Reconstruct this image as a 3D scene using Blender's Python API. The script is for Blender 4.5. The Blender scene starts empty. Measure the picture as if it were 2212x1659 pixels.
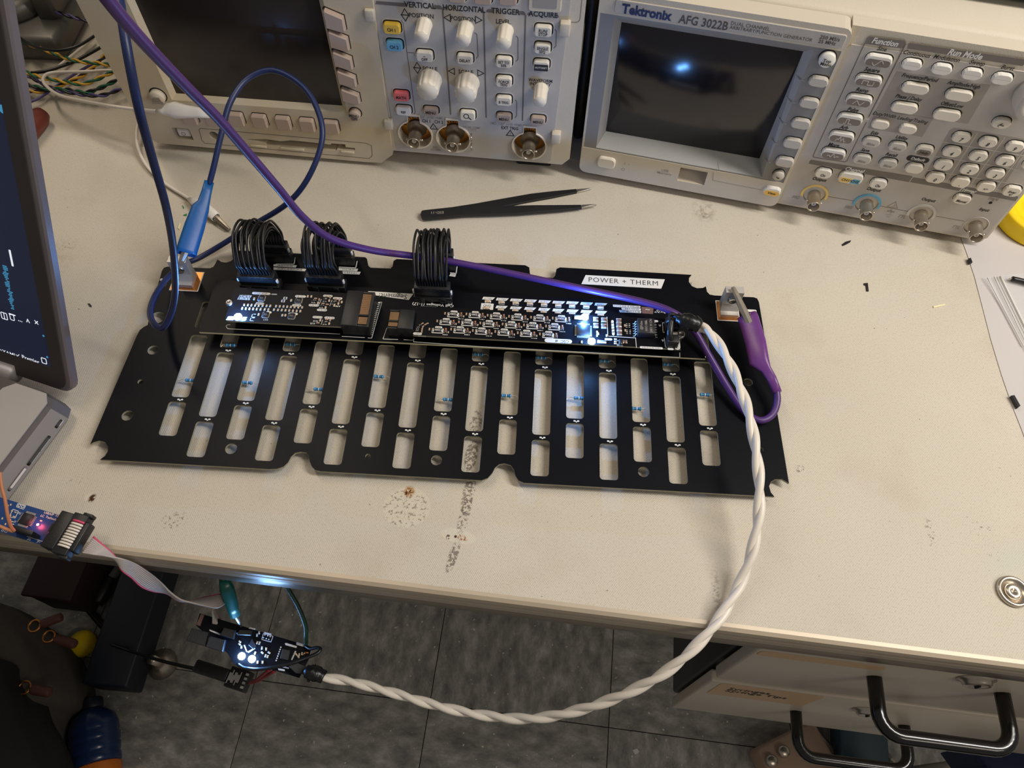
import bpy, bmesh, math, random
from mathutils import Vector, Matrix
from mathutils.geometry import tessellate_polygon
random.seed(7)
SC = bpy.context.scene
COL = SC.collection
PI = math.pi
# ------------------------------------------------------------------ camera
FPX, CX, CY = 1595.888, 1106.0, 829.5          # focal length and centre for the 2212 x 1659 frame
PITCH, ROLL, HC = 1.03385166, 0.02803663, 0.45  # looking down, slight roll, lens 45 cm above the worktop
def _rwc():
    M = Matrix(((1, 0, 0), (0, 0, -1), (0, 1, 0)))
    cp, sp = math.cos(PITCH), math.sin(PITCH)
    P = Matrix(((1, 0, 0), (0, cp, -sp), (0, sp, cp)))
    cr, sr = math.cos(ROLL), math.sin(ROLL)
    Q = Matrix(((cr, -sr, 0), (sr, cr, 0), (0, 0, 1)))
    return Q @ P @ M
RW = _rwc()                                     # world -> (right, down, forward)
CAMP = Vector((0, 0, HC))
cam_d = bpy.data.cameras.new('camera')
cam = bpy.data.objects.new('camera', cam_d); COL.objects.link(cam)
cam_d.sensor_fit = 'HORIZONTAL'; cam_d.sensor_width = 36.0
cam_d.lens = FPX / 2212 * 36.0
cam_d.clip_start = 0.01; cam_d.clip_end = 30
_r = RW
_cm = Matrix.Identity(4)
for i in range(3):
    _cm[i][0] = _r[0][i]; _cm[i][1] = -_r[1][i]; _cm[i][2] = -_r[2][i]
_cm.translation = CAMP
cam.matrix_world = _cm
SC.camera = cam
# ------------------------------------------------------------------ light
w = bpy.data.worlds.new('room_light'); SC.world = w; w.use_nodes = True
_bg = w.node_tree.nodes['Background']
_bg.inputs[0].default_value = (1.0, 0.93, 0.84, 1); _bg.inputs[1].default_value = 0.16
def area(name, loc, tgt, sx, sy, power, col):
    l = bpy.data.lights.new(name, 'AREA'); l.shape = 'RECTANGLE'; l.size = sx; l.size_y = sy
    l.energy = power; l.color = col
    o = bpy.data.objects.new(name, l); COL.objects.link(o); o.location = loc
    o.rotation_euler = (Vector(tgt) - Vector(loc)).to_track_quat('-Z', 'Y').to_euler()
    return o
WARM = (1.0, 0.90, 0.76)
area('ceiling_tube', (0.92, 0.16, 1.08), (0.7, 0.25, 0), 0.12, 0.9, 16, (1.0, 0.945, 0.87))
area('ceiling_tube', (-0.65, 0.95, 1.4), (-0.5, 0.7, 0), 0.10, 1.1, 7.0, (1.0, 0.85, 0.66))
area('ceiling_tube', (1.15, -0.85, 1.3), (0.75, 0.1, -.2), 0.8, 0.15, 5, WARM)
SC.view_settings.view_transform = 'Standard'; SC.view_settings.look = 'None'
SC.view_settings.gamma = 1.0; SC.view_settings.use_curve_mapping = False
SC.view_settings.exposure = 0.0
# ------------------------------------------------------------------ geometry helpers
def ray(px, py):
    c = Vector(((px - CX) / FPX, (py - CY) / FPX, 1.0))
    return RW.transposed() @ c
def at(px, py, z=0.0):
    d = ray(px, py); return CAMP + d * ((z - HC) / d.z)
def onp(px, py, p0, n):
    d = ray(px, py); return CAMP + d * ((Vector(p0) - CAMP).dot(n) / d.dot(n))
def crop(ox, oy, s):
    return lambda x, y: (ox + x / s, oy + y / s)
class Frame:
    """a thing's own axes: origin on the bench, x to its right, y away, z up"""
    def __init__(s, o, yaw):
        s.o = Vector(o); s.M = Matrix.Translation(s.o) @ Matrix.Rotation(math.radians(yaw), 4, 'Z')
        s.I = s.M.inverted(); s.yaw = math.radians(yaw)
    def yp(s, px, py, y=0.0):
        n = s.M.to_3x3() @ Vector((0, 1, 0))
        return s.I @ onp(px, py, s.o + n * y, n)
    def zp(s, px, py, z=0.0):
        return s.I @ at(px, py, s.o.z + z)
def FACE(x, y, z):        # local z of the piece points out of the front (-y)
    return Matrix(((1, 0, 0, x), (0, 0, -1, y), (0, 1, 0, z), (0, 0, 0, 1)))
def TR(x, y, z, rz=0.0, s=1.0):
    return Matrix.Translation((x, y, z)) @ Matrix.Rotation(rz, 4, 'Z') @ Matrix.Scale(s, 4)
WM = {}
class G:
    def __init__(s): s.v = []; s.f = []; s.mi = []; s.sm = []
    def add(s, vs, fs, mi=0, M=None, smooth=False):
        b = len(s.v)
        s.v += [(M @ Vector(p)) if M is not None else Vector(p) for p in vs]
        s.f += [tuple(b + i for i in f) for f in fs]
        n = len(fs); s.mi += (list(mi) if isinstance(mi, (list, tuple)) else [mi] * n); s.sm += [smooth] * n
        return s
    def box(s, c, d, mi=0, M=None):
        x, y, z = c; a, b, h = d[0] / 2, d[1] / 2, d[2] / 2
        vs = [(x + i * a, y + j * b, z + k * h) for i in (-1, 1) for j in (-1, 1) for k in (-1, 1)]
        return s.add(vs, [(0, 1, 3, 2), (4, 6, 7, 5), (0, 4, 5, 1), (2, 3, 7, 6), (0, 2, 6, 4), (1, 5, 7, 3)], mi, M)
    def rbox(s, c, d, r=0.001, seg=2, mi=0, M=None):
        bm = bmesh.new(); bmesh.ops.create_cube(bm, size=1)
        for v in bm.verts: v.co = Vector((v.co.x * d[0], v.co.y * d[1], v.co.z * d[2]))
        r = min(r, min(d) * .49)
        bmesh.ops.bevel(bm, geom=bm.edges[:], offset=r, segments=seg, affect='EDGES', profile=0.5)
        bm.verts.index_update()
        vs = [v.co + Vector(c) for v in bm.verts]; fs = [tuple(v.index for v in f.verts) for f in bm.faces]
        bm.free(); return s.add(vs, fs, mi, M, True)
    def prism(s, out, z0, z1, mi=0, mside=None, holes=(), M=None, cham=0.0, bottom=True, smooth=False):
        """flat outline (x, y) with holes, from z0 up to z1; chamfered top when there are no holes"""
        loops = [list(out)] + [list(h) for h in holes]
        pts = [p for l in loops for p in l]; n = len(pts)
        tris = tessellate_polygon([[Vector((p[0], p[1], 0)) for p in l] for l in loops])
        top = []
        for t in tris:
            a, b, c = (Vector(pts[i][:2]) for i in t)
            cr = (b - a).cross(c - a)
            top.append(t if cr > 0 else (t[0], t[2], t[1]))
        ms = mi if mside is None else mside
        vs = []; fs = []; mm = []; sm = []
        if cham > 0:
            cx = sum(p[0] for p in out) / len(out); cy = sum(p[1] for p in out) / len(out)
            m = len(out); q = []
            for i in range(m):
                a, b, c = Vector(out[i - 1][:2]), Vector(out[i][:2]), Vector(out[(i + 1) % m][:2])
                d1 = (b - a); d2 = (c - b)
                n1 = Vector((-d1.y, d1.x)); n2 = Vector((-d2.y, d2.x))
                nn = (n1.normalized() if n1.length > 1e-9 else Vector((0, 0))) + (n2.normalized() if n2.length > 1e-9 else Vector((0, 0)))
                if nn.length > 1e-9: nn.normalize()
                if nn.dot(Vector((cx, cy)) - b) < 0 and m < 9: nn = -nn
                q.append(b + nn * cham)
            vs = [(p[0], p[1], z0) for p in out] + [(p[0], p[1], z1 - cham) for p in out] + [(p.x, p.y, z1) for p in q]
            for k in (0, 1):
                for i in range(m):
                    j = (i + 1) % m
                    fs.append((k * m + i, k * m + j, (k + 1) * m + j, (k + 1) * m + i)); mm.append(ms); sm.append(True)
            for t in top: fs.append(tuple(2 * m + i for i in t)); mm.append(mi); sm.append(False)
            if bottom:
                for t in top: fs.append((t[0], t[2], t[1])); mm.append(ms); sm.append(False)
        else:
            vs = [(p[0], p[1], z1) for p in pts] + [(p[0], p[1], z0) for p in pts]
            for t in top:
                fs.append(t); mm.append(mi)
                if bottom: fs.append((n + t[0], n + t[2], n + t[1])); mm.append(mi)
            o = 0
            for l in loops:
                m = len(l); ar = sum(l[i - 1][0] * l[i][1] - l[i][0] * l[i - 1][1] for i in range(m))
                ccw = (ar > 0) == (l is loops[0])
                for i in range(m):
                    j = (i + 1) % m
                    f = (o + i, n + o + i, n + o + j, o + j)
                    fs.append(f if ccw else f[::-1]); mm.append(ms)
                o += m
        return s.add(vs, fs, mm, M, smooth)
    def lathe(s, prof, n=24, mi=0, M=None, smooth=True, caps=True):
        vs = []; fs = []; k = len(prof); mm = []
        for r, z in prof:
            for i in range(n):
                a = 2 * PI * i / n; vs.append((r * math.cos(a), r * math.sin(a), z))
        for j in range(k - 1):
            for i in range(n):
                i2 = (i + 1) % n
                fs.append((j * n + i, j * n + i2, (j + 1) * n + i2, (j + 1) * n + i))
        if caps:
            fs.append(tuple(range(n))[::-1]); fs.append(tuple((k - 1) * n + i for i in range(n)))
        return s.add(vs, fs, mi, M, smooth)
    def cyl(s, a, b, r, r2=None, n=12, mi=0, M=None, smooth=True):
        a, b = Vector(a), Vector(b); d = b - a; q = d.to_track_quat('Z', 'Y').to_matrix().to_4x4()
        T = Matrix.Translation(a) @ q
        if M is not None: T = M @ T
        return s.lathe([(r, 0), (r if r2 is None else r2, d.length)], n, mi, T, smooth)
    def tube(s, pts, r, n=8, mi=0, M=None, sub=6, cap=True, close=False):
        P = spline(pts, sub) if sub > 1 else [Vector(p) for p in pts]
        R_ = r if isinstance(r, (list, tuple)) else None
        k = len(P); vs = []; fs = []
        up = None
        for i in range(k):
            t = (P[min(i + 1, k - 1)] - P[max(i - 1, 0)])
            t = t.normalized() if t.length > 1e-12 else Vector((0, 0, 1))
            if up is None:
                up = t.orthogonal().normalized()
            else:
                up = up - t * up.dot(t)
                up = up.normalized() if up.length > 1e-9 else t.orthogonal().normalized()
            sd = t.cross(up)
            if R_:
                u = i / (k - 1) * (len(R_) - 1); a = min(int(u), len(R_) - 2); rr = R_[a] + (R_[a + 1] - R_[a]) * (u - a)
            else: rr = r
            for j in range(n):
                a = 2 * PI * j / n; vs.append(P[i] + (up * math.cos(a) + sd * math.sin(a)) * rr)
        for i in range(k - 1):
            for j in range(n):
                j2 = (j + 1) % n; fs.append((i * n + j, i * n + j2, (i + 1) * n + j2, (i + 1) * n + j))
        if cap: fs.append(tuple(range(n))[::-1]); fs.append(tuple((k - 1) * n + i for i in range(n)))
        return s.add(vs, fs, mi, M, True)
    def loft(s, rings, mi=0, M=None, smooth=True, cap=True):
        n = len(rings[0]); vs = [p for r in rings for p in r]; fs = []
        for i in range(len(rings) - 1):
            for j in range(n):
                j2 = (j + 1) % n; fs.append((i * n + j, i * n + j2, (i + 1) * n + j2, (i + 1) * n + j))
        if cap: fs.append(tuple(range(n))[::-1]); fs.append(tuple((len(rings) - 1) * n + j for j in range(n)))
        return s.add(vs, fs, mi, M, smooth)
    def ball(s, c, r, mi=0, M=None, n=10, sc=(1, 1, 1)):
        pr = [(max(1e-5, math.sin(PI * i / 6)) * r, -math.cos(PI * i / 6) * r) for i in range(7)]
        T = Matrix.Translation(c) @ Matrix.Diagonal((*sc, 1))
        if M is not None: T = M @ T
        return s.lathe(pr, n, mi, T, True, False)
    def text(s, txt, size, M, mi=0, align='CENTER', bold=0.0, sx=1.0, shear=0.0, track=1.0):
        vs, fs = glyphs(txt, align, bold, shear, track)
        return s.add([(p[0] * size * sx, p[1] * size, 0) for p in vs], fs, mi, M)
    def mesh(s, name, mats, I=None):
        me = bpy.data.meshes.new(name)
        me.from_pydata([(I @ p) if I is not None else p for p in s.v], [], s.f)
        for m in (mats if isinstance(mats, (list, tuple)) else [mats]): me.materials.append(m)
        me.polygons.foreach_set('material_index', s.mi); me.polygons.foreach_set('use_smooth', s.sm)
        me.update(); return me
    def obj(s, name, mats, parent=None, world=False):
        I = None
        if parent is not None and world: I = WM[parent].inverted()
        return put(name, s.mesh(name, mats, I), parent)
def put(name, me, parent=None, M=None):
    o = bpy.data.objects.new(name, me); COL.objects.link(o)
    if parent is not None: o.parent = parent
    if M is not None: o.matrix_local = M
    WM[o] = (WM[parent] if parent is not None else Matrix.Identity(4)) @ (M if M is not None else Matrix.Identity(4))
    return o
_gc = {}
def glyphs(txt, align, bold, shear, track=1.0):
    k = (txt, align, bold, shear, track)
    if k not in _gc:
        cu = bpy.data.curves.new('glyphs', 'FONT'); cu.body = txt; cu.align_x = align; cu.align_y = 'CENTER'
        cu.size = 1.0; cu.offset = bold; cu.shear = shear; cu.space_line = .82; cu.resolution_u = 2; cu.space_character = track
        o = bpy.data.objects.new('glyphs', cu); COL.objects.link(o)
        dg = bpy.context.evaluated_depsgraph_get(); dg.update()
        me = bpy.data.meshes.new_from_object(o.evaluated_get(dg))
        _gc[k] = ([tuple(v.co) for v in me.vertices], [tuple(p.vertices) for p in me.polygons])
        bpy.data.objects.remove(o); bpy.data.curves.remove(cu); bpy.data.meshes.remove(me)
    return _gc[k]
def spline(pts, sub=6):
    P = [Vector(p) for p in pts]
    if len(P) < 3: return P
    P = [P[0] * 2 - P[1]] + P + [P[-1] * 2 - P[-2]]; out = []
    for i in range(1, len(P) - 2):
        a, b, c, d = P[i - 1:i + 3]
        for k in range(sub):
            t = k / sub
            out.append(.5 * ((2 * b) + (c - a) * t + (2 * a - 5 * b + 4 * c - d) * t * t + (3 * b - a - 3 * c + d) * t ** 3))
    out.append(P[-2]); return out
def rr(w_, h_, r, n=5):
    r = min(r, w_ / 2 * .999, h_ / 2 * .999); o = []
    for cx, cy, a0 in ((w_ / 2 - r, h_ / 2 - r, 0), (-w_ / 2 + r, h_ / 2 - r, 90), (-w_ / 2 + r, -h_ / 2 + r, 180), (w_ / 2 - r, -h_ / 2 + r, 270)):
        for i in range(n):
            a = math.radians(a0 + 90 * i / (n - 1)); o.append((cx + r * math.cos(a), cy + r * math.sin(a)))
    return o
def circ(x, y, r, n=20, ry=None):
    ry = ry or r
    return [(x + r * math.cos(2 * PI * i / n), y + ry * math.sin(2 * PI * i / n)) for i in range(n)]
def sh(o, x, y): return [(p[0] + x, p[1] + y) for p in o]
def thing(name, label, cat, loc=(0, 0, 0), yaw=0.0, group=None):
    o = bpy.data.objects.new(name, None); COL.objects.link(o); o.empty_display_size = .02
    o.location = loc; o.rotation_euler = (0, 0, math.radians(yaw))
    WM[o] = Matrix.Translation(loc) @ Matrix.Rotation(math.radians(yaw), 4, 'Z')
    return tag(o, label, cat, group)
def tag(o, label, cat, group=None, kind=None):
    o['label'] = label; o['category'] = cat
    if group: o['group'] = group
    if kind: o['kind'] = kind
    return o
def stuff(o): o['kind'] = 'stuff'; return o
def thing_at(name, label, cat, F, group=None):
    return thing(name, label, cat, F.o, math.degrees(F.yaw), group)
def solo(name, g, mats, label, cat, group=None):
    """a thing of one mesh, origin at the base of it, built in world space"""
    c = Vector((sum(p.x for p in g.v) / len(g.v), sum(p.y for p in g.v) / len(g.v), min(p.z for p in g.v)))
    M = Matrix.Translation(c)
    o = put(name, g.mesh(name, mats, M.inverted()), None, M)
    return tag(o, label, cat, group)
# ------------------------------------------------------------------ materials
def srgb(r, g, b):
    f = lambda c: (c / 255 / 12.92) if c / 255 <= .04045 else ((c / 255 + .055) / 1.055) ** 2.4
    return (f(r), f(g), f(b), 1)
def mat(name, c, rough=.5, metal=0.0, var=.08, scale=60, bump=0.0, bscale=400, spec=.5, emit=None, es=0.0, alpha=None, trans=0.0, coat=0.0):
    m = bpy.data.materials.new(name); m.use_nodes = True; nt = m.node_tree; b = nt.nodes['Principled BSDF']
    c = c if len(c) == 4 else (*c, 1)
    b.inputs['Base Color'].default_value = c; b.inputs['Roughness'].default_value = rough; b.inputs['Metallic'].default_value = metal
    b.inputs['Specular IOR Level'].default_value = spec
    if coat: b.inputs['Coat Weight'].default_value = coat
    if trans: b.inputs['Transmission Weight'].default_value = trans
    if alpha is not None: b.inputs['Alpha'].default_value = alpha
    if emit: b.inputs['Emission Color'].default_value = (*emit[:3], 1); b.inputs['Emission Strength'].default_value = es
    if var or bump:
        tc = nt.nodes.new('ShaderNodeTexCoord')
    if var:
        n = nt.nodes.new('ShaderNodeTexNoise'); n.inputs['Scale'].default_value = scale; n.inputs['Detail'].default_value = 5
        nt.links.new(tc.outputs['Object'], n.inputs['Vector'])
        mx = nt.nodes.new('ShaderNodeMix'); mx.data_type = 'RGBA'
        mx.inputs[6].default_value = tuple(x * (1 - var) for x in c[:3]) + (1,); mx.inputs[7].default_value = tuple(min(1, x * (1 + var)) for x in c[:3]) + (1,)
        nt.links.new(n.outputs['Fac'], mx.inputs[0]); nt.links.new(mx.outputs[2], b.inputs['Base Color'])
    if bump:
        n2 = nt.nodes.new('ShaderNodeTexNoise'); n2.inputs['Scale'].default_value = bscale; n2.inputs['Detail'].default_value = 3
        nt.links.new(tc.outputs['Object'], n2.inputs['Vector'])
        bp = nt.nodes.new('ShaderNodeBump'); bp.inputs['Strength'].default_value = bump; bp.inputs['Distance'].default_value = .0006
        nt.links.new(n2.outputs['Fac'], bp.inputs['Height']); nt.links.new(bp.outputs['Normal'], b.inputs['Normal'])
    return m
MT = {}
def defm(k, *a, **kw): MT[k] = mat(k, *a, **kw)
defm('case_beige', srgb(206, 196, 178), .55, bump=.25, bscale=1800, var=.03)
defm('case_warm', srgb(204, 190, 163), .55, bump=.25, bscale=1800, var=.03)
defm('panel_grey', srgb(186, 180, 172), .6, bump=.2, bscale=1500, var=.03)
defm('button_cream', srgb(226, 218, 203), .42, var=.03)
defm('button_white', srgb(232, 228, 220), .4, var=.03)
defm('button_taupe', srgb(178, 158, 144), .5, var=.04)
defm('button_grey', srgb(196, 190, 180), .45, var=.03)
defm('button_band', srgb(122, 112, 104), .5, var=.03)
defm('button_yellow', srgb(240, 196, 70), .42, var=.03)
defm('button_blue', srgb(112, 180, 214), .42, var=.03)
defm('button_pink', srgb(232, 112, 112), .42, var=.03)
defm('print_black', srgb(40, 36, 34), .6, var=0)
defm('print_grey', srgb(112, 104, 98), .6, var=0)
defm('print_navy', srgb(26, 26, 74), .5, var=0)
defm('print_red', srgb(200, 60, 60), .5, var=0)
defm('print_white', srgb(232, 230, 224), .55, var=0)
defm('print_faint', srgb(150, 143, 134), .6, var=0)
defm('zone_grey', srgb(158, 151, 143), .6, var=.02)
defm('zone_light', srgb(205, 200, 190), .6, var=.02)
defm('bar_grey', srgb(120, 113, 106), .55, var=.02)
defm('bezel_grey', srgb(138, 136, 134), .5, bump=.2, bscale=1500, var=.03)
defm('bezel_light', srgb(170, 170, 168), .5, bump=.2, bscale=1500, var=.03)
defm('ring_yellow', srgb(238, 205, 120), .5, var=0)
defm('ring_blue', srgb(100, 170, 200), .5, var=0)
defm('dark_slot', srgb(24, 22, 21), .7, var=0)
defm('screen_brown', srgb(38, 33, 31), .28, var=.15, scale=6, spec=.35)
defm('screen_navy', srgb(22, 20, 25), .17, var=.1, scale=8, spec=.6)
defm('nickel', srgb(196, 186, 172), .3, .9, var=.12, scale=200)
defm('steel', srgb(190, 186, 180), .3, 1.0, var=.08, scale=200)
defm('aluminium', srgb(214, 210, 204), .5, .75, var=.1, scale=150, bump=.1, bscale=900)
defm('brass', srgb(190, 132, 60), .38, 1.0, var=.15, scale=300)
defm('copper', srgb(206, 138, 78), .35, 1.0, var=.2, scale=200)
defm('gold_pin', srgb(150, 120, 92), .4, .8, var=.15, scale=800)
defm('tin', srgb(206, 200, 192), .35, .7, var=.1, scale=500)
defm('mask_black', srgb(11, 12, 17), .4, spec=.13, var=.12, scale=90, bump=.05, bscale=700)
defm('mask_blue', srgb(22, 60, 118), .35, var=.1, scale=90)
defm('fr4', srgb(222, 216, 172), .6, var=.1, scale=200)
defm('fr4_grey', srgb(150, 146, 124), .6, var=.1, scale=200)
defm('silk', srgb(222, 220, 214), .6, var=0)
defm('silk_dim', srgb(176, 174, 170), .6, var=0)
defm('plastic_black', srgb(25, 25, 27), .45, bump=.15, bscale=1200, var=.1)
defm('chip_black', srgb(34, 33, 36), .45, var=.1)
defm('chip_frame', srgb(196, 190, 180), .5, var=0)
defm('chip_print', srgb(150, 148, 150), .6, var=0)
defm('cap_tan', srgb(176, 122, 84), .5, var=.1)
defm('cap_brown', srgb(112, 84, 74), .5, var=.1)
defm('cap_cream', srgb(206, 176, 140), .5, var=.1)
defm('resistor_blue', srgb(64, 140, 188), .4, var=.06)
defm('resistor_band', srgb(28, 58, 92), .4, var=0)
defm('wire_black', srgb(22, 22, 24), .36, var=.1)
defm('wire_blue', srgb(26, 40, 84), .42, var=.08)
defm('wire_purple', srgb(76, 43, 110), .4, var=.08)
defm('wire_white', srgb(226, 218, 206), .38, var=.03)
defm('wire_green', srgb(20, 100, 66), .45, var=.06)
defm('wire_dark_green', srgb(18, 58, 42), .45, var=.06)
defm('wire_yellow', srgb(222, 170, 52), .45, var=.06)
defm('wire_violet', srgb(92, 80, 134), .45, var=.06)
defm('wire_orange', srgb(186, 122, 84), .5, var=.06)
defm('wire_red', srgb(150, 36, 44), .5, var=.06)
defm('boot_blue', srgb(6, 84, 148), .42, var=.06, bump=.1)
defm('boot_purple', srgb(106, 56, 128), .34, var=.06, bump=.1)
defm('boot_white', srgb(228, 222, 212), .4, var=.03)
defm('boot_green', srgb(10, 92, 84), .3, var=.06)
defm('ribbon_grey', srgb(176, 166, 160), .45, var=.05)
defm('ribbon_pink', srgb(206, 70, 104), .45, var=.05)
defm('tape_black', srgb(18, 18, 20), .33, var=.1, bump=.2)
defm('led_white', (0.8, 0.9, 1, 1), .3, var=0, emit=(.42, .68, 1), es=110)
defm('led_red', (1, .2, .2, 1), .3, var=0, emit=(1, .12, .16), es=60)
defm('dark_navy', srgb(26, 32, 44), .5, var=.1, scale=20)
defm('teal_metal', srgb(42, 66, 80), .5, var=.1, scale=20)
defm('teal_case', srgb(18, 66, 74), .5, var=.1, scale=20)
defm('laptop_grey', srgb(128, 122, 122), .42, .35, var=.05)
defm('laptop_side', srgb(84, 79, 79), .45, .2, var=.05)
defm('laptop_lid', srgb(112, 105, 110), .42, .2, var=.05)
defm('laptop_bezel', srgb(52, 46, 47), .55, var=.08)
defm('laptop_deck', srgb(176, 172, 170), .45, .3, var=.04)
defm('port_dark', srgb(14, 13, 14), .6, var=0)
defm('yellow_plastic', srgb(250, 214, 10), .5, var=.03)
defm('paper_grey', srgb(196, 190, 188), .7, var=.03, scale=15)
defm('label_tan', srgb(206, 172, 136), .55, var=.04)
defm('drawer_paint', srgb(200, 188, 171), .36, var=.03, scale=8)
defm('drawer_side', srgb(30, 30, 34), .5, var=.08)
defm('handle_black', srgb(14, 13, 14), .22, var=.05, coat=.3)
defm('maroon_plastic', srgb(96, 40, 28), .4, var=.06)
defm('cast_grey', srgb(96, 94, 88), .42, .35, var=.12, scale=40)
defm('bag_fabric', srgb(78, 72, 66), .9, var=.15, scale=60, bump=.4, bscale=900)
defm('bag_dark', srgb(26, 24, 23), .9, var=.15, scale=60, bump=.4, bscale=900)
defm('leather_brown', srgb(88, 50, 44), .6, var=.1)
defm('bottle_blue', srgb(26, 46, 84), .25, var=.2, scale=20)
defm('bottle_orange', srgb(206, 112, 30), .3, var=.1)
defm('flare_tinted_box', srgb(44, 26, 26), .7, var=.1)  # dark box; the red tint is LED flare put into the colour
defm('blue_fabric', srgb(26, 36, 70), .85, var=.12, scale=50)
defm('bracket_beige', srgb(178, 150, 130), .5, .1, var=.08, scale=30)
defm('scrap_cream', srgb(232, 224, 182), .6, var=.04)
defm('scrap_green', srgb(20, 130, 80), .6, var=.04)
# ------------------------------------------------------------------ floor
FZ = -0.91
def mat_floor():
    m = bpy.data.materials.new('vinyl_tile'); m.use_nodes = True; nt = m.node_tree; b = nt.nodes['Principled BSDF']
    tc = nt.nodes.new('ShaderNodeTexCoord')
    n1 = nt.nodes.new('ShaderNodeTexNoise'); n1.inputs['Scale'].default_value = 38; n1.inputs['Detail'].default_value = 6; n1.inputs['Roughness'].default_value = .65
    r1 = nt.nodes.new('ShaderNodeValToRGB'); e = r1.color_ramp.elements
    e[0].position = .32; e[0].color = srgb(112, 111, 109); e[1].position = .72; e[1].color = srgb(200, 196, 188)
    x = r1.color_ramp.elements.new(.5); x.color = srgb(150, 148, 143)
    mp = nt.nodes.new('ShaderNodeMapping'); mp.inputs['Scale'].default_value = (1, .55, 1); mp.inputs['Rotation'].default_value = (0, 0, .5)
    nt.links.new(tc.outputs['Object'], mp.inputs[0]); nt.links.new(mp.outputs[0], n1.inputs['Vector']); nt.links.new(n1.outputs['Fac'], r1.inputs[0])
    n2 = nt.nodes.new('ShaderNodeTexNoise'); n2.inputs['Scale'].default_value = 120; n2.inputs['Detail'].default_value = 2
    nt.links.new(tc.outputs['Object'], n2.inputs['Vector'])
    mr = nt.nodes.new('ShaderNodeMapRange'); mr.inputs[1].default_value = .69; mr.inputs[2].default_value = .74
    nt.links.new(n2.outputs['Fac'], mr.inputs[0])
    mx = nt.nodes.new('ShaderNodeMix'); mx.data_type = 'RGBA'; mx.inputs[7].default_value = srgb(226, 220, 208)
    nt.links.new(mr.outputs[0], mx.inputs[0]); nt.links.new(r1.outputs[0], mx.inputs[6]); nt.links.new(mx.outputs[2], b.inputs['Base Color'])
    b.inputs['Roughness'].default_value = .45
    return m
MT['vinyl_tile'] = mat_floor()
FF = Frame(at(604, 1281, FZ), -5.6)
fl = put('floor', G().box((0, 0, -.02), (6, 5, .03)).mesh('floor', MT['port_dark']), None, FF.M)
fl['kind'] = 'structure'; fl['label'] = 'dark grey mottled vinyl tile floor under the bench'
TS = .3048
_t = G().prism([(-.5 * TS + .0006, -.5 * TS + .0006), (.5 * TS - .0006, -.5 * TS + .0006), (.5 * TS - .0006, .5 * TS - .0006), (-.5 * TS + .0006, .5 * TS - .0006)], -.005, 0, cham=.0006).mesh('tile', MT['vinyl_tile'])
yj = FF.zp(1600, 1610)[1]
for i in range(-4, 6):
    for j in range(-2, 4):
        put('tile', _t, fl, TR((i + .5) * TS, yj + (j + .5) * TS, 0, random.choice((0, PI / 2, PI, -PI / 2))))
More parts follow.
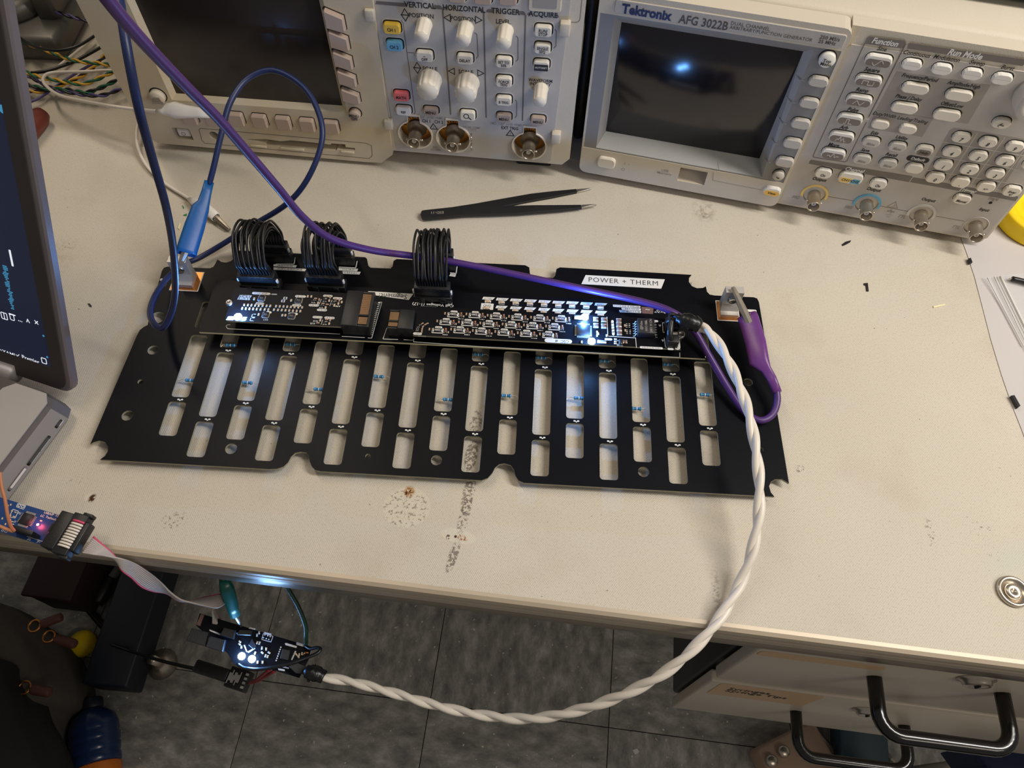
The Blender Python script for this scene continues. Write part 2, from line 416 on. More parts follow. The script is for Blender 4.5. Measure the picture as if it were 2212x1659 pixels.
# ------------------------------------------------------------------ bench
TF = Frame(at(1400, 1335, 0), -5.5621)
def mat_top():
    m = bpy.data.materials.new('bench_laminate'); m.use_nodes = True; nt = m.node_tree; b = nt.nodes['Principled BSDF']; L = nt.links.new
    tc = nt.nodes.new('ShaderNodeTexCoord'); P = tc.outputs['Object']
    def noise(sc, det=4, stretch=None, rough=.55):
        n = nt.nodes.new('ShaderNodeTexNoise'); n.inputs['Scale'].default_value = sc; n.inputs['Detail'].default_value = det; n.inputs['Roughness'].default_value = rough
        v = P
        if stretch:
            mp = nt.nodes.new('ShaderNodeMapping'); mp.inputs['Scale'].default_value = stretch[0]; mp.inputs['Rotation'].default_value = (0, 0, stretch[1]); L(P, mp.inputs[0]); v = mp.outputs[0]
        L(v, n.inputs['Vector']); return n.outputs['Fac']
    def rng(s, a, c, lo=0.0, hi=1.0):
        r = nt.nodes.new('ShaderNodeMapRange'); r.inputs[1].default_value = a; r.inputs[2].default_value = c; r.inputs[3].default_value = lo; r.inputs[4].default_value = hi
        L(s, r.inputs[0]); return r.outputs[0]
    def mul(a, c):
        x = nt.nodes.new('ShaderNodeMath'); x.operation = 'MULTIPLY'; L(a, x.inputs[0])
        if isinstance(c, (int, float)): x.inputs[1].default_value = c
        else: L(c, x.inputs[1])
        return x.outputs[0]
    def mix(f, a, col):
        x = nt.nodes.new('ShaderNodeMix'); x.data_type = 'RGBA'; L(f, x.inputs[0]); L(a, x.inputs[6]); x.inputs[7].default_value = col; return x.outputs[2]
    base = nt.nodes.new('ShaderNodeMix'); base.data_type = 'RGBA'
    base.inputs[6].default_value = srgb(197, 188, 172); base.inputs[7].default_value = srgb(209, 201, 187); L(noise(9, 5), base.inputs[0])
    c = base.outputs[2]
    c = mix(mul(rng(noise(14, 4), .54, .75), .25), c, srgb(170, 152, 126))
    # fine weave dots and small pencil-dark flecks
    w1 = noise(900, 1); c = mix(mul(rng(w1, .52, .7), .22), c, srgb(150, 136, 114))
    sp = mul(rng(noise(330, 2), .715, .75), rng(noise(40, 2), .5, .62)); c = mix(mul(sp, .8), c, srgb(84, 74, 62))
    sc = rng(noise(60, 2, ((1, 14, 1), .5)), .74, .78); c = mix(mul(mul(sc, rng(noise(26, 1), .55, .62)), .5), c, srgb(120, 104, 84))
    s2 = rng(noise(50, 2, ((1, 22, 1), 2.3)), .76, .79); c = mix(mul(mul(s2, rng(noise(20, 1), .5, .6)), .45), c, srgb(232, 224, 208))
    n_mid = noise(420, 3, None, .7); n_fine = noise(1300, 2, None, .7); n_big = noise(170, 4, None, .7)
    def stain(px, py, rx, ry, rot, col, n, lo, hi, st=1.0, soft=.55):
        nonlocal c
        q = TF.zp(px, py)
        mp = nt.nodes.new('ShaderNodeMapping'); mp.vector_type = 'TEXTURE'
        mp.inputs['Location'].default_value = (q.x, q.y, 0); mp.inputs['Rotation'].default_value = (0, 0, rot); mp.inputs['Scale'].default_value = (rx, ry, 1)
        L(P, mp.inputs[0]); vl = nt.nodes.new('ShaderNodeVectorMath'); vl.operation = 'LENGTH'; L(mp.outputs[0], vl.inputs[0])
        f = rng(vl.outputs['Value'], 1.0, soft)
        if n is not None: f = mul(f, rng(n, lo, hi))
        c = mix(mul(f, st), c, col)
    BR = srgb(70, 38, 16); TAN = srgb(176, 128, 70); GR = srgb(112, 102, 92); PALE = srgb(216, 208, 190); PEN = srgb(98, 90, 86)
    stain(878, 1096, .016, .0145, .2, PALE, n_fine, .35, .5, .8, .9); stain(876, 1098, .0155, .014, .2, srgb(112, 102, 86), n_mid, .53, .62, .75, .85)
    stain(376, 1124, .0095, .0065, .3, srgb(104, 92, 76), n_mid, .54, .62, .7, .7)
    stain(884, 1062, .0042, .0048, 0, TAN, n_mid, .35, .5, .95); stain(883, 1064, .0036, .004, 0, BR, n_mid, .5, .56, 1)
    stain(195, 1074, .0045, .0032, .4, PALE, None, 0, 0, .7); stain(199, 1076, .0026, .0036, -.3, BR, n_mid, .38, .46, 1)
    stain(1012, 1065, .0042, .017, -.06, GR, n_mid, .46, .54, .85, .8); stain(1003, 1115, .0036, .016, -.1, GR, n_mid, .49, .56, .8, .8); stain(979, 1200, .0032, .0125, -.16, GR, n_mid, .45, .53, .85, .8)
    stain(1018, 985, .0046, .013, -.03, GR, n_mid, .44, .52, .9, .8); stain(1028, 915, .0046, .012, -.03, GR, n_mid, .48, .56, .8, .8)
    stain(990, 1158, .0125, .005, -.1, PALE, None, 0, 0, .55, .85); stain(968, 1160, .0016, .002, 0, BR, n_mid, .42, .5, 1); stain(998, 1162, .0042, .0022, -.3, srgb(150, 78, 34), n_mid, .45, .55, .95); stain(984, 1159, .0011, .0012, 0, BR, None, 0, 0, 1)
    stain(1520, 455, .012, .015, 0, srgb(122, 108, 80), n_big, .46, .62, .75, .2); stain(1522, 466, .005, .004, 0, srgb(92, 84, 56), n_mid, .4, .6, .6)
    stain(1548, 1280, .0035, .018, .1, srgb(120, 112, 98), n_mid, .46, .58, .55, .4); stain(1728, 1013, .004, .0035, .4, srgb(120, 108, 90), n_mid, .5, .58, .8)
    stain(2010, 1150, .0035, .012, 0, srgb(120, 110, 96), n_mid, .54, .6, .8); stain(2118, 1136, .011, .012, .6, PEN, n_mid, .6, .64, .6, .4); stain(2150, 1062, .008, .006, .6, PEN, n_mid, .62, .66, .5)
    stain(2190, 1210, .03, .014, .5, srgb(190, 196, 182), None, 0, 0, .45, .2); stain(2140, 1195, .014, .008, .6, PEN, n_mid, .62, .66, .45)
    stain(160, 1040, .006, .004, .3, PEN, n_mid, .58, .63, .5); stain(150, 530, .009, .006, .8, PEN, n_mid, .55, .62, .5); stain(118, 560, .02, .028, 0, srgb(150, 130, 106), n_big, .4, .7, .35, .2)
    stain(1145, 385, .012, .007, 0, srgb(170, 150, 126), n_big, .45, .65, .4); stain(890, 570, .016, .006, 0, srgb(150, 132, 106), n_mid, .5, .6, .4)
    L(c, b.inputs['Base Color'])
    b.inputs['Roughness'].default_value = .62; b.inputs['Specular IOR Level'].default_value = .3
    sx = nt.nodes.new('ShaderNodeSeparateXYZ'); L(P, sx.inputs[0])
    def wv(o, k):
        a = nt.nodes.new('ShaderNodeMath'); a.operation = 'MULTIPLY'; L(o, a.inputs[0]); a.inputs[1].default_value = 2 * PI / k
        s_ = nt.nodes.new('ShaderNodeMath'); s_.operation = 'SINE'; L(a.outputs[0], s_.inputs[0]); return s_.outputs[0]
    h = mul(wv(sx.outputs[0], .0014), wv(sx.outputs[1], .0017))
    ad = nt.nodes.new('ShaderNodeMath'); ad.operation = 'ADD'; L(h, ad.inputs[0]); L(mul(n_mid, 1.6), ad.inputs[1])
    bp = nt.nodes.new('ShaderNodeBump'); bp.inputs['Strength'].default_value = .35; bp.inputs['Distance'].default_value = .00022
    L(ad.outputs[0], bp.inputs['Height']); L(bp.outputs['Normal'], b.inputs['Normal'])
    return m
MT['bench_laminate'] = mat_top()
defm('edge_metal', srgb(186, 172, 152), .42, .25, var=.08, scale=25)
defm('apron_paint', srgb(128, 116, 98), .34, .5, var=.06, scale=25)
bench = thing_at('workbench', 'cream laminate workbench with scuffed metal edged top holding the test instruments', 'workbench', TF)
G().prism([(-1.1, .002), (1.1, .002), (1.1, 1.05), (-1.1, 1.05)], -.03, 0).obj('tabletop', MT['bench_laminate'], bench)
g = G(); pr = [(.003, .0004), (.0006, .0004), (-.0016, -.001), (-.0024, -.004), (-.0024, -.0085), (-.0014, -.0095), (-.0024, -.0105), (-.0024, -.017), (-.001, -.0185), (.003, -.0185)]
rings = [[(x, p[0], p[1]) for p in pr] for x in (-1.1, 1.1)]
g.loft(rings, 0, None, False).obj('edge_strip', MT['edge_metal'], bench)
G().rbox((0, .011, -.0305), (2.2, .022, .024), .003).obj('apron', MT['apron_paint'], bench)
for nm, pa, pb, wd, mt, h in (('foot_beam', (262, 1240), (178, 1478), .075, 'dark_navy', .075), ('foot_beam', (1812, 1560), (1818, 1700), .075, 'teal_metal', .06)):
    a = TF.zp(*pa, FZ + h); c_ = TF.zp(*pb, FZ + h); d = (a - c_); yw = math.atan2(d.x, d.y)
    M = Matrix.Translation((c_.x, c_.y, FZ)) @ Matrix.Rotation(-yw, 4, 'Z')
    put(nm, G().rbox((wd / 2, .35, h / 2 + .012), (wd, .7, h - .012), .004).rbox((wd / 2, .6, .43), (wd * .8, .06, .82), .004).mesh(nm, MT[mt]), bench, M)
    put('levelling_foot', G().lathe([(.024, 0), (.026, .004), (.012, .016), (.008, .022), (.008, .05)], 20).mesh('levelling_foot', MT['nickel']), bench, M @ Matrix.Translation((wd + .012, .05, .0)))
q = TF.zp(2186, 1279, 0)
g = G().lathe([(.0092, 0), (.0098, .0012), (.0093, .0026), (.0082, .0030), (.0072, .0022), (.0064, .0008), (.0002, .0006)], 32).lathe([(.0052, .0006), (.0048, .0022), (.0030, .0028), (.0012, .0020), (.0002, .0012)], 24)
put('table_screw', g.mesh('table_screw', MT['nickel']), bench, TR(q.x, q.y, 0))
# ------------------------------------------------------------------ drawers under the bench
YD = .006
cab = thing('drawer_cabinet', 'two drawer steel cabinet with black pull handles hung under the bench', 'cabinet', TF.M @ Vector((0, 0, -.36)), math.degrees(TF.yaw))
CI = lambda p: Vector((p[0], p[1], p[2] + .36))
def dp(px, py, y=YD): return CI(TF.yp(px, py, y))
x0 = dp(1547, 1461).x; xe = .52
zt, z1, z2, zb = .36 - .044, dp(1545, 1462).z, dp(1541, 1469).z, dp(1460.6, 1527.6).z
g = G().rbox(((x0 + xe) / 2, YD + .175, (zt + zb) / 2 - .001), (xe - x0, .325, zt - zb - .008), .003)
g.obj('carcass', MT['drawer_side'], cab)
def bar_handle(pa, pb, ps, z_, nm, par, rad):
    a = dp(*pa); b_ = dp(*pb); s_ = dp(*ps, YD - .036)
    zc = (a.z + b_.z) / 2; xa, xb = a.x, b_.x; y0, y1 = YD - .001, YD - .038
    r_ = .014; pts = [(xa, y0, zc)]
    for k in range(7):
        t = k / 6 * PI / 2; pts.append((xa + r_ - r_ * math.cos(t), y1 + r_ - r_ * math.sin(t), zc))
    for k in range(7):
        t = k / 6 * PI / 2; pts.append((xb - r_ + r_ * math.sin(t), y1 + r_ - r_ * math.cos(t), zc))
    pts.append((xb, y0, zc))
    G().tube(pts, rad, 14, sub=1).obj(nm, MT['handle_black'], par)
def drawer(za, zb_, hp, lab, lock, words):
    w_ = xe - x0
    d = G().rbox(((x0 + xe) / 2, YD + .004, (za + zb_) / 2), (w_, .010, za - zb_), .002).obj('drawer', MT['drawer_paint'], cab)
    bar_handle(*hp, None, 'handle', d, .0052)
    c = [dp(*p, YD - .0014) for p in lab]
    cx, cz = sum(p.x for p in c) / len(c), sum(p.z for p in c) / len(c)
    g = G().prism(rr(max(p.x for p in c) - min(p.x for p in c), max(p.z for p in c) - min(p.z for p in c), .004), 0, .0003, 0, M=FACE(cx, YD - .0011, cz))
    if words: g.text(words, .0125, FACE(min(p.x for p in c) + .010, YD - .0016, cz + .0045), 1, 'LEFT', .01, .85)
    g.obj('label_sticker', [MT['label_tan'], MT['print_black']], d)
    l = dp(*lock)
    G().lathe([(.012, 0), (.012, .001), (.0095, .0018), (.0088, .004), (.0078, .005), (.0055, .0048), (.0002, .0044)], 24, M=FACE(l.x, YD - .001, l.z)).box((0, 0, .0052), (.0012, .006, .0012), 1, FACE(l.x, YD - .001, l.z)).obj('lock', [MT['nickel'], MT['port_dark']], d)
    return d
drawer(zt, z1, ((1886, 1460), (2167, 1494), (1900, 1560)), ((1645, 1411), (1636, 1412), (1912, 1441), (1900, 1449)), (2108, 1463), None)
drawer(z2, zb, ((1722, 1533), (1948, 1566), (1740, 1610)), ((1560, 1476), (1530, 1497), (1778, 1508), (1730, 1524)), (1872, 1530), 'Syringes\nSyringe Tips')
# ------------------------------------------------------------------ segment board (large black carrier)
BF = Frame((-.5138 * .443, .5477 * .443, .007), math.degrees(-.0297))
BT = .0017
def bp(px, py, z=0.0):
    q = BF.zp(px, py, z); return (q.x, q.y)
ca = crop(0, 420, 2.514); cb = crop(180, 680, 2.6976); cc = crop(900, 720, 2.6333); cd = crop(1380, 560, 3.071)
ce = crop(820, 520, 2.989); cf = crop(640, 500, 5.821); ci = crop(330, 520, 5.978)
seg = thing_at('segment_board', 'large black slotted circuit board lying across the bench with metal terminals', 'circuit board', BF)
out = [ca(*p) for p in ((490, 1357), (510, 1345), (540, 1337), (570, 1345), (586, 1368), (585, 1395), (570, 1420), (543, 1440))]
out += [cb(*p) for p in ((1080, 899), (1130, 897), (1168, 884), (1193, 860), (1210, 828), (1235, 805), (1270, 798), (1300, 803), (1316, 825), (1320, 855), (1332, 885), (1352, 905), (1385, 912))]
out += [cc(*p) for p in ((370, 836), (405, 823), (430, 795), (445, 765), (470, 745), (500, 740), (535, 750), (553, 775), (562, 810), (580, 838), (612, 851), (2035, 929), (2015, 905), (2005, 870), (2015, 845), (2040, 830), (2080, 830), (2118, 853))]
out += [cd(*p) for p in ((797, 285), (785, 260), (762, 252), (500, 240), (470, 234), (452, 215), (445, 180), (425, 190), (385, 192), (352, 178), (332, 150), (333, 122), (350, 103))]
out += [ce(*p) for p in ((1165, 172), (1142, 182), (1134, 225), (1120, 240), (990, 232), (972, 220), (966, 172), (940, 158), (110, 118), (90, 130), (84, 165), (72, 177))]
out += [cf(*p) for p in ((1195, 466), (930, 455), (905, 430), (890, 345), (868, 324), (500, 303))]
out += [ci(*p) for p in ((1790, 160), (1045, 122), (1068, 170), (1050, 220), (1010, 262), (950, 282), (890, 275), (835, 240), (810, 290), (785, 335), (740, 355), (570, 350), (190, 334), (145, 348), (120, 385))]
out += [(325, 670), (319, 702), (311, 706), (302, 713), (295, 726)]
outl = [bp(*p) for p in out]
holes = []
UP = .05099 * .443; SW = .0120
def slot(u, vt, vb):
    holes.append(sh(rr(SW, vt - vb, .0022, 4), u, (vt + vb) / 2))
for k in range(17):
    if k % 2 == 0: rows = ((.0848, .0608), (.0547, .0032), (-.0005, -.0264))
    else: rows = ((.0848, .0450), (.0412, -.0106), (-.0145, -.0406))
    for r_ in rows: slot(k * UP, *r_)
for (px, py), r_ in ((cb(406, 205), 31), (cb(333, 390), 16), (cb(257, 587), 33), (cb(861, 780), 34), (cb(1659, 824), 16), (cb(2058, 847), 32), (cc(1291, 788), 32), (cc(1886, 278), 26), (cc(1957, 662), 16)):
    a = bp(px, py); b_ = bp(px + r_ / 2.65, py); holes.append(circ(a[0], a[1], abs(b_[0] - a[0])))
a = bp(340, 686); holes.append(circ(a[0], a[1], .0052)); a = bp(358, 616); holes.append(circ(a[0], a[1], .0016, 12))
G().prism(outl, -BT, 0, 0, 1, holes).obj('board', [MT['mask_black'], MT['fr4_grey']], seg)
# copper pads and silkscreen
g = G()
def flat(g, pts, z, mi=0, h=.00008): g.prism(pts, z, z + h, mi)
def quad(g, p0, p1, wd, z, mi=0, h=.00008):
    a, b_ = Vector(p0[:2]), Vector(p1[:2]); d = (b_ - a); n = Vector((-d.y, d.x)).normalized() * wd / 2
    g.prism([tuple(a - n), tuple(b_ - n), tuple(b_ + n), tuple(a + n)], z, z + h, mi)
for k in range(17):
    vs_ = (.0590, .00135) if k % 2 == 0 else (.0431, -.01255)
    for v in vs_:
        for s_ in (-1, 1): g.prism(sh(rr(.0016, .0011, .0003, 2), k * UP + s_ * .0012 + .001, v), 0, .0001)
        g.prism(sh(rr(.0012, .0008, .0003, 2), k * UP + .001, v - .0007), 0, .0001)
stuff(g.obj('test_pads', MT['silk'], seg))
g = G(); tx = G()
P4 = [bp(*p) for p in (ce(1303, 280), ce(1818, 310), ce(1842, 250), ce(1330, 222))]
lbl = G().prism(P4, 0, .00012).obj('printed_label', MT['silk'], seg); lg = G()
c_ = Vector((sum(p[0] for p in P4) / 4, sum(p[1] for p in P4) / 4, .00016)); wdt = P4[1][0] - P4[0][0]
angP = math.atan2(P4[1][1] - P4[0][1], P4[1][0] - P4[0][0])
lg.text('POWER + THERM', .0064, Matrix.Translation(c_) @ Matrix.Rotation(angP, 4, 'Z'), 0, bold=0, sx=.98, track=1.12).obj('lettering', MT['print_black'], lbl)
def strip_label(p, txt, size):
    P_ = [bp(*q) for q in p]; g.prism(P_, 0, .00012)
    m = Vector((sum(q[0] for q in P_) / 4, sum(q[1] for q in P_) / 4, .00016))
    tx.text(txt, size, TR(*m, 0), 0, bold=.01)
strip_label((ci(1560, 332), ci(1845, 348), ci(1862, 318), ci(1560, 305)), '24-22 C 21-24', .0020)
strip_label((ci(1560, 375), ci(1965, 395), ci(1985, 365), ci(1560, 345)), '25-24 C 23-20 C 19-18', .0020)
strip_label((cf(535, 490), cf(765, 502), cf(778, 470), cf(535, 460)), '11 C 14-17', .0020)
strip_label((cf(535, 530), cf(795, 542), cf(810, 508), cf(535, 498)), '7 C 4-3 C 2-1', .0020)
strip_label((cf(1922, 560), cf(1998, 572), cf(2010, 538), cf(1940, 530)), '1-7', .0018)
for a, b_, c2 in ((ci(1590, 300), ci(1825, 302), ci(1838, 215)), (cf(535, 448), cf(748, 458), cf(766, 372)), (cf(1935, 520), cf(2010, 528), cf(2022, 440))):
    quad(g, bp(*a), bp(*b_), .0007, 0); quad(g, bp(*b_), bp(*c2), .0007, 0)
a = bp(*cd(765, 343)); g.prism(sh(rr(.0115, .0022, .0011), a[0] - .004, a[1]), 0, .0001)
a = bp(*ci(112, 502)); g.prism(sh(circ(0, 0, .0012, 10), a[0], a[1]), 0, .0001)
stuff(g.obj('silkscreen', MT['silk'], seg)); stuff(tx.obj('label_lettering', MT['print_black'], seg))
# wires headers on the carrier (rear sockets)
HDR = []
for px, py in ((633, 571), (767, 577), (984, 588)):
    x, y = bp(px, py); x -= .0142; y += .0042; w_ = .0275; HDR.append((x, y, w_))
    G().rbox((x, y, .005), (w_, .0075, .010), .0006).box((x, y - .0042, .006), (w_ * .6, .0012, .006)).obj('header', MT['plastic_black'], seg)
# through-slot resistors
def resistor(u, v, flip, bend):
    r = G()
    L_ = .0066; x = u + flip * .0026
    r.lathe([(.00045, -.0034), (.0011, -.0033), (.00135, -.0027), (.0013, -.0022), (.00105, -.0018), (.00105, .0018), (.0013, .0022), (.00135, .0027), (.0011, .0033), (.00045, .0034)], 12, 0, Matrix.Translation((x, v, -.0022)) @ Matrix.Rotation(PI / 2, 4, 'Y'))
    for k, q_ in enumerate((-.0016, -.0007, .0002, .0011, .0024)):
        r.lathe([(.00145 if k == 4 else .00112, q_ - .0002), (.00145 if k == 4 else .00112, q_ + .0002)], 12, 1 if k != 2 else 2, Matrix.Translation((x, v, -.0022)) @ Matrix.Rotation(PI / 2, 4, 'Y'), caps=False)
    o = r.obj('resistor', [MT['resistor_blue'], MT['resistor_band'], MT['silk']], seg)
    for s_ in (-1, 1):
        xe_ = u + s_ * .0068; x1 = x + s_ * .0034
        if abs(xe_ - x1) < .001: xe_ = x1 + s_ * .0012
        l = G().tube([(x1 - s_ * .0002, v, -.0022), ((x1 + xe_) / 2, v + bend * .0004 * (1 if s_ * flip < 0 else .3), -.0022), (xe_ - s_ * .0004, v - bend * .0016 * (1 if s_ * flip < 0 else .2), -.0024), (xe_ + s_ * .001, v - bend * .003 * (1 if s_ * flip < 0 else .2), -.0024)], .00032, 6, sub=3)
        l.obj('lead', MT['tin'], o)
for px, py, fl_, bd in ((*cb(607, 381), 1, .6), (*cb(968, 396), -1, .6), (*cb(1378, 434), 1, 0), (*cb(1733, 360), -1, 1), (*cb(2113, 493), 1, .7), (*cc(515, 355), -1, 1.3), (*cc(920, 368), 1, 1.3), (*cc(1250, 428), -1, 1.6), (*cc(1632, 348), 0.1, .5)):
    x, y = bp(px, py, -.002); k = round(x / UP); resistor(k * UP, y, fl_, bd)
for k, py in ((1, 741), (3, 738), (9, 763), (11, 769), (13, 772), (15, 776)):
    x, y = bp(500, 741, -.002); resistor(k * UP, .0488 + (0 if k == 1 else .0035), .2 if k == 1 else -.7, 1.2)
# terminal blocks with their copper pads
def terminal(pc, pf, W, side):
    """copper pad corners pc in the photo; aluminium block with foot, leaning upright and bolt"""
    P_ = [bp(*p) for p in pc]; x0, x1 = min(p[0] for p in P_), max(p[0] for p in P_); y0, y1 = min(p[1] for p in P_), max(p[1] for p in P_)
    G().prism([(x0 - .0006, y0 - .0006), (x1 + .0006, y0 - .0006), (x1 + .0006, y1 + .0006), (x0 - .0006, y1 + .0006)], 0, .0001, 1).prism([(x0, y0), (x1, y0), (x1, y1), (x0, y1)], 0, .0004).obj('copper_pad', [MT['copper'], MT['silk']], seg)
    xm = (x0 + x1) / 2 + side * .0006; yb = y0 + .0022
    prof = [(0, .0004), (0, .0036), (.0035, .0036), (.0062, .0085), (.0066, .0215), (.0125, .0215), (.0125, .0004)]
    g = G(); r1 = [(xm - W / 2, yb + p[0], p[1]) for p in prof]; r2 = [(xm + W / 2, yb + p[0], p[1]) for p in prof]
    g.loft([r1[::-1], r2[::-1]], 0, None, False)
    o = g.obj('terminal_block', MT['aluminium'], seg)
    G().lathe([(.0034, 0), (.0036, .0006), (.0030, .0012), (.0024, .0006), (.0002, .0005)], 20, M=FACE(xm, yb + .0063, .0135)).obj('bolt', MT['steel'], o)
    return (xm, yb, W)
TL = terminal((ci(250, 632), ci(570, 640), ci(655, 415), ci(300, 420)), None, .0135, -.4)
TRt = terminal((cd(527, 402), cd(665, 405), cd(650, 285), cd(515, 282)), None, .0130, 0)
g = G()
x0_, y0_ = bp(*cd(600, 386))
for k in range(6): g.lathe([(.0007, 0), (.0005, .0004)], 10, 0, Matrix.Translation((x0_ - .006 + k * .0024, y0_, .0004)))
stuff(g.obj('pad_vias', MT['brass'], seg))
# ------------------------------------------------------------------ riser board above the carrier
RZ = .012
def on_bf(px, py, z): return BF.zp(px, py, z)
r0 = on_bf(430, 717, RZ); r1 = on_bf(1524, 776, RZ); rt = on_bf(1100, 637, RZ).y
RW_, RH_ = r1.x - r0.x, rt - r0.y
RF = Frame(BF.M @ Vector((r0.x, r0.y, RZ)), math.degrees(BF.yaw))
riser = thing_at('riser_board', 'long narrow black circuit board raised on standoffs above the slotted carrier', 'circuit board', RF)
def rl(px, py, z=0.0): q = RF.zp(px, py, z); return (q.x, q.y)
G().prism([(0, 0), (RW_, 0), (RW_, RH_), (0, RH_)], -.0017, 0, 0, 1).obj('board', [MT['mask_black'], MT['fr4']], riser)
for x, y in ((.02, .035), (RW_ - .012, .02), (RW_ * .5, .036)):
    G().lathe([(.0026, -.012), (.0026, -.0017)], 6, M=Matrix.Translation((x, y, 0)), smooth=False).obj('standoff', MT['nickel'], riser)
k1 = crop(470, 600, 5.821); k2 = crop(820, 620, 6.144); k3 = crop(1160, 620, 5.821); k4 = crop(980, 620, 6.506); k5 = crop(640, 500, 5.821)
gs = G(); gt = G()
def sq(pts, wd=.0004, close=False):
    P_ = [rl(*p) for p in pts]
    for i in range(len(P_) - 1 + close): quad(gs, P_[i], P_[(i + 1) % len(P_)], wd, 0)
sq([k1(160, 590), k1(122, 592), k1(105, 612), k1(130, 642), k1(1540, 708)])
sq([k1(2025, 308), k1(2065, 306), k1(1938, 760), k1(1890, 757)]); sq([k1(1562, 738), k1(1850, 752)])
sq([k2(-20, 205), k2(30, 203), k2(-5, 330)]); sq([k2(95, 545), k2(45, 690), k2(245, 697)]); sq([k2(320, 700), k2(440, 708), k2(460, 680)]); sq([k2(458, 685), k2(450, 728), k2(1300, 790), k3(1795, 887), k3(1795, 825)])
for i in range(18):
    t = i / 17; x, y = rl(*k1(2032 + (1925 - 2032) * t, 320 + (712 - 320) * t)); gs.prism(sh(rr(.0016, .0006, .0002, 2), x, y), 0, .0003)
    if i % 2 == 0: gs.prism(sh(circ(0, 0, .0004, 8), x - .0016, y - .0006), 0, .0002)
sp_ = [rl(*p) for p in (k5(900, 790), k5(1415, 862), k5(1472, 785), k5(905, 752))]; slb = G().prism(sp_, 0, .0001).obj('printed_label', MT['silk'], riser)
ang = lambda a, b_: math.atan2(b_[1] - a[1], b_[0] - a[0])
x, y = rl(*k5(1215, 812)); G().text('Segment!', .0060, TR(x, y, .00014, PI), 0, bold=.006, sx=.95).obj('lettering', MT['print_black'], slb)
x, y = rl(*k2(708, 238)); gs.text('Cell Voltages (1-17)', .0030, TR(x, y, .00012, PI), 0, bold=.02, sx=1.25)
sq([k2(470, 208), k2(540, 203)]); sq([k2(905, 225), k2(958, 232), k2(962, 160)])
_wr = random.Random(11)
def worn(gx, x, y, z, w_, h_):
    """print too small to read in the photograph: uneven little strokes"""
    u = -w_ / 2
    while u < w_ / 2:
        k = _wr.uniform(.0002, .0005); hh = h_ * _wr.uniform(.5, 1)
        gx.prism([(x + u, y - hh / 2), (x + u + k, y - hh / 2), (x + u + k, y + hh / 2), (x + u, y + hh / 2)], z, z + .00004); u += k + _wr.choice((.00022, .0003, .0006))
def pill(gx, f, px, py, w_, h_, txt=None, size=.0011, rz=PI, z=0.0, ang_=0.0):
    x, y = f(px, py); M = TR(x, y, z, ang_); gx.prism(rr(w_, h_, h_ * .48, 3), 0, .0001, M=M)
    if txt in ('TO CORE',): gt.text(txt, size, TR(x, y, z + .00014, rz + ang_), 0)
    elif txt: worn(gt, x, y, z + .0001, w_ * .8, h_ * .45)
for (px, py), n_ in ((k2(648, 272), 250), (k2(595, 298), 155), (k2(588, 326), 150)): pill(gs, rl, px, py, n_ / 6.144 / 3100, .0018, 'MODULE PORTS' if n_ > 200 else 'REV 1.02')
def chipcap(nm, w_, l_, h_, body, end):
    return G().rbox((0, 0, h_ / 2), (w_, l_ * .56, h_), .0001, 1, 0).rbox((0, l_ * .36, h_ / 2), (w_ * 1.02, l_ * .26, h_ * 1.02), .0001, 1, 1).rbox((0, -l_ * .36, h_ / 2), (w_ * 1.02, l_ * .26, h_ * 1.02), .0001, 1, 1).mesh(nm, [MT[body], MT[end]])
ME_fuse = G().rbox((0, 0, .0006), (.0042, .0018, .0012), .0002, 1, 0).rbox((-.0019, 0, .0006), (.0008, .0022, .00125), .0001, 1, 1).rbox((.0019, 0, .0006), (.0008, .0022, .00125), .0001, 1, 1).mesh('fuse', [MT['cap_cream'], MT['tin']])
up_ = [(493, 162), (685, 176), (883, 187), (1082, 197), (1280, 208), (1478, 219), (1672, 225), (1870, 236), (2070, 247)]
lo_ = [(675, 285), (877, 297), (1077, 307), (1275, 318), (1473, 329), (1672, 338), (1870, 347), (2073, 357)]
for i, p in enumerate(up_ + lo_):
    x, y = rl(*k4(*p)); w_ = .0080 if i < 9 else .0074
    gs.prism([(x - w_ / 2 - .0008, y - .0011), (x + w_ / 2 - .0012, y - .0011), (x + w_ / 2 + .0006, y + .0013), (x - w_ / 2, y + .0013)], 0, .0001)
    gt.text('CELL' + ('-%d' % (17 - i) if i < 9 else '%d' % (18 - i)), .0017, TR(x - .0003, y, .00014, PI), 0)
    put('fuse', ME_fuse, riser, TR(x - .0004, y - .0030, .0001))
    if i < 9: quad(gs, (x - .0026, y - .0042), (x + .0018, y - .0045), .0003, 0)
x, y = rl(*k4(470, 280)); gs.prism(sh([(-.0046, -.003), (.0044, -.003), (.0046, .0031), (-.0044, .0031)], x, y), 0, .0001); gt.text('GND', .0026, TR(x, y + .0012, .00014, PI), 0); put('fuse', ME_fuse, riser, TR(x, y - .0016, .0001))
for pts, txt in (((k3(958, 250), k3(1298, 264), k3(1300, 240), k3(955, 222)), 'Rev:1.3  09/27/2023'), ((k3(1068, 286), k3(1304, 295), k3(1306, 272), k3(1062, 262)), 'BCM16 Basic'), ((k3(1040, 318), k3(1308, 328), k3(1310, 302), k3(1032, 290)), 'BMS Motherboard')):
    P_ = [rl(*p) for p in pts]; gs.prism(P_, 0, .0001); worn(gt, sum(p[0] for p in P_) / 4, sum(p[1] for p in P_) / 4, .0001, (P_[1][0] - P_[0][0]) * .92, .0014)
P_ = [rl(*p) for p in (k3(1322, 332), k3(1458, 342), k3(1464, 262), k3(1312, 250))]
G().prism(P_, 0, .0002).obj('copper_patch', MT['cap_brown'], riser)
x, y = rl(*k3(1390, 290)); gs.text('~', .006, TR(x, y, .0003, PI), 0)
rng_ = random.Random(3)
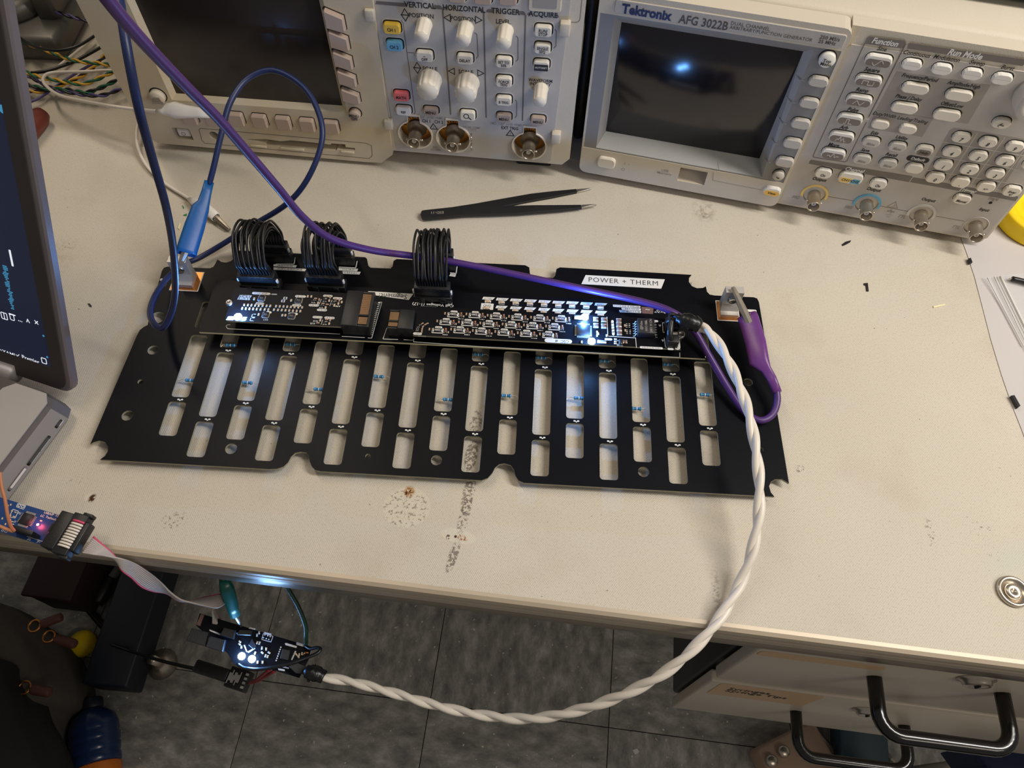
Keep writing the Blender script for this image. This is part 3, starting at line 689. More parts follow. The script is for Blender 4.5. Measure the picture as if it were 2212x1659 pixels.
for i in range(26):
    x, y = rl(*k3(1485 + rng_.random() * 140, 280 + rng_.random() * 45)); quad(gs, (x - .0008, y), (x + .0008 * rng_.random(), y + .0016 * (rng_.random() - .5)), .0003, 0)
stuff(gs.obj('silkscreen', MT['silk'], riser)); stuff(gt.obj('label_lettering', MT['print_black'], riser))
# edge sockets that take the two plug-in boards
DZL, DZR = .010, .0085       # board tops above the riser
def edge_socket(BL, BR, TL_, zt, gold_left, nrow, gap):
    a = RF.zp(*BL, zt); b_ = RF.zp(*BR, zt); t = RF.zp(*TL_, zt)
    x0, x1, y0, y1 = a.x, b_.x, a.y, t.y; w_ = x1 - x0
    g = G(); gw = w_ * (.42 if not gold_left else .40)
    if gold_left: gx0, gx1, bx0, bx1 = x0 + .0006, x0 + gw, x0 + gw, x1
    else: gx0, gx1, bx0, bx1 = x1 - gw, x1 - .0018, x0, x1 - gw
    g.rbox(((bx0 + bx1) / 2, (y0 + y1) / 2, zt / 2), (bx1 - bx0, y1 - y0, zt), .0005)
    g.box(((gx0 + gx1) / 2, (y0 + y1) / 2, zt / 2 - .0008), (gx1 - gx0, y1 - y0 - .003, zt - .0016))
    g.rbox(((gx0 + gx1) / 2, y0 + .0009, zt / 2 - .0003), (gx1 - gx0 + .001, .0018, zt - .0008), .0003)
    g.rbox(((gx0 + gx1) / 2, y1 - .0009, zt / 2 - .0003), (gx1 - gx0 + .001, .0018, zt - .0008), .0003)
    g.box(((gx0 + gx1) / 2, y0 + (y1 - y0) * gap, zt - .0006), (gx1 - gx0, .0012, .0012))
    if not gold_left: g.box((x1 - .0009, (y0 + y1) / 2, zt / 2 - .0004), (.0017, y1 - y0, zt - .001))
    o = g.obj('edge_socket', MT['plastic_black'], riser)
    c = G()
    for i in range(nrow):
        y = y0 + .0022 + (y1 - y0 - .0044) * (i + .5) / nrow
        if abs((y - y0) / (y1 - y0) - gap) < .028: continue
        c.box(((gx0 + gx1) / 2, y, zt - .0012), ((gx1 - gx0) * .96, (y1 - y0) / nrow * .6, .0007))
    stuff(c.obj('contact_row', MT['gold_pin'], o))
    return x0, x1, y0, y1
e1 = edge_socket(k1(1540, 592), k1(1895, 620), k1(1720, 158), .0125, False, 34, .31)
e2 = edge_socket(k2(90, 540), k2(432, 575), k2(155, 285), .0115, True, 20, .38)
# ------------------------------------------------------------------ two plug-in boards
ME_cap = chipcap('capacitor', .0012, .0022, .0008, 'cap_cream', 'tin')
ME_cap2 = chipcap('capacitor', .0011, .0020, .0008, 'cap_tan', 'tin')
ME_res = chipcap('chip_resistor', .0012, .0020, .0006, 'chip_black', 'tin')
g = G().rbox((0, 0, .0006), (.0042, .0042, .0011), .0002, 1, 0)
for s_ in (-1, 1):
    for k in range(7):
        g.box((s_ * .0023, -.0018 + k * .0006, .0001), (.0007, .00035, .0003), 1); g.box((-.0018 + k * .0006, s_ * .0023, .0001), (.00035, .0007, .0003), 1)
g.prism(circ(-.0015, .0015, .0003, 8), .00115, .0012, 1).text('C16', .0015, TR(0, 0, .0012, PI), 2)
ME_chip = g.mesh('control_chip', [MT['chip_black'], MT['chip_frame'], MT['chip_print']])
ME_sot = G().rbox((0, 0, .0006), (.0015, .0028, .0011), .0002, 1, 0).box((-.0011, .0009, .0002), (.0009, .0005, .0003), 1).box((-.0011, -.0009, .0002), (.0009, .0005, .0003), 1).box((.0011, 0, .0002), (.0009, .0005, .0003), 1).mesh('transistor', [MT['chip_black'], MT['tin']])
ME_led = G().rbox((0, 0, .0003), (.0022, .0030, .0006), .0001, 1, 1).lathe([(.0020, .0006), (.0020, .0011), (.0014, .0019), (.0001, .0022)], 16, 0).mesh('led', [MT['led_white'], MT['tin']])
def led_lamp(parent, M, power, col=(.10, .36, 1.0), up=.004, r=.0015):
    l = bpy.data.lights.new('led_light', 'POINT'); l.energy = power; l.color = col; l.shadow_soft_size = r
    o = bpy.data.objects.new('led_light', l); COL.objects.link(o); o.parent = parent; o.matrix_local = M @ Matrix.Translation((0, 0, up))
da = RF.zp(*k1(85, 538), DZL); db = RF.zp(*k1(1540, 604), DZL); dt = RF.zp(628, 627, DZL).y
LW, LH = e1[0] - da.x + .006, dt - da.y
LF = Frame(RF.M @ Vector((da.x, da.y, DZL)), math.degrees(BF.yaw))
dau = thing_at('control_plug_board', 'small black plug-in board with four square chips in the left socket of the riser', 'circuit board', LF)
def ll(px, py): q = LF.zp(px, py); return (q.x, q.y)
ytop = LH; notch = [(.0004, .0155), (-.0006, .0135), (-.0002, .0115), (.0012, .0100)]
nx = [( .0022 * math.cos(t), .0148 + .0026 * math.sin(t)) for t in [PI / 2 - i * PI / 6 for i in range(7)]]
lout = [(0.002, 0), (LW - .001, 0), (LW - .001, ytop), (0, ytop)] + nx + [(0, .004), (.0004, .0012)]
G().prism(lout, -.0016, 0, 0, 1).obj('board', [MT['mask_black'], MT['fr4_grey']], dau)
sx_, sy_ = .0, .0148
g = G().lathe([(.0021, -DZL), (.0021, -.0016)], 6, 0, Matrix.Translation((sx_, sy_, 0)), False).lathe([(.0027, .0), (.0028, .0010), (.0023, .0019), (.0012, .0019), (.0002, .0012)], 20, 0, Matrix.Translation((sx_, sy_, 0)))
g.obj('mounting_screw', MT['steel'], dau)
gs = G(); gt = G()
for px, py, n_, t in ((548, 198, 232, 'CELL BALANCE'), (533, 325, 108, 'U14'), (1043, 235, 138, 'CELLS'), (995, 348, 116, 'U10'), (1210, 347, 130, 'R 4207'), (1312, 406, 126, 'R 4208'), (1387, 230, 120, 'C 4221'), (1510, 260, 120, 'C 4252'), (1258, 497, 126, 'C 4201'), (1408, 505, 128, 'C 4203'), (950, 455, 120, None), (645, 436, 70, None)):
    pill(gs, ll, *k1(px, py), n_ / 5.821 / 3080, .0019, t)
x, y = ll(*k1(700, 207)); worn(gs, x, y, 0, .0042, .0012)
for i in range(4):
    x, y = ll(*k1(352 - i * 8, 225 + i * 15)); worn(gs, x, y, 0, .0085, .0013)
for px, py, n_ in ((170, 497, 80), (157, 523, 88), (340, 505, 46), (335, 530, 40)):
    x, y = ll(*k1(px, py)); w_ = n_ / 5.821 / 3080; gs.prism([(x - w_ / 2 - .0004, y - .0007), (x + w_ / 2 - .0004, y - .0007), (x + w_ / 2 + .0004, y + .0007), (x - w_ / 2 + .0004, y + .0007)], 0, .0001)
x, y = ll(*k1(838, 275))
for a_ in (.55, -.55):
    for s_ in (-1, 1):
        gs.prism(rr(.0030, .0012, .0004, 2), 0, .0001, M=TR(x + s_ * .0005, y + s_ * .0013 , 0, a_ if s_ > 0 else -a_))
for px, py in ((452, 478), (433, 525), (1348, 280), (1210, 300), (1468, 312), (1310, 365), (1352, 570)):
    x, y = ll(*k1(px, py))
    for a, b_ in (((-.0012, -.001), (.0014, -.0012)), ((-.0012, -.001), (-.001, .0012)), ((-.0002, .0014), (.0014, .0014))): quad(gs, (x + a[0], y + a[1]), (x + b_[0], y + b_[1]), .0003, 0)
for a, b_ in ((k1(1305, 270), k1(1278, 335)), (k1(1440, 280), k1(1410, 355)), (k1(1322, 528), k1(1303, 588))): quad(gs, ll(*a), ll(*b_), .0003, 0)
for p, t in ((k1(1232, 545), 'A10'), (k1(1195, 575), 'A1R'), (k1(1512, 358), 'A9R'), (k1(603, 528), 'U11')):
    x, y = ll(*p); gs.text(t, .0020, TR(x, y, .0001, PI), 0, bold=.01)
stuff(gs.obj('silkscreen', MT['silk'], dau)); stuff(gt.obj('label_lettering', MT['print_black'], dau))
for px, py in ((555, 262), (1020, 290), (606, 470), (934, 485)):
    x, y = ll(*k1(px, py)); put('control_chip', ME_chip, dau, TR(x, y, 0))
for i, px in enumerate((338, 385, 430, 477, 522, 570, 620, 665, 738, 785, 832, 878, 925, 970, 1018, 1065)):
    x, y = ll(*k1(px, 345 + i * 2.3)); put('capacitor', ME_cap, dau, TR(x, y, 0))
for i, px in enumerate((313, 360, 405, 452, 497, 545, 597, 642, 712, 763, 810, 857, 903, 950, 997, 1043)):
    x, y = ll(*k1(px, 388 + i * 2.5)); put('capacitor', ME_cap, dau, TR(x, y, 0))
for px, py in ((463, 270), (928, 290), (1135, 240), (1180, 242), (520, 468), (817, 478), (855, 478), (1278, 280), (1265, 322), (1418, 252), (1405, 293), (1532, 290), (1520, 330), (1562, 312), (1360, 380), (1468, 355), (1292, 540), (1417, 540), (1405, 582)):
    x, y = ll(*k1(px, py)); put('capacitor', ME_cap2 if px in (1278, 1417, 1532, 1418) else ME_cap, dau, TR(x, y, 0))
for px, py in ((1235, 265), (1375, 240), (1328, 328), (1490, 275), (1375, 528), (1265, 572), (1380, 340)):
    x, y = ll(*k1(px, py)); put('capacitor', ME_cap2, dau, TR(x, y, 0, PI / 2))
for px, py in ((1207, 298), (1352, 285), (1305, 362), (1462, 318), (1350, 572)):
    x, y = ll(*k1(px, py)); put('transistor', ME_sot, dau, TR(x, y, 0, PI / 2))
x, y = ll(*k1(262, 503)); put('led', ME_led, dau, TR(x, y, 0, 0, 1.35)); led_lamp(dau, TR(x, y, 0), .12)
# ---- sensor board on the right
sa = RF.zp(*k2(445, 638), DZR); sb = RF.zp(*k3(1812, 803), DZR); st = RF.zp(1038, 668, DZR).y
SW_, SH_ = sb.x - sa.x, st - sa.y
SF = Frame(RF.M @ Vector((sa.x, sa.y, DZR)), math.degrees(BF.yaw))
sen = thing_at('sensor_plug_board', 'long black plug-in board crowded with small resistors in the right socket of the riser', 'circuit board', SF)
def sl(px, py, z=0.0): q = SF.zp(px, py, z); return (q.x, q.y)
xl = e2[1] - sa.x - .004
G().prism([(0, 0), (SW_, 0), (SW_, SH_), (xl, SH_), (xl, .004), (0, .004)], -.0016, 0, 0, 1).obj('board', [MT['mask_black'], MT['fr4_grey']], sen)
gs = G(); gt = G()
g22 = G().rbox((0, 0, .0005), (.0052, .0030, .0010), .0002, 1, 0).rbox((-.0030, 0, .0005), (.0010, .0031, .00105), .0002, 1, 1).rbox((.0030, 0, .0005), (.0010, .0031, .00105), .0002, 1, 1).text('22R0', .0019, TR(0, 0, .00105, PI), 2, bold=.01)
ME_22 = g22.mesh('power_resistor', [MT['chip_black'], MT['tin'], MT['silk']])
ME_q = G().rbox((0, 0, .0005), (.0020, .0016, .001), .0001, 1, 0).rbox((0, .0019, .0004), (.0012, .0013, .0008), .0001, 1, 2).box((-.0007, -.0011, .0002), (.0005, .0006, .0003), 1).box((.0007, -.0011, .0002), (.0005, .0006, .0003), 1).mesh('switch_transistor', [MT['cap_brown'], MT['tin'], MT['cap_tan']])
ce_ = crop(820, 520, 2.989)
def cell(px, py, k, last):
    x, y = sl(*ce_(px, py))
    put('power_resistor', ME_22, sen, TR(x, y, .0001))
    for a, b_ in (((-.0038, -.0020), (.0038, -.0020)), ((-.0038, -.0020), (-.0038, .0018)), ((.0038, -.0020), (.0038, .0018))): quad(gs, (x + a[0], y + a[1]), (x + b_[0], y + b_[1]), .0006, 0)
    w_ = .0050; gs.prism(rr(w_, .0017, .0008, 3), 0, .0001, M=TR(x + .0004, y + .0027, 0)); worn(gt, x + .0004, y + .0027, .0001, .0036, .0008)
    put('capacitor', ME_cap2, sen, TR(x - .0058, y + .0004, 0))
    put('switch_transistor', ME_q, sen, TR(x + .0056, y - .0006, 0))
    if not last: put('capacitor', ME_cap, sen, TR(x + .0075, y - .0012, 0, 0, .7))
    worn(gs, x + .0056, y - .0032, 0, .0036, .0009)
rows = (((475, 478), (613, 482), (750, 490), (888, 497), (1030, 503), (1170, 508)), ((425, 527), (565, 533), (703, 540), (847, 547), (985, 553), (1127, 560)), ((375, 580), (515, 580), (655, 588), (800, 595), (945, 603), (1088, 611)))
k = 0
for r_ in rows:
    for i, p in enumerate(r_): k += 1; cell(*p, k, i == 5)
for px, py, a_ in ((570, 487, .6), (540, 505, .5), (513, 535, .2), (503, 560, .1), (497, 582, 0), (635, 487, .5), (607, 502, .6), (577, 527, .9), (567, 553, 1.2), (562, 578, 1.4), (560, 598, 1.5)):
    x, y = sl(*k2(px, py)); put('chip_resistor', ME_cap2 if px > 555 else ME_res, sen, TR(x, y, 0, a_ + PI / 2, .8))
pill(gs, sl, *k2(503, 620), .0062, .0019, 'CELLS'); pill(gs, sl, *k4(1470, 758), .0190, .0034, None); x, y = sl(*k4(1525, 764)); gt.text('CSC  #', .0032, TR(x, y, .00014, PI), 0, bold=.01)
for i in range(6): x, y = sl(*k2(512 + i * 18, 650)); gs.box((x, .0003, -.0008), (.0004, .0008, .0016))
for i in range(6): x, y = sl(*k3(1460 + i * 17, 790)); gs.box((x, .0003, -.0008), (.0004, .0008, .0016))
# micro-controller, led pair, inductors, transformer
g = G().rbox((0, 0, .0008), (.0092, .0092, .0014), .0002, 1, 0)
for s_ in (-1, 1):
    for k in range(12):
        g.box((s_ * .0052, -.0041 + k * .00075, .0003), (.0014, .00035, .0004), 1); g.box((-.0041 + k * .00075, s_ * .0052, .0003), (.00035, .0014, .0004), 1)
x, y = sl(*k3(582, 552)); put('microcontroller', g.mesh('microcontroller', [MT['chip_black'], MT['tin']]), sen, TR(x, y, 0))
x, y = sl(*k3(552, 462)); gs.prism([(x - .0016, y - .0012), (x + .0016, y - .0012), (x + .001, y + .0018)], 0, .0001)
ME_ind = G().rbox((0, 0, .0007), (.0034, .0024, .0014), .0002, 1, 0).rbox((0, .0015, .0006), (.0036, .0007, .0012), .0001, 1, 1).rbox((0, -.0015, .0006), (.0036, .0007, .0012), .0001, 1, 1).mesh('inductor', [MT['cap_brown'], MT['tin']])
for px, py in ((738, 415), (838, 423), (740, 490), (838, 498), (1028, 432), (1028, 480), (1032, 532), (1035, 585)):
    x, y = sl(*k3(px, py)); put('inductor', ME_ind, sen, TR(x, y, 0))
for px, py in ((1103, 488), (1108, 550), (755, 570), (770, 590), (755, 612), (875, 615), (1125, 475), (1160, 475), (1125, 500), (1160, 500), (1130, 555), (1170, 555), (1130, 580), (1170, 580), (560, 695)):
    x, y = sl(*k3(px, py)); put('chip_resistor', ME_res if px > 1110 else ME_cap, sen, TR(x, y, 0, 0, .9))
g = G().rbox((0, 0, .0034), (.0118, .0125, .0058), .0004, 2, 0)
for s_ in (-1, 1):
    for k in range(6):
        yy = -.0052 + k * .0021; g.tube([(s_ * .0058, yy, .003), (s_ * .0068, yy, .003), (s_ * .0072, yy, .0003), (s_ * .0084, yy, .0003)], .00035, 6, 1, sub=2)
for i, t in enumerate(('@Pulse', 'HX1188L', '2401 H CN')): g.text(t, .0024, TR(-.0034 + i * .0033, 0, .0064, PI / 2), 2, bold=.01)
x, y = sl(*k3(1352, 535)); put('transformer', g.mesh('transformer', [MT['chip_black'], MT['tin'], MT['chip_print']]), sen, TR(x + .0002, y - .001, 0))
x, y = sl(*k3(1050, 705)); put('transistor', ME_sot, sen, TR(x, y, 0, 0, 1.7))
for py in (660, 690, 715): x, y = sl(*k3(985, py)); put('capacitor', ME_cap, sen, TR(x, y, 0, PI / 2, .9))
x, y = sl(*k3(1105, 695)); put('inductor', ME_ind, sen, TR(x, y, 0, PI / 2, .8))
def sq2(pts, wd=.0004):
    P_ = [sl(*p) for p in pts]
    for i in range(len(P_) - 1): quad(gs, P_[i], P_[i + 1], wd, 0)
sq2([k3(880, 375), k3(890, 618), k3(1240, 640), k3(1250, 765)]); sq2([k3(1600, 450), k3(1578, 450), k3(1585, 570), k3(1620, 572)]); sq2([k3(1600, 640), k3(1615, 755), k3(1665, 765)]); sq2([k3(1005, 735), k3(1080, 742)])
for px, py, n_, t in ((898, 658, 95, None), (1490, 430, 70, None), (1437, 765, 285, 'COVER A CLIPON FREE'), (1680, 780, 75, None)): pill(gs, sl, *k3(px, py), n_ / 5.82 / 3080, .0017, t)
for i in range(5): pill(gs, sl, *k3(948 + i * 3, 440 + i * 36), .0018, .0034)
pill(gs, sl, *k3(1762, 708), .0040, .0110, 'TO CORE', .0022, PI / 2, ang_=0)
x, y = sl(*k3(1545, 487)); gs.prism([(x - .001, y + .0008), (x + .001, y + .0008), (x, y - .001)], 0, .0001); x, y = sl(*k3(1583, 675)); gs.prism([(x - .001, y + .0008), (x + .001, y + .0008), (x, y - .001)], 0, .0001)
x, y = sl(*k3(815, 692)); gt.text('101', .0022, TR(x, y, .0006, PI), 0); G().rbox((x, y, .0003), (.0062, .0024, .0005), .0001, 1).obj('capacitor_array', MT['tin'], sen)
x, y = sl(*k3(520, 390)); G().rbox((x, y, .0004), (.0060, .0034, .0007), .0001, 1).obj('capacitor_array', MT['tin'], sen)
stuff(gs.obj('silkscreen', MT['silk'], sen)); stuff(gt.obj('label_lettering', MT['print_black'], sen))
for px, py, pw in ((600, 388, .13), (685, 692, .15)):
    x, y = sl(*k3(px, py)); put('led', ME_led, sen, TR(x, y, 0, PI / 2, 1.3)); led_lamp(sen, TR(x, y, 0), pw)
def jack(px, py, nm):
    x, y = sl(*k3(px, py)); G().rbox((x, y, .0036), (.0075, .0088, .0072), .0004).box((x, y - .0044, .004), (.005, .0006, .0036), 1).box((x + .001, y + .003, .0073), (.004, .002, .0002), 2).obj('plug_socket', [MT['plastic_black'], MT['port_dark'], MT['chip_frame']], sen); return x, y
jk1 = jack(1690, 700, 'a'); jk2 = jack(1668, 520, 'b')
x, y = sl(*k3(1790, 640)); G().lathe([(.0021, -DZR), (.0021, .0020)], 6, 0, Matrix.Translation((x, y, 0)), False).lathe([(.0027, .002), (.0029, .0026), (.0029, .0050), (.0018, .0052), (.0014, .0040), (.0002, .0040)], 20, 0, Matrix.Translation((x, y, 0))).obj('mounting_screw', MT['steel'], sen)
# ------------------------------------------------------------------ three wire harnesses
def harness(i, label, BLp, BRp, up, nw, seed, bul):
    rn = random.Random(seed)
    a = on_bf(*BLp, RZ); b_ = on_bf(*BRp, RZ); W = b_.x - a.x; xm = (a.x + b_.x) / 2; y0 = (a.y + b_.y) / 2 + .0042
    hx, hy, _w = up
    t = thing('wire_harness', label, 'wire harness', BF.M @ Vector((xm, y0, RZ + .0055)), math.degrees(BF.yaw), 'black jumper harnesses between carrier and riser')
    T = Matrix.Translation((-xm, -y0, -RZ - .0055))
    q = RF.I @ (BF.M @ Vector((xm, y0, RZ)))
    h = G().rbox((q.x, q.y, .0028), (W + .001, .0086, .0056), .0005)
    for s_ in (-1, 1): h.rbox((q.x + s_ * W * .28, q.y - .0046, .0025), (.004, .0012, .005), .0003)
    h.obj('header', MT['plastic_black'], riser)
    def plug(x, y, z, h_, wd):
        g = G().rbox((x, y, z + h_ / 2), (wd, .0068, h_), .0005).rbox((x, y - .0036, z + h_ - .0012), (wd * .98, .0012, .0024), .0003)
        for k in range(5): g.box((x - wd * .34 + k * wd * .17, y - .0043, z + h_ - .001), (wd * .09, .0004, .0010), 1)
        o = g.obj('plug', [MT['plastic_black'], MT['port_dark']], t)
        o.data.transform(T)
        for s_ in (-1, 1):
            l = G().rbox((x + s_ * (wd / 2 + .0007), y - .002, z + h_ * .42), (.0014, .0022, .0036), .0005); l.v = [T @ v for v in l.v]; l.obj('latch', MT['silk'], o)
    hl = .0105; plug(xm, y0, RZ + .0055, hl, W * .96); plug(hx, hy, .0098, .009, _w * .94)
    zt = RZ + .0055 + hl; zu = .0188; n2 = nw // 2
    for k in range(nw):
        row, j = k % 2, k // 2
        f = (j + .5) / n2 - .5
        xa = xm + f * W * .84; ya = y0 - .0012 + row * .0026; xb = hx + f * _w * .84; yb_ = hy + .0014 - row * .0026
        ap = .0445 + (.004 if row == 0 else -.001) + rn.uniform(-.0022, .0022); sx = rn.uniform(-.0016, .0016) + bul * (1 - abs(f) * .4)
        P_ = [(xa, ya, zt - .002), (xa + sx * .1, ya + .0002, zt + .004), (xa + sx * .6, ya + .001 + rn.uniform(0, .0012), zt + .0095), (xa * .62 + xb * .38 + sx * 1.1, ya * .55 + yb_ * .45 - .001, ap), (xa * .35 + xb * .65 + sx * .7, ya * .2 + yb_ * .8 + .002, ap - .002), (xb + sx * .2, yb_ + .002, zu + .010), (xb, yb_, zu + .002), (xb, yb_, zu - .002)]
        g = G().tube([T @ Vector(p) for p in P_], .00088, 7, sub=5); g.obj('wire', MT['wire_black'], t)
harness(0, 'black jumper wire harness nearest the blue clip lead, its loops fanning left', k1(308, 150), k1(782, 190), HDR[0], 22, 5, -.0045)
harness(1, 'black jumper wire harness in the middle of the three, above the plug-in board', k5(158, 742), k5(615, 772), HDR[1], 22, 6, -.003)
harness(2, 'black jumper wire harness crossed by the purple cable', k5(1490, 880), k5(1950, 912), HDR[2], 24, 7, -.0008)
# ------------------------------------------------------------------ oscilloscope
OF = Frame(at(820, 352.6, .004), -3.9)
osc = thing_at('oscilloscope', 'beige bench oscilloscope with dark screen and four columns of knobs and buttons', 'oscilloscope', OF)
o1 = crop(240, 0, 3.687); o2 = crop(780, 0, 4.367)
def of(p, y=0.0): q = OF.yp(p[0], p[1], y); return q.x, q.z
SPL = -.0040                 # screen side ends here, panel starts
XL, XR, ZT = -.199, .1605, .178
YPAN = .003                   # the control panel sits slightly back
scr = [of(p, .002) for p in ((381, 202), (739, 233), (687.5, 0), (286, 0))]
sx0 = (scr[0][0] + scr[3][0]) / 2; sx1 = (scr[1][0] + scr[2][0]) / 2; sz0 = (scr[0][1] + scr[1][1]) / 2; sz1 = .1555
# shell behind the front
g = G()
g.rbox(((XL + XR) / 2, .0825, ZT / 2 + .006), (XR - XL - .004, .139, ZT - .012), .006, 3)
g.obj('housing', MT['case_beige'], osc)
# left front: screen surround with its own lower lip
lo = [(XL, .010), (XL + .008, .0035), (-.012, 0.0), (.0015, .0005), (.0125, .0105), (.0165, ZT - .004), (-.03, ZT), (XL + .008, ZT), (XL, ZT - .01)]
hole = [(sx0 - .004, sz0 - .004), (sx1 + .004, sz0 - .004), (sx1 + .004, sz1 + .004), (sx0 - .004, sz1 + .004)]
pz, px_ = of(o1(570, 1067))[1], of(o1(570, 1067))[0]
pw = sh(rr(.0150, .0120, .0008, 2), px_, pz)
fl0, fl1 = of(o1(1075, 1110)), of(o1(1945, 1185))
fz = [(of(o1(*p))) for p in ((1070, 1108), (1230, 1140), (1235, 1160), (1430, 1178), (1600, 1190), (1790, 1200), (1800, 1190), (1945, 1195), (1940, 1180), (1868, 1172), (1865, 1150), (1755, 1142), (1748, 1152), (1560, 1130), (1430, 1118), (1350, 1125), (1230, 1108))][::-1]
_fa = sum(fz[i - 1][0] * fz[i][1] - fz[i][0] * fz[i - 1][1] for i in range(len(fz)))
if _fa < 0: fz = fz[::-1]
jx, jz = of(o1(820, 1080))
FR = FACE(0, 0, 0)
g = G(); g.prism(lo, -.012, 0, 0, None, [hole, pw, fz, circ(jx, jz, .0042, 16)], M=FR)
g.obj('screen_surround', MT['case_warm'], osc)
g = G()
for a, b_ in zip(hole, hole[1:] + hole[:1]):
    ia = (min(max(a[0], sx0), sx1), min(max(a[1], sz0), sz1)); ib = (min(max(b_[0], sx0), sx1), min(max(b_[1], sz0), sz1))
    g.add([(a[0], 0, a[1]), (b_[0], 0, b_[1]), (ib[0], .0035, ib[1]), (ia[0], .0035, ia[1])], [(0, 1, 2, 3)])
g.obj('screen_rim', MT['case_warm'], osc)
G().rbox(((sx0 + sx1) / 2, .0065, (sz0 + sz1) / 2), (sx1 - sx0 + .004, .006, sz1 - sz0 + .004), .0004, 1).obj('screen', MT['screen_brown'], osc)
G().box((px_, .009, pz), (.02, .004, .018)).box(((fl0[0] + fl1[0]) / 2, .010, (fl0[1] + fl1[1]) / 2), (.11, .002, .03), 1).box((jx, .010, jz), (.012, .002, .012), 1).obj('recess_backing', [MT['case_warm'], MT['dark_slot']], osc)
# control panel
cx0, cz0 = of(o2(330, 1400), YPAN); cx1, cz1 = of(o2(1785, 1518), YPAN)
pout = [(.0015, .0125), (.0125, .0125), (XR - .006, .0110), (XR, .018), (XR, ZT - .01), (XR - .01, ZT), (.010, ZT), (.004, .08)]
BN = [of(o2(*p), YPAN) for p in ((515, 1262), (873, 1300), (1587, 1368))]
def bnc_hole(x, z):
    o = []
    for i in range(25):
        a = math.radians(112 + i * (316 / 24)); o.append((x + .0132 * math.cos(a), z + .0132 * math.sin(a)))
    return o + [(x + .0048, z + .0185), (x - .0048, z + .0185)]
bh = [bnc_hole(*b_) for b_ in BN]
g = G(); g.prism(pout, -.010, -YPAN, 0, None, bh, M=FR); g.obj('panel_frame', MT['case_beige'], osc)
pin = [of(o2(*p), YPAN) for p in ((345, 1410), (1775, 1522), (1790, 1505))] + [(cx1 + .006, ZT - .006), (cx0 - .0005, ZT - .006), of(o2(332, 1385), YPAN)]
gl = G(); gl.prism(pin, -YPAN, -YPAN + .0007, 0, None, bh, M=FR); gl.obj('control_panel', MT['panel_grey'], osc)
YP = YPAN - .0007
def pf(x, y, d=0.0): return of(o2(x, y), YP - d)
def button(parent, f, F_, px, py, w_, h_, mt, d=.0035, r=.0022, name='button', cham=.0008, gap=None, band=None, txt=None, size=.003, k='print_black', shear=0.0, dz=-.06, bold=.022):
    """one push button: cap, dark gap and moulded rim round it, and its printed legend as a sub-part"""
    x, z = F_(px, py, d * .5)
    xa = F_(px - w_ / 2, py, d * .5)[0]; xb = F_(px + w_ / 2, py, d * .5)[0]
    za = F_(px, py + h_ / 2, d * .5)[1]; zb_ = F_(px, py - h_ / 2, d * .5)[1]
    W_, H_ = xb - xa, (zb_ - za) - d * .75
    M = FACE(x, f, z); g = G().prism(rr(W_, H_, r, 4), -.001, d, 0, None, (), None, cham)
    if gap:
        g.prism(rr(W_ + gap, H_ + gap, r + .0006, 4), 0, .00015, 1, M=Matrix.Translation((.0002, .0003, 0)))
        if gap > .001: g.prism(rr(W_ + gap * 2, H_ + gap * 2, r + .0014, 4), 0, .0001, 2, M=Matrix.Translation((.0002, .0003, 0)))
    o = put(name, g.mesh(name, [MT[mt], MT['dark_slot'], MT['zone_light']]), parent, M)
    if band: G().prism(rr(W_ - .0014, H_ * .62, H_ * .3, 5), d, d + .0001, 0, M=Matrix.Translation((0, -H_ * .14, 0))).obj('band', MT[band], o)
    if txt: G().text(txt, size, Matrix.Translation((0, H_ * dz, d + .00022)), 0, 'CENTER', bold, .80, shear).obj('legend', MT[k], o)
    return o, (x, z, f - d, W_, H_)
lt = {}
def L_(k): return lt.setdefault(k, G())
def legend(txt, x, y, z, size, k='print_black', bold=.02, align='CENTER', shear=0.0, sx=1.0):
    L_(k).text(txt, size, FACE(x, y - .00012, z), 0, align, bold, sx, shear)
def obut(px, py, w_, h_, mt, txt=None, size=.0034, d=.0035):
    o, (x, z, y, W_, H_) = button(osc, YP, pf, px, py, w_, h_, mt, d, gap=.0016, txt=txt, size=size * .86)
    return x, z, y
B_ = 'button_cream'
obut(292, 265, 158, 132, 'button_yellow', 'CH 1', .0042); obut(315, 428, 152, 122, 'button_blue', 'CH 2', .0042)
obut(600, 528, 155, 125, B_, '~\nOFF', .0038); obut(980, 555, 150, 122, B_, 'DELAY', .0038)
obut(1347, 585, 150, 125, B_, 'SET TO\n50%', .0036); obut(1348, 768, 148, 122, B_, 'FORCE\nTRIG', .0036)
obut(1347, 948, 145, 112, B_, 'B TRIG', .0036); obut(1347, 1108, 140, 102, 'button_taupe', 'MENU', .0040)
obut(1718, 290, 162, 135, B_, 'RUN/\nSTOP', .0038); obut(1712, 455, 152, 125, B_, 'SINGLE\nSEQ', .0036)
x, z, y = obut(1700, 612, 150, 118, B_)
L_('print_black').prism(rr(.0102, .0052, .0004, 2), 0, .0001, M=FACE(x, y, z - .0012)); legend('AUTOSET', x, y - .0001, z - .0012, .0020, 'print_white', .01)
obut(1668, 1135, 138, 102, 'button_taupe', 'MENU', .0040)
obut(380, 905, 142, 112, 'button_pink', 'MATH', .0042); obut(402, 1042, 140, 102, 'button_white', 'REF', .0036); obut(658, 1048, 140, 95, 'button_taupe', 'MENU', .0042)
x, z, y = obut(1005, 1088, 142, 112, B_)
L_('print_black').prism(circ(-.0008, .0004, .0023, 16), 0, .0001, holes=[circ(-.0008, .0004, .0017, 16)], M=FACE(x, y, z)).prism([(.0008, -.0010), (.0012, -.0004), (.0034, -.0022), (.0028, -.0029)], 0, .0001, M=FACE(x, y, z))
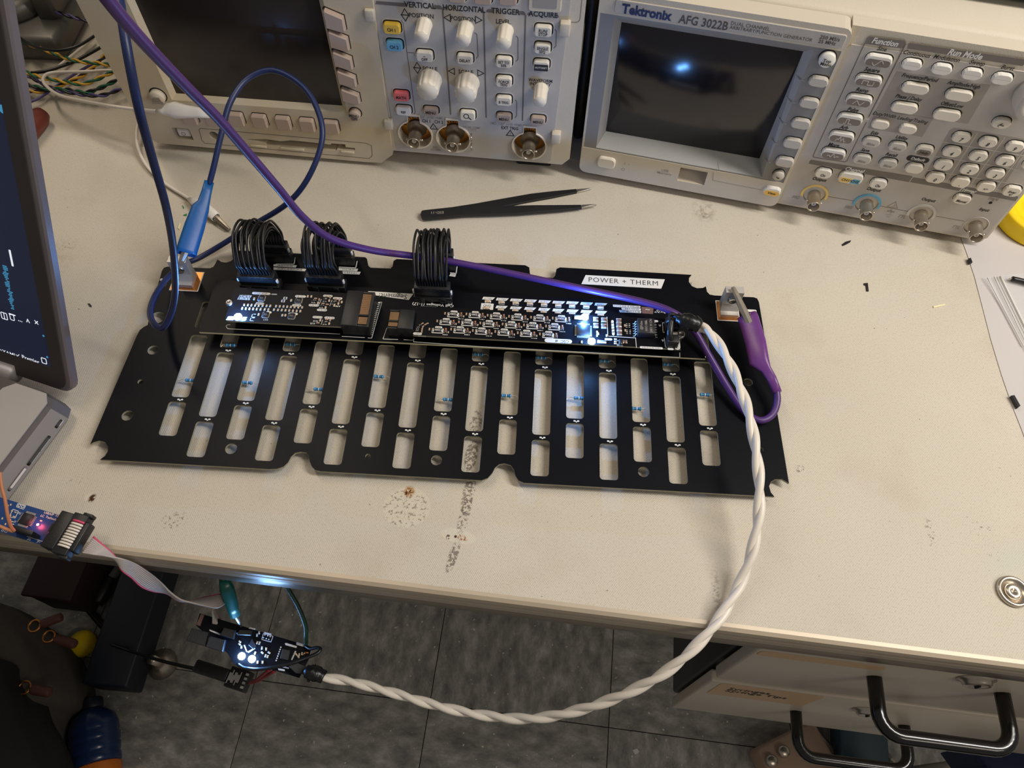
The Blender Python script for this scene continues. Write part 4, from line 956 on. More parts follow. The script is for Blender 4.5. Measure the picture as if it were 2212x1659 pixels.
# upper row half out of the frame
for px, py, w_, h_, mt in ((905, -25, 160, 130, 'button_taupe'), (1148, -8, 165, 130, 'button_taupe'), (1385, 0, 170, 125, 'button_taupe')): obut(px, py, w_, h_, mt)
x, z = pf(1738, -10); g = G().prism(rr(.0220, .0170, .0022), 0, .0016, 0, None, (), FACE(x, YP, z), .0005).prism(rr(.0160, .0110, .001), 0, .0018, 1, M=FACE(x, YP, z)); g.obj('indicator_window', [MT['case_beige'], MT['zone_grey']], osc)
def knob(px, py, rpx, d, nflute):
    x, z = pf(px, py, d); r_ = pf(px + rpx, py, d)[0] - x
    g = G(); prof = [(1.08, 0), (1.06, .0012), (1.0, .0016), (.97, d - .0012), (.90, d)]
    n = nflute * 4; rings = []
    for f, zz in prof:
        ring = []
        for i in range(n):
            k = .90 if (i % 4 == 0 and zz > .0015) else 1.0
            a = 2 * PI * i / n + PI / 2 - .01; ring.append((r_ * f * k * math.cos(a), r_ * f * k * math.sin(a), zz))
        rings.append(ring)
    g.loft(rings, 0, None, True)
    o = put('knob', g.mesh('knob', MT['button_cream']), osc, FACE(x, YP, z))
for px, py, r_ in ((566, 356, 72), (960, 388, 74), (1343, 418, 74), (1682, 965, 68)): knob(px, py, r_, .0155, 9)
for px, py, r_ in ((624, 868, 106), (982, 900, 107)): knob(px, py, r_, .0150, 12)
knob(585, -48, 74, .0155, 9)
# BNC sockets
def bnc(parent, x, z, yf, yb, r_, mt='nickel', fan=False):
    M = FACE(x, yb, z); d = yb - yf
    g = G().lathe([(r_ * 1.5, 0), (r_ * 1.5, .0015), (r_ * .92, .002), (r_ * .92, d * .42), (r_, d * .46), (r_, d * .55), (r_ * .94, d * .6), (r_ * .94, d - .0006), (r_ * .99, d), (r_ * .86, d), (r_ * .80, d - .0006), (r_ * .78, d * .35), (.0001, d * .35)], 24)
    g.lathe([(r_ * .36, d * .35), (r_ * .36, d * .86), (r_ * .16, d * .86), (r_ * .15, d * .6), (.0001, d * .6)], 14, 1)
    g.lathe([(r_ * .10, d * .6), (r_ * .10, d * .7), (.0001, d * .71)], 8, 2)
    for s_ in (-1, 1): g.cyl((s_ * r_ * .9, 0, d * .75), (s_ * r_ * 1.28, 0, d * .75), r_ * .17, n=10)
    put('bnc_socket', g.mesh('bnc_socket', [MT[mt], MT['button_white'], MT['brass']]), parent, M)
for x, z in BN:
    G().prism(bnc_hole(x, z)[:], -.010, -.0095, M=FACE(x * 0, YP, 0)).obj('recess_floor', MT['dark_slot'], osc)
    g = G().prism(circ(x, z, .0128, 28), -.0094, -.0086, 0, None, [circ(x, z, .0080, 28)], M=FACE(0, YP, 0))
    for k in range(14):
        a = PI * (.05 + k * .0685) ; g.prism([(x + math.cos(a + s_) * r2, z + math.sin(a + s_) * r2) for s_, r2 in ((-.02, .0085), (-.02, .0125), (.02, .0125), (.02, .0085))], -.0086, -.0083, 1, M=FACE(0, YP, 0))
    g.obj('contact_ring', [MT['brass'], MT['dark_slot']], osc)
    bnc(osc, x, z - .0004, YP - .0105, YP + .0086, .0054)
    rim = G().prism([(x + (p[0] - x) * 1.09, z + (p[1] - z) * 1.07) for p in bnc_hole(x, z)], 0, .0010, 0, None, [bnc_hole(x, z)[::-1]], M=FACE(0, YP, 0)); rim.obj('socket_rim', MT['button_cream'], osc)
# printed bars, dividers and words
YT = YP
def ccw(g, P_, M):
    ar = sum(P_[i - 1][0] * P_[i][1] - P_[i][0] * P_[i - 1][1] for i in range(len(P_)))
    return g.prism(P_ if ar > 0 else P_[::-1], 0, .0001, M=M)
def line(pts, wd, k):
    P_ = [pf(*p) for p in pts]
    for a, b_ in zip(P_, P_[1:]):
        a, b_ = Vector(a), Vector(b_); d_ = b_ - a; n = Vector((-d_.y, d_.x)).normalized() * wd / 2
        L_(k).prism([tuple(a - n), tuple(b_ - n), tuple(b_ + n), tuple(a + n)], 0, .0001, M=FACE(0, YT, 0))
def fill(pts, k):
    P_ = [pf(*p) for p in pts]; ccw(G(), P_, FACE(0, YT, 0)).obj('header_bar', MT[k], osc)
PG = 'print_grey'
fill(((135, 38), (425, 65), (428, 30), (140, 8)), PG); fill(((685, 80), (768, 90), (770, 75), (745, 52), (690, 45)), PG)
fill(((785, 88), (812, 90), (814, 55), (800, 58), (787, 72)), PG); fill(((1128, 110), (1155, 112), (1157, 105), (1148, 85), (1130, 80)), PG)
fill(((1180, 115), (1243, 120), (1246, 88), (1195, 85), (1182, 100)), PG); fill(((1480, 135), (1550, 145), (1552, 130), (1535, 108), (1485, 103)), PG)
fill(((1567, 140), (1597, 145), (1598, 115), (1580, 118), (1570, 130)), PG); fill(((1838, 160), (1866, 164), (1866, 150), (1855, 135), (1840, 132)), PG)
line(((769, 88), (845, 1082)), .0011, PG); line(((1156, 110), (1180, 1110)), .0011, PG); line(((1551, 142), (1522, 1138)), .0011, PG)
line(((375, 190), (395, 215), (510, 1060), (498, 1075)), .0006, PG); line(((440, 495), (495, 498)), .0006, PG)
line(((1072, 308), (1093, 325), (1104, 530), (1085, 552)), .0006, PG); line(((1462, 338), (1480, 355), (1480, 560), (1460, 580)), .0006, PG)
line(((1826, 278), (1842, 292), (1838, 435), (1815, 455)), .0006, PG); line(((1452, 942), (1468, 955), (1468, 1090), (1452, 1112)), .0006, PG)
def word(txt, px, py, size, k='print_black', bold=.02, sx=1.0):
    x, z = pf(px, py); legend(txt, x, YT, z, size * .90, k, bold * .9, sx=sx * .78)
word('VERTICAL', 555, 52, .0062, bold=.03, sx=1.12); word('HORIZONTAL', 970, 84, .0062, bold=.03, sx=1.05); word('TRIGGER', 1362, 110, .0062, bold=.03, sx=1.1); word('ACQUIRE', 1718, 138, .0060, bold=.03, sx=1.1)
for t, px, py in (('POSITION', 568, 150), ('POSITION', 962, 180), ('LEVEL', 1340, 206), ('SCALE', 650, 650), ('SCALE', 988, 680)): word(t, px, py, .0052, 'print_black', .015, 1.08)
word('WAVEFORM\nINTENSITY', 1692, 778, .0042, 'print_black', .015, 1.1)
def tri(px, py, r_, a):
    x, z = pf(px, py); P_ = [(x + r_ * math.cos(a + k * 2 * PI / 3), z + r_ * math.sin(a + k * 2 * PI / 3)) for k in range(3)]; Q_ = [(x + r_ * .68 * math.cos(a + k * 2 * PI / 3), z + r_ * .68 * math.sin(a + k * 2 * PI / 3)) for k in range(3)]
    L_('print_black').prism(P_, 0, .0001, holes=[Q_[::-1]], M=FACE(0, YT, 0))
for px, py, a in ((414, 122, PI / 2), (416, 160, -PI / 2), (530, 623, PI / 2), (530, 657, -PI / 2), (822, 168, PI), (1100, 188, 0), (862, 672, PI), (1120, 690, 0)): tri(px, py, .0036, a)
for px, py in ((683, 1200), (1407, 1262)): tri(px, py, .0042, PI / 2); word('!', px, py + 4, .0040)
word('CH 1', 617, 1143, .0046); word('CH 2', 733, 1152, .0046); word('EXT TRIG', 1403, 1210, .0046); word('1M\u03a9, 13pF  \u2264150 VRMS CAT I', 660, 1110, .0038, 'print_faint', .01); word('1M\u03a9, 13pF \u2264150 VRMS CAT I', 1410, 1175, .0038, 'print_faint', .01)
word('PROBE COMP\n\u2248 5V \u2293', 1045, 1215, .0032, 'print_faint', .01); word('50\u03a9\n\u22645VRMS', 702, 1402, .0034, 'print_faint', .01)
# left side buttons: below the screen, beside the screen
def lf(x, y, d=0.0): return of(o1(x, y), -d)
for px, py in ((625, 940), (812, 953), (998, 950), (1183, 965), (1372, 980), (1562, 997), (1755, 1012)):
    button(osc, 0, lf, px, py, 112, 118, 'button_taupe', .0045, .0014, gap=.0009)
for px, py in ((1777, 165), (1812, 325), (1843, 480), (1875, 625), (1905, 765)):
    x, z = lf(px, py, .002); k = .0135; hh = .0165 - .0006 * (py - 165) / 150
    pts = [(-.0066, -hh / 2 + .003), (.0046, -hh / 2), (.0070, -hh / 2 + .0016), (.0070, hh / 2 - .005), (-.0052, hh / 2), (-.0066, hh / 2 - .0012)]
    put('button', G().prism(pts, -.001, .0042, cham=.0010).prism([(p[0] * 1.1, p[1] * 1.09 + .0003) for p in pts], 0, .00012, 1).mesh('button', [MT['button_taupe'], MT['dark_slot']]), osc, FACE(x, 0, z))
for px, py, r_, t in ((1937, 925, 46, 'MENU\nOFF'), (362, 785, 58, None)):
    x, z = lf(px, py, .004); rad = lf(px + r_, py, .004)[0] - x
    put('button', G().lathe([(rad, -.001), (rad, .004), (rad * .92, .0048), (.0001, .005)], 24).prism(circ(.0002, .0003, rad * 1.14, 24), 0, .00012, 1).mesh('button', [MT['case_beige'] if t is None else MT['button_taupe'], MT['dark_slot']]), osc, FACE(x, 0, z))
    if t: legend(t, x, -.0051, z - .0006, .0036, sx=.8)
    else:
        for dx, dz, ww, hh in ((0, .0012, .007, .0016), (0, -.0012, .009, .0026), (.0006, .003, .005, .0016)): L_('print_faint').prism([(dx - ww / 2, dz - hh / 2 - .002), (dx + ww / 2, dz - hh / 2 - .002), (dx + ww / 2, dz + hh / 2 - .002), (dx - ww / 2, dz + hh / 2 - .002)], 0, .0001, M=FACE(x, -.0051, z))
put('power_button', G().prism(rr(.0105, .0078, .0012, 4), -.002, .0035, cham=.001).mesh('power_button', MT['button_cream']), osc, FACE(px_, .005, pz - .0006))
L_('print_faint').prism(circ(px_ - .0003, pz - .0012, .0018, 16), 0, .0001, holes=[circ(px_ - .0003, pz - .0012, .0013, 16)], M=FACE(0, .0014, 0))
def groove(pts, k='dirt', wd=.0005):
    P_ = [lf(*p) for p in pts]
    for a, b_ in zip(P_, P_[1:]):
        a, b_ = Vector(a), Vector(b_); d_ = b_ - a; n = Vector((-d_.y, d_.x)).normalized() * wd / 2
        L_(k).prism([tuple(a - n), tuple(b_ - n), tuple(b_ + n), tuple(a + n)], 0, .00012, M=FACE(0, 0, 0))
groove(((725, 1120), (700, 1035), (710, 1022), (2030, 1140), (2075, 1160), (2080, 1240), (2055, 1262), (745, 1140), (725, 1120)))
g = G()
for px, py, w_ in ((1170, 1150, 110), (1440, 1172, 160), (1880, 1198, 90)):
    x, z = lf(px, py); G().rbox((x, -.0002, z - .0016), (w_ / 3.687 / 2160, .0022, .0022), .0005).obj('disk_slot_lip', MT['case_warm'], osc)
# panel clips, right hand side strip
for px, py in ((90, 115), (265, 1150)): x, z = pf(px, py); G().rbox((x, YPAN - .002, z), (.0066, .007, .0085), .0008).obj('panel_clip', MT['case_beige'], osc)
for px, py in ((1925, 250), (1840, 1278)): x, z = pf(px, py); G().rbox((x, YPAN - .002, z), (.0072, .007, .0098), .0008).obj('panel_clip', MT['case_beige'], osc)
x, z = pf(2010, 20); L_('dirt').prism(rr(.0105, .030, .003, 4), 0, .00012, holes=[rr(.0097, .0292, .0028, 4)[::-1]], M=FACE(x, YPAN, z))
for px, py in ((1043, 1290), (1045, 1380)): x, z = pf(px, py); G().tube([(x, YP, z + .003), (x, YP - .004, z + .0024), (x, YP - .0045, z - .001), (x, YP - .0008, z - .003)], .0006, 6, sub=4).obj('probe_hook', MT['steel'], osc)
defm('seam_dirt', srgb(122, 108, 90), .7, var=0)
for k, mt, nm in (('print_black', 'print_black', 'lettering'), ('print_white', 'print_white', 'lettering'), ('print_grey', 'print_grey', 'printed_lines'), ('print_faint', 'print_faint', 'lettering'), ('gap', 'dark_slot', 'button_gaps'), ('rim', 'zone_light', 'button_rims'), ('dirt', 'seam_dirt', 'seams')):
    if k in lt and lt[k].f: stuff(lt[k].obj(nm, MT[mt], osc))
for x in (XL + .03, XR - .03):
    G().rbox((x, .03, .0033), (.03, .03, .014), .002).obj('foot', MT['plastic_black'], osc)
    G().rbox((x, .12, .0033), (.03, .03, .014), .002).obj('foot', MT['plastic_black'], osc)
# ------------------------------------------------------------------ function generator
defm('view_orange', srgb(240, 190, 88), .42, var=0)
AF = Frame(at(1250, 372, .006), -12.5)
afg = thing_at('function_generator', 'beige function generator with grey screen bezel and number keypad beside the oscilloscope', 'signal generator', AF)
a4 = crop(1220, 0, 3.456); a5 = crop(1640, 40, 3.318)
def af(p, y=0.0): q = AF.yp(p[0], p[1], y); return q.x, q.z
YR = .0045                   # key panel sits a little behind the display module
XM = .1640                   # module width
XE, ZA = .3290, .1585
def mx(px, py, d=0.0): return af(a4(px, py), -d)
def kx(px, py, d=0.0): return af(a5(px, py), YR - d)
F0 = FACE(0, 0, 0); FK = FACE(0, YR, 0)
lt = {}
G().rbox((XE / 2, .0955, ZA / 2 + .003), (XE - .004, .152, ZA - .008), .006, 3).obj('housing', MT['case_beige'], afg)
BZ = [mx(*p) for p in ((228, 92), (2100, 386), (1668, 1366), (108, 1100))]
bx0 = .0015; bx1 = XM - .002; bz0 = (BZ[2][1] + BZ[3][1]) / 2; bz1 = (BZ[0][1] + BZ[1][1]) / 2
SCc = [af(a4(*p), y_) for p, y_ in (((425, 170), .005), ((1770, 378), .005), ((1465, 1180), .012), ((305, 985), .012))]
s0, s1 = (SCc[0][0] + SCc[3][0]) / 2, (SCc[1][0] + SCc[2][0]) / 2; t0, t1 = (SCc[2][1] + SCc[3][1]) / 2, (SCc[0][1] + SCc[1][1]) / 2
f_ = [mx(*p) for p in ((375, 135), (1858, 368), (1487, 1302), (232, 1087))]
u0, u1 = (f_[0][0] + f_[3][0]) / 2, (f_[1][0] + f_[2][0]) / 2; v0, v1 = (f_[2][1] + f_[3][1]) / 2, (f_[0][1] + f_[1][1]) / 2
u1 = min(u1, s1 + .014); v0 = min(v0, t0 - .008)
us = mx(957, 1320); usb = [(us[0] - .0115, us[1] - .0068), (us[0] + .0105, us[1] - .0068), (us[0] + .0105, us[1] + .0072), (us[0] - .0115, us[1] + .0072)]
g = G(); g.prism(sh(rr(XM, ZA - .001, .006, 5), XM / 2, ZA / 2 + .0008), -.014, 0, 0, None, [[(bx0, bz0), (bx1, bz0), (bx1, bz1), (bx0, bz1)], usb], F0)
g.obj('display_module', MT['case_beige'], afg)
g = G().prism([(bx0, bz0), (bx1, bz0), (bx1, bz1), (bx0, bz1)], -.004, -.0004, 0, None, [[(u0, v0), (u1, v0), (u1, v1), (u0, v1)]], F0)
O_ = [(u0, v0), (u1, v0), (u1, v1), (u0, v1)]; I_ = [(s0, t0), (s1, t0), (s1, t1), (s0, t1)]
for i in range(4):
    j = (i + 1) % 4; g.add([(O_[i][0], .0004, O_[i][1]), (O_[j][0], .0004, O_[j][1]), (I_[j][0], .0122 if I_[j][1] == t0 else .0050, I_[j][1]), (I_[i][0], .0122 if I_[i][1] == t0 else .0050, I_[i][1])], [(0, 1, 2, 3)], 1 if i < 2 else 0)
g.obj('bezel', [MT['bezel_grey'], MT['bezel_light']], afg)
G().rbox((0, .003, 0), (s1 - s0 + .004, .006, t1 - t0 + .006), .0004, 1, 0, Matrix.Translation(((s0 + s1) / 2, .0085, (t0 + t1) / 2)) @ Matrix.Rotation(math.radians(4.2), 4, 'X')).obj('screen', MT['screen_navy'], afg)
G().box((us[0], .012, us[1]), (.03, .002, .02)).add([(us[0] - .0115, 0, us[1] - .0068), (us[0] + .0105, 0, us[1] - .0068), (us[0] + .0105, .011, us[1] - .0015), (us[0] - .0115, .011, us[1] - .0015)], [(0, 1, 2, 3)]).box((us[0] - .0002, .0102, us[1] + .0052), (.0125, .003, .0030), 1).obj('usb_port', [MT['case_warm'], MT['dark_slot']], afg)
# key panel: frame and sheet
g = G(); g.prism([(XM - .001, .0012), (XE - .004, .0012), (XE, .005), (XE, ZA - .003), (XE - .004, ZA), (XM - .001, ZA)], -.012, -.0008, 0, None, (), FK)
g.obj('panel_frame', MT['case_beige'], afg)
BNA = [kx(395, 1262), kx(770, 1328), kx(1160, 1402), kx(1552, 1482)]
ph = [circ(b_[0], b_[1], .0083, 28) for b_ in BNA]
zt_ = kx(1700, 150)[1]
g = G(); g.prism([(XM + .001, .0035), (XE - .006, .0035), (XE - .0022, .007), (XE - .0022, ZA - .0125), (XM + .003, ZA - .0125), (XM + .001, ZA - .016)], -.0008, 0, 0, None, ph, FK)
g.obj('key_panel', MT['panel_grey'], afg)
def fillk(pts, k, dz=0.0): ccw(G(), [kx(*p) for p in pts], FACE(0, YR - dz, 0)).obj('header_bar' if k == 'bar_grey' else 'printed_zone', MT['zone_grey' if k == 'zone' else k], afg)
def linek(pts, wd, k, dz=0.0):
    P_ = [kx(*p) for p in pts]
    for a, b_ in zip(P_, P_[1:]):
        a, b_ = Vector(a), Vector(b_); d_ = b_ - a; n = Vector((-d_.y, d_.x)).normalized() * wd / 2
        L_(k).prism([tuple(a - n), tuple(b_ - n), tuple(b_ + n), tuple(a + n)], 0, .0001, M=FACE(0, YR - dz, 0))
def wordk(txt, px, py, size, k='print_black', bold=.02, shear=.22, sx=1.0):
    x, z = kx(px, py); legend(txt, x, YR - .00012, z, size * .90, k, bold, 'CENTER', shear, sx * .86)
def kbut(px, py, w_, h_, mt='button_cream', d=.0030, band=None, txt=None, size=.003, k='print_black', shear=.2, r=None):
    o, (x, z, y, W_, H_) = button(afg, YR, kx, px, py, w_, h_, mt, d, r or .0035, cham=.0007, gap=.0012, band=band, txt=txt, size=size * .95, k=k, shear=shear, dz=-.13)
    kbut.o = o
    return x, z, y, W_, H_
BG = 'bar_grey'
# function column
linek(((757, 175), (385, 985), (392, 995), (618, 1028), (628, 1020), (768, 742)), .0006, PG); linek(((785, 705), (1050, 180)), .0008, PG); linek(((745, 715), (790, 722)), .0012, 'zone_light')
fillk(((755, 180), (1030, 215), (1054, 172), (1040, 158), (790, 128), (772, 140)), BG)
wordk('Function', 902, 170, .0060, 'print_white', .03)
WAVE = ('sine', 'square', 'ramp', 'pulse', 'arb', 'more')
def wave(kind, x, y, z, s_):
    if kind == 'sine': P_ = [(-1 + i / 8, .5 * math.sin(PI * (-1 + i / 8))) for i in range(17)]
    elif kind == 'square': P_ = [(-1, -.4), (-1, .4), (0, .4), (0, -.4), (1, -.4), (1, .4)]
    elif kind == 'ramp': P_ = [(-1, -.4), (-.4, .5), (.4, -.5), (1, .4)]
    elif kind == 'pulse': P_ = [(-1, -.5), (-.6, -.5), (-.6, .5), (-.1, .5), (-.1, -.5), (.6, -.5)]
    elif kind == 'arb': P_ = [(-1, -.5), (-.7, .1), (-.5, -.2), (-.2, .7), (.1, -.5), (.4, .4), (.7, -.5), (1, -.3)]
    else: P_ = [(-1.2, 0), (-.7, .1), (-.4, -.3), (0, .8), (.4, -.3), (.7, .1), (1.2, 0)]
    for a, b_ in zip(P_, P_[1:]):
        a, b_ = Vector(a) * s_, Vector(b_) * s_; d_ = b_ - a
        if d_.length < 1e-7: continue
        n = Vector((-d_.y, d_.x)).normalized() * .00022
        L_('print_light').prism([tuple(a - n), tuple(b_ - n), tuple(b_ + n), tuple(a + n)], 0, .0001, M=FACE(x, y, z))
for k, (px, py, w_, h_) in enumerate(((855, 300, 205, 106), (783, 443, 200, 100), (715, 585, 196, 98), (650, 720, 190, 95), (590, 847, 186, 92), (531, 968, 180, 90))):
    x, z, y, W_, H_ = kbut(px, py, w_, h_, 'button_white', band='button_band'); wave(WAVE[k], x, y - .0001, z - H_ * .14, .0036)
for t, px, py in (('Sine', 880, 217), ('Square', 808, 369), ('Ramp', 738, 514), ('Pulse', 672, 654), ('Arb', 608, 781), ('More...', 545, 908)): wordk(t, px, py, .0046)
# run mode
fillk(((1060, 215), (1885, 340), (1935, 300), (1925, 296), (1080, 175), (1068, 180)), BG); wordk('Run Mode', 1475, 257, .0064, 'print_white', .03)
for t, px, py, bx_, by_, w_, h_ in (('Continuous', 1128, 253, 1093, 330, 150, 98), ('Modulation', 1343, 285, 1308, 363, 152, 100), ('Sweep', 1562, 318, 1525, 398, 154, 104), ('Burst', 1780, 352, 1740, 432, 158, 106)):
    kbut(bx_, by_, w_, h_, 'button_white', r=.0042); wordk(t, px, py, .0046)
fillk(((840, 650), (1495, 755), (1658, 478), (985, 378)), 'zone'); fillk(((780, 785), (1168, 848), (1245, 717), (835, 655)), 'zone', .0001)
for t, px, py, bx_, by_, w_, h_ in (('Frequency/Period', 1150, 424, 1118, 500, 206, 96), ('Amplitude/High', 1467, 474, 1431, 550, 208, 98), ('Phase | Delay', 1070, 568, 1040, 640, 200, 94), ('Offset/Low', 1380, 618, 1344, 692, 206, 98), ('Duty/Width', 897, 690, 868, 757, 134, 86), ('Leading/Trailing', 1098, 726, 1065, 792, 134, 86)):
    kbut(bx_, by_, w_, h_); wordk(t, px, py, .0043, sx=.96)
for t, px, py, bx_, by_ in (('Edit', 826, 822, 802, 884), ('Utility', 1020, 855, 991, 918), ('Save', 760, 944, 737, 1007), ('Recall', 947, 977, 923, 1040)):
    kbut(bx_, by_, 134, 86, 'button_grey', txt='Menu', size=.0034, k='print_faint', shear=.3); wordk(t, px, py, .0043)
x, z, y, W_, H_ = kbut(1184, 943, 134, 88, txt=None); G().prism(rr(W_ - .002, .0050, .0024, 5), .0030, .0031, M=Matrix.Translation((0, -H_ * .16, 0))).obj('band', MT['button_band'], kbut.o); legend('Help', x, y - .0001, z - H_ * .16, .0032, 'print_black', .02, 'CENTER', .2)
x, z = kx(1137, 1008); G().prism(rr(.0158, .0050, .0024, 5), 0, .0001, M=FACE(x, YR, z)).obj('printed_zone', MT['print_black'], afg); legend('Default', x, YR - .0001, z, .0033, 'print_white', .02, 'CENTER', .2); kbut(1110, 1073, 132, 86)
# keypad
fillk(((1182, 1130), (1735, 1225), (1960, 870), (1395, 782), (1365, 800)), 'zone')
for p in (((1318, 885), (1900, 985)), ((1255, 985), (1850, 1082)), ((1195, 1085), (1790, 1180)), ((1340, 1172), (1565, 820)), ((1510, 1200), (1760, 852)), ((1690, 1232), (1935, 890))): linek(p, .0004, 'print_light2', .0001)
for t, px, py in (('7', 1448, 852), ('8', 1639, 886), ('9', 1832, 918), ('4', 1380, 953), ('5', 1570, 986), ('6', 1762, 1020), ('1', 1320, 1048), ('2', 1506, 1080), ('3', 1692, 1112), ('0', 1262, 1140), ('.', 1442, 1172), ('+/\u2212', 1626, 1206), ('Enter\n\u21b5', 1810, 1236)):
    kbut(px, py, 136, 92, txt=t, size=.0046 if len(t) < 2 else .0032, shear=.25)
kbut(1735, 748, 142, 98, txt='\u2190', size=.006, r=.0046); kbut(1945, 1045, 120, 95)
x, z = kx(2010, 625, .012); g = G(); n = 64; rad = x - kx(1835, 625, .012)[0]
rings = []
for f, zz in ((1.06, 0), (1.05, .004), (1.0, .0045), (.99, .012), (.95, .0135), (.55, .0135), (.5, .0125)):
    rings.append([(rad * f * (.985 if i % 2 and .004 < zz < .0135 else 1) * math.cos(2 * PI * i / n), rad * f * (.985 if i % 2 and .004 < zz < .0135 else 1) * math.sin(2 * PI * i / n), zz) for i in range(n)])
g.loft(rings); put('dial', g.mesh('dial', MT['button_grey']), afg, FACE(x, YR, z))
# channel strip
fillk(((355, 1040), (1072, 1172), (1098, 1135), (1090, 1128), (372, 1012), (362, 1020)), BG); fillk(((1080, 1172), (1838, 1308), (1858, 1280), (1848, 1272), (1105, 1138)), BG)
wordk('Channel', 682, 1085, .0054, 'print_white', .03); wordk('Trigger', 1492, 1232, .0054, 'print_white', .03)
kbut(460, 1108, 122, 82, 'button_white', txt='On', size=.0038); kbut(853, 1183, 126, 84, 'button_white', txt='On', size=.0038)
x, z, y, W_, H_ = kbut(655, 1142, 182, 96, 'button_white')
L_('ring_yellow').prism([(-W_ / 2 + .0014, -.0034), (-.0006, -.0034), (.0012, .0012), (-W_ / 2 + .0014, .0012)], 0, .0001, M=FACE(x, y, z - .0006)); L_('ring_blue').prism([(.0004, -.0034), (W_ / 2 - .0014, -.0034), (W_ / 2 - .0014, .0012), (.0022, .0012)], 0, .0001, M=FACE(x, y, z - .0006)); legend('CH1/CH2', x, y - .0001, z - .0016, .0031, 'print_black', .02, 'CENTER', .2)
wordk('Output', 430, 1153, .0046); wordk('Output', 820, 1226, .0046); wordk('Output', 1212, 1300, .0044); wordk('Input', 1612, 1370, .0044); wordk("Trig'd", 1675, 1294, .0038, 'print_faint'); wordk('TTL', 1020, 1420, .0044, 'print_faint'); wordk('TTL', 1408, 1495, .0044, 'print_faint'); wordk('50\u03a9', 260, 1280, .0042, 'print_faint'); wordk('50\u03a9', 638, 1352, .0042, 'print_faint')
kbut(1453, 1293, 132, 86, txt='Manual', size=.0034)
x, z = kx(1658, 1320); L_('gap').prism(circ(x, z, .0012, 16), 0, .0003, M=FACE(0, YR, 0))
linek(((470, 1272), (690, 1308)), .0004, PG); linek(((850, 1340), (1065, 1382)), .0004, PG); linek(((1245, 1412), (1470, 1452)), .0004, PG)
x, z = kx(962, 1340); P_ = [(x + .0052 * math.cos(PI / 2 + k * 2 * PI / 3), z + .0046 * math.sin(PI / 2 + k * 2 * PI / 3)) for k in range(3)]; L_('print_faint').prism(P_, 0, .0001, holes=[[(x + (p[0] - x) * .7, z + (p[1] - z) * .7) for p in P_][::-1]], M=FK); wordk('!', 962, 1345, .004, 'print_faint'); wordk('42Vpk', 942, 1382, .0030, 'print_faint')
for i, w_ in enumerate((50, 36, 22)): linek(((932 - w_ / 2 - i * 3, 1402 + i * 9), (932 + w_ / 2 - i * 3, 1408 + i * 9)), .0003, 'print_faint')
linek(((950, 1362), (940, 1402)), .0003, 'print_faint')
for (x, z), rk in zip(BNA, ('ring_yellow', 'ring_blue', 'zone_light', None)):
    if rk: G().prism([(x + .0104 * math.cos(math.radians(a)), z + .0104 * math.sin(math.radians(a))) for a in range(-20, 205, 9)] + [(x + .0086 * math.cos(math.radians(a)), z + .0086 * math.sin(math.radians(a))) for a in range(204, -21, -9)], 0, .0006, M=FK).obj('socket_ring', MT[rk], afg)
    G().prism(circ(x, z, .0095, 24), -.0115, -.011, M=FK).obj('recess_floor', MT['dark_slot'], afg)
    G().lathe([(.0083, -.011), (.0083, 0), (.0086, .0004), (.0090, .0002), (.0090, -.011)], 28, M=FACE(x, YR, z), caps=False).obj('socket_wall', MT['button_grey'], afg)
    bnc(afg, x, z - .0004, YR - .0135, YR + .0085, .0051)
# display module buttons
def mbut(px, py, w_, h_, mt='button_grey', txt=None, size=.003, shear=0.0, d=.0032):
    o, (x, z, y, W_, H_) = button(afg, .0004, mx, px, py, w_, h_, mt, d, .0035, gap=.0009, txt=txt, size=size, shear=shear)
    mbut.o = o
    return x, z, y, W_, H_
for px, py, w_, h_ in ((1893, 612, 156, 98), (1825, 772, 152, 96), (1761, 926, 150, 94), (1700, 1072, 145, 92), (1641, 1212, 142, 88)): mbut(px, py, w_, h_)
for px, py, r_, t in ((1958, 455, 66, 'Top\nMenu'), (1595, 1318, 45, '\u21b3')):
    x, z = mx(px, py, .003); rad = mx(px + r_, py, .003)[0] - x
    put('button', G().lathe([(rad, 0), (rad, .0030), (rad * .9, .0038), (.0001, .0039)], 28).prism(circ(0, .0003, rad * 1.1, 28), 0, .00015, 1).mesh('button', [MT['button_white' if r_ > 50 else 'button_grey'], MT['dark_slot']]), afg, FACE(x, .0004, z)); legend(t, x, -.0037, z - .001, .0032)
x, z, y, W_, H_ = mbut(1547, 1428, 136, 78, 'button_white'); G().prism(rr(W_ - .0014, H_ * .62, .003, 5), .0032, .0033, M=Matrix.Translation((0, -H_ * .14, 0))).obj('band', MT['view_orange'], mbut.o); legend('View', x, y - .0001, z - H_ * .14, .0032, 'print_black', .02, 'CENTER', .15)
x, z, y, W_, H_ = mbut(310, 1216, 136, 92, 'button_cream')
# funnel ridges beside the screen
for k in range(5):
    zz = t0 + (t1 - t0) * (.04 + .185 * k) + .004
    G().add([(s1 + .0005, .0052, zz), (u1 - .001, .0006, zz - .0006), (u1 + .0018, .0002, zz - .0004), (u1 + .0018, .0002, zz + .0004), (u1 - .001, .0004, zz + .0004), (s1 + .0005, .0046, zz + .0009)], [(0, 1, 2, 3, 4, 5)]).obj('bezel_ridge', MT['bezel_light'], afg)
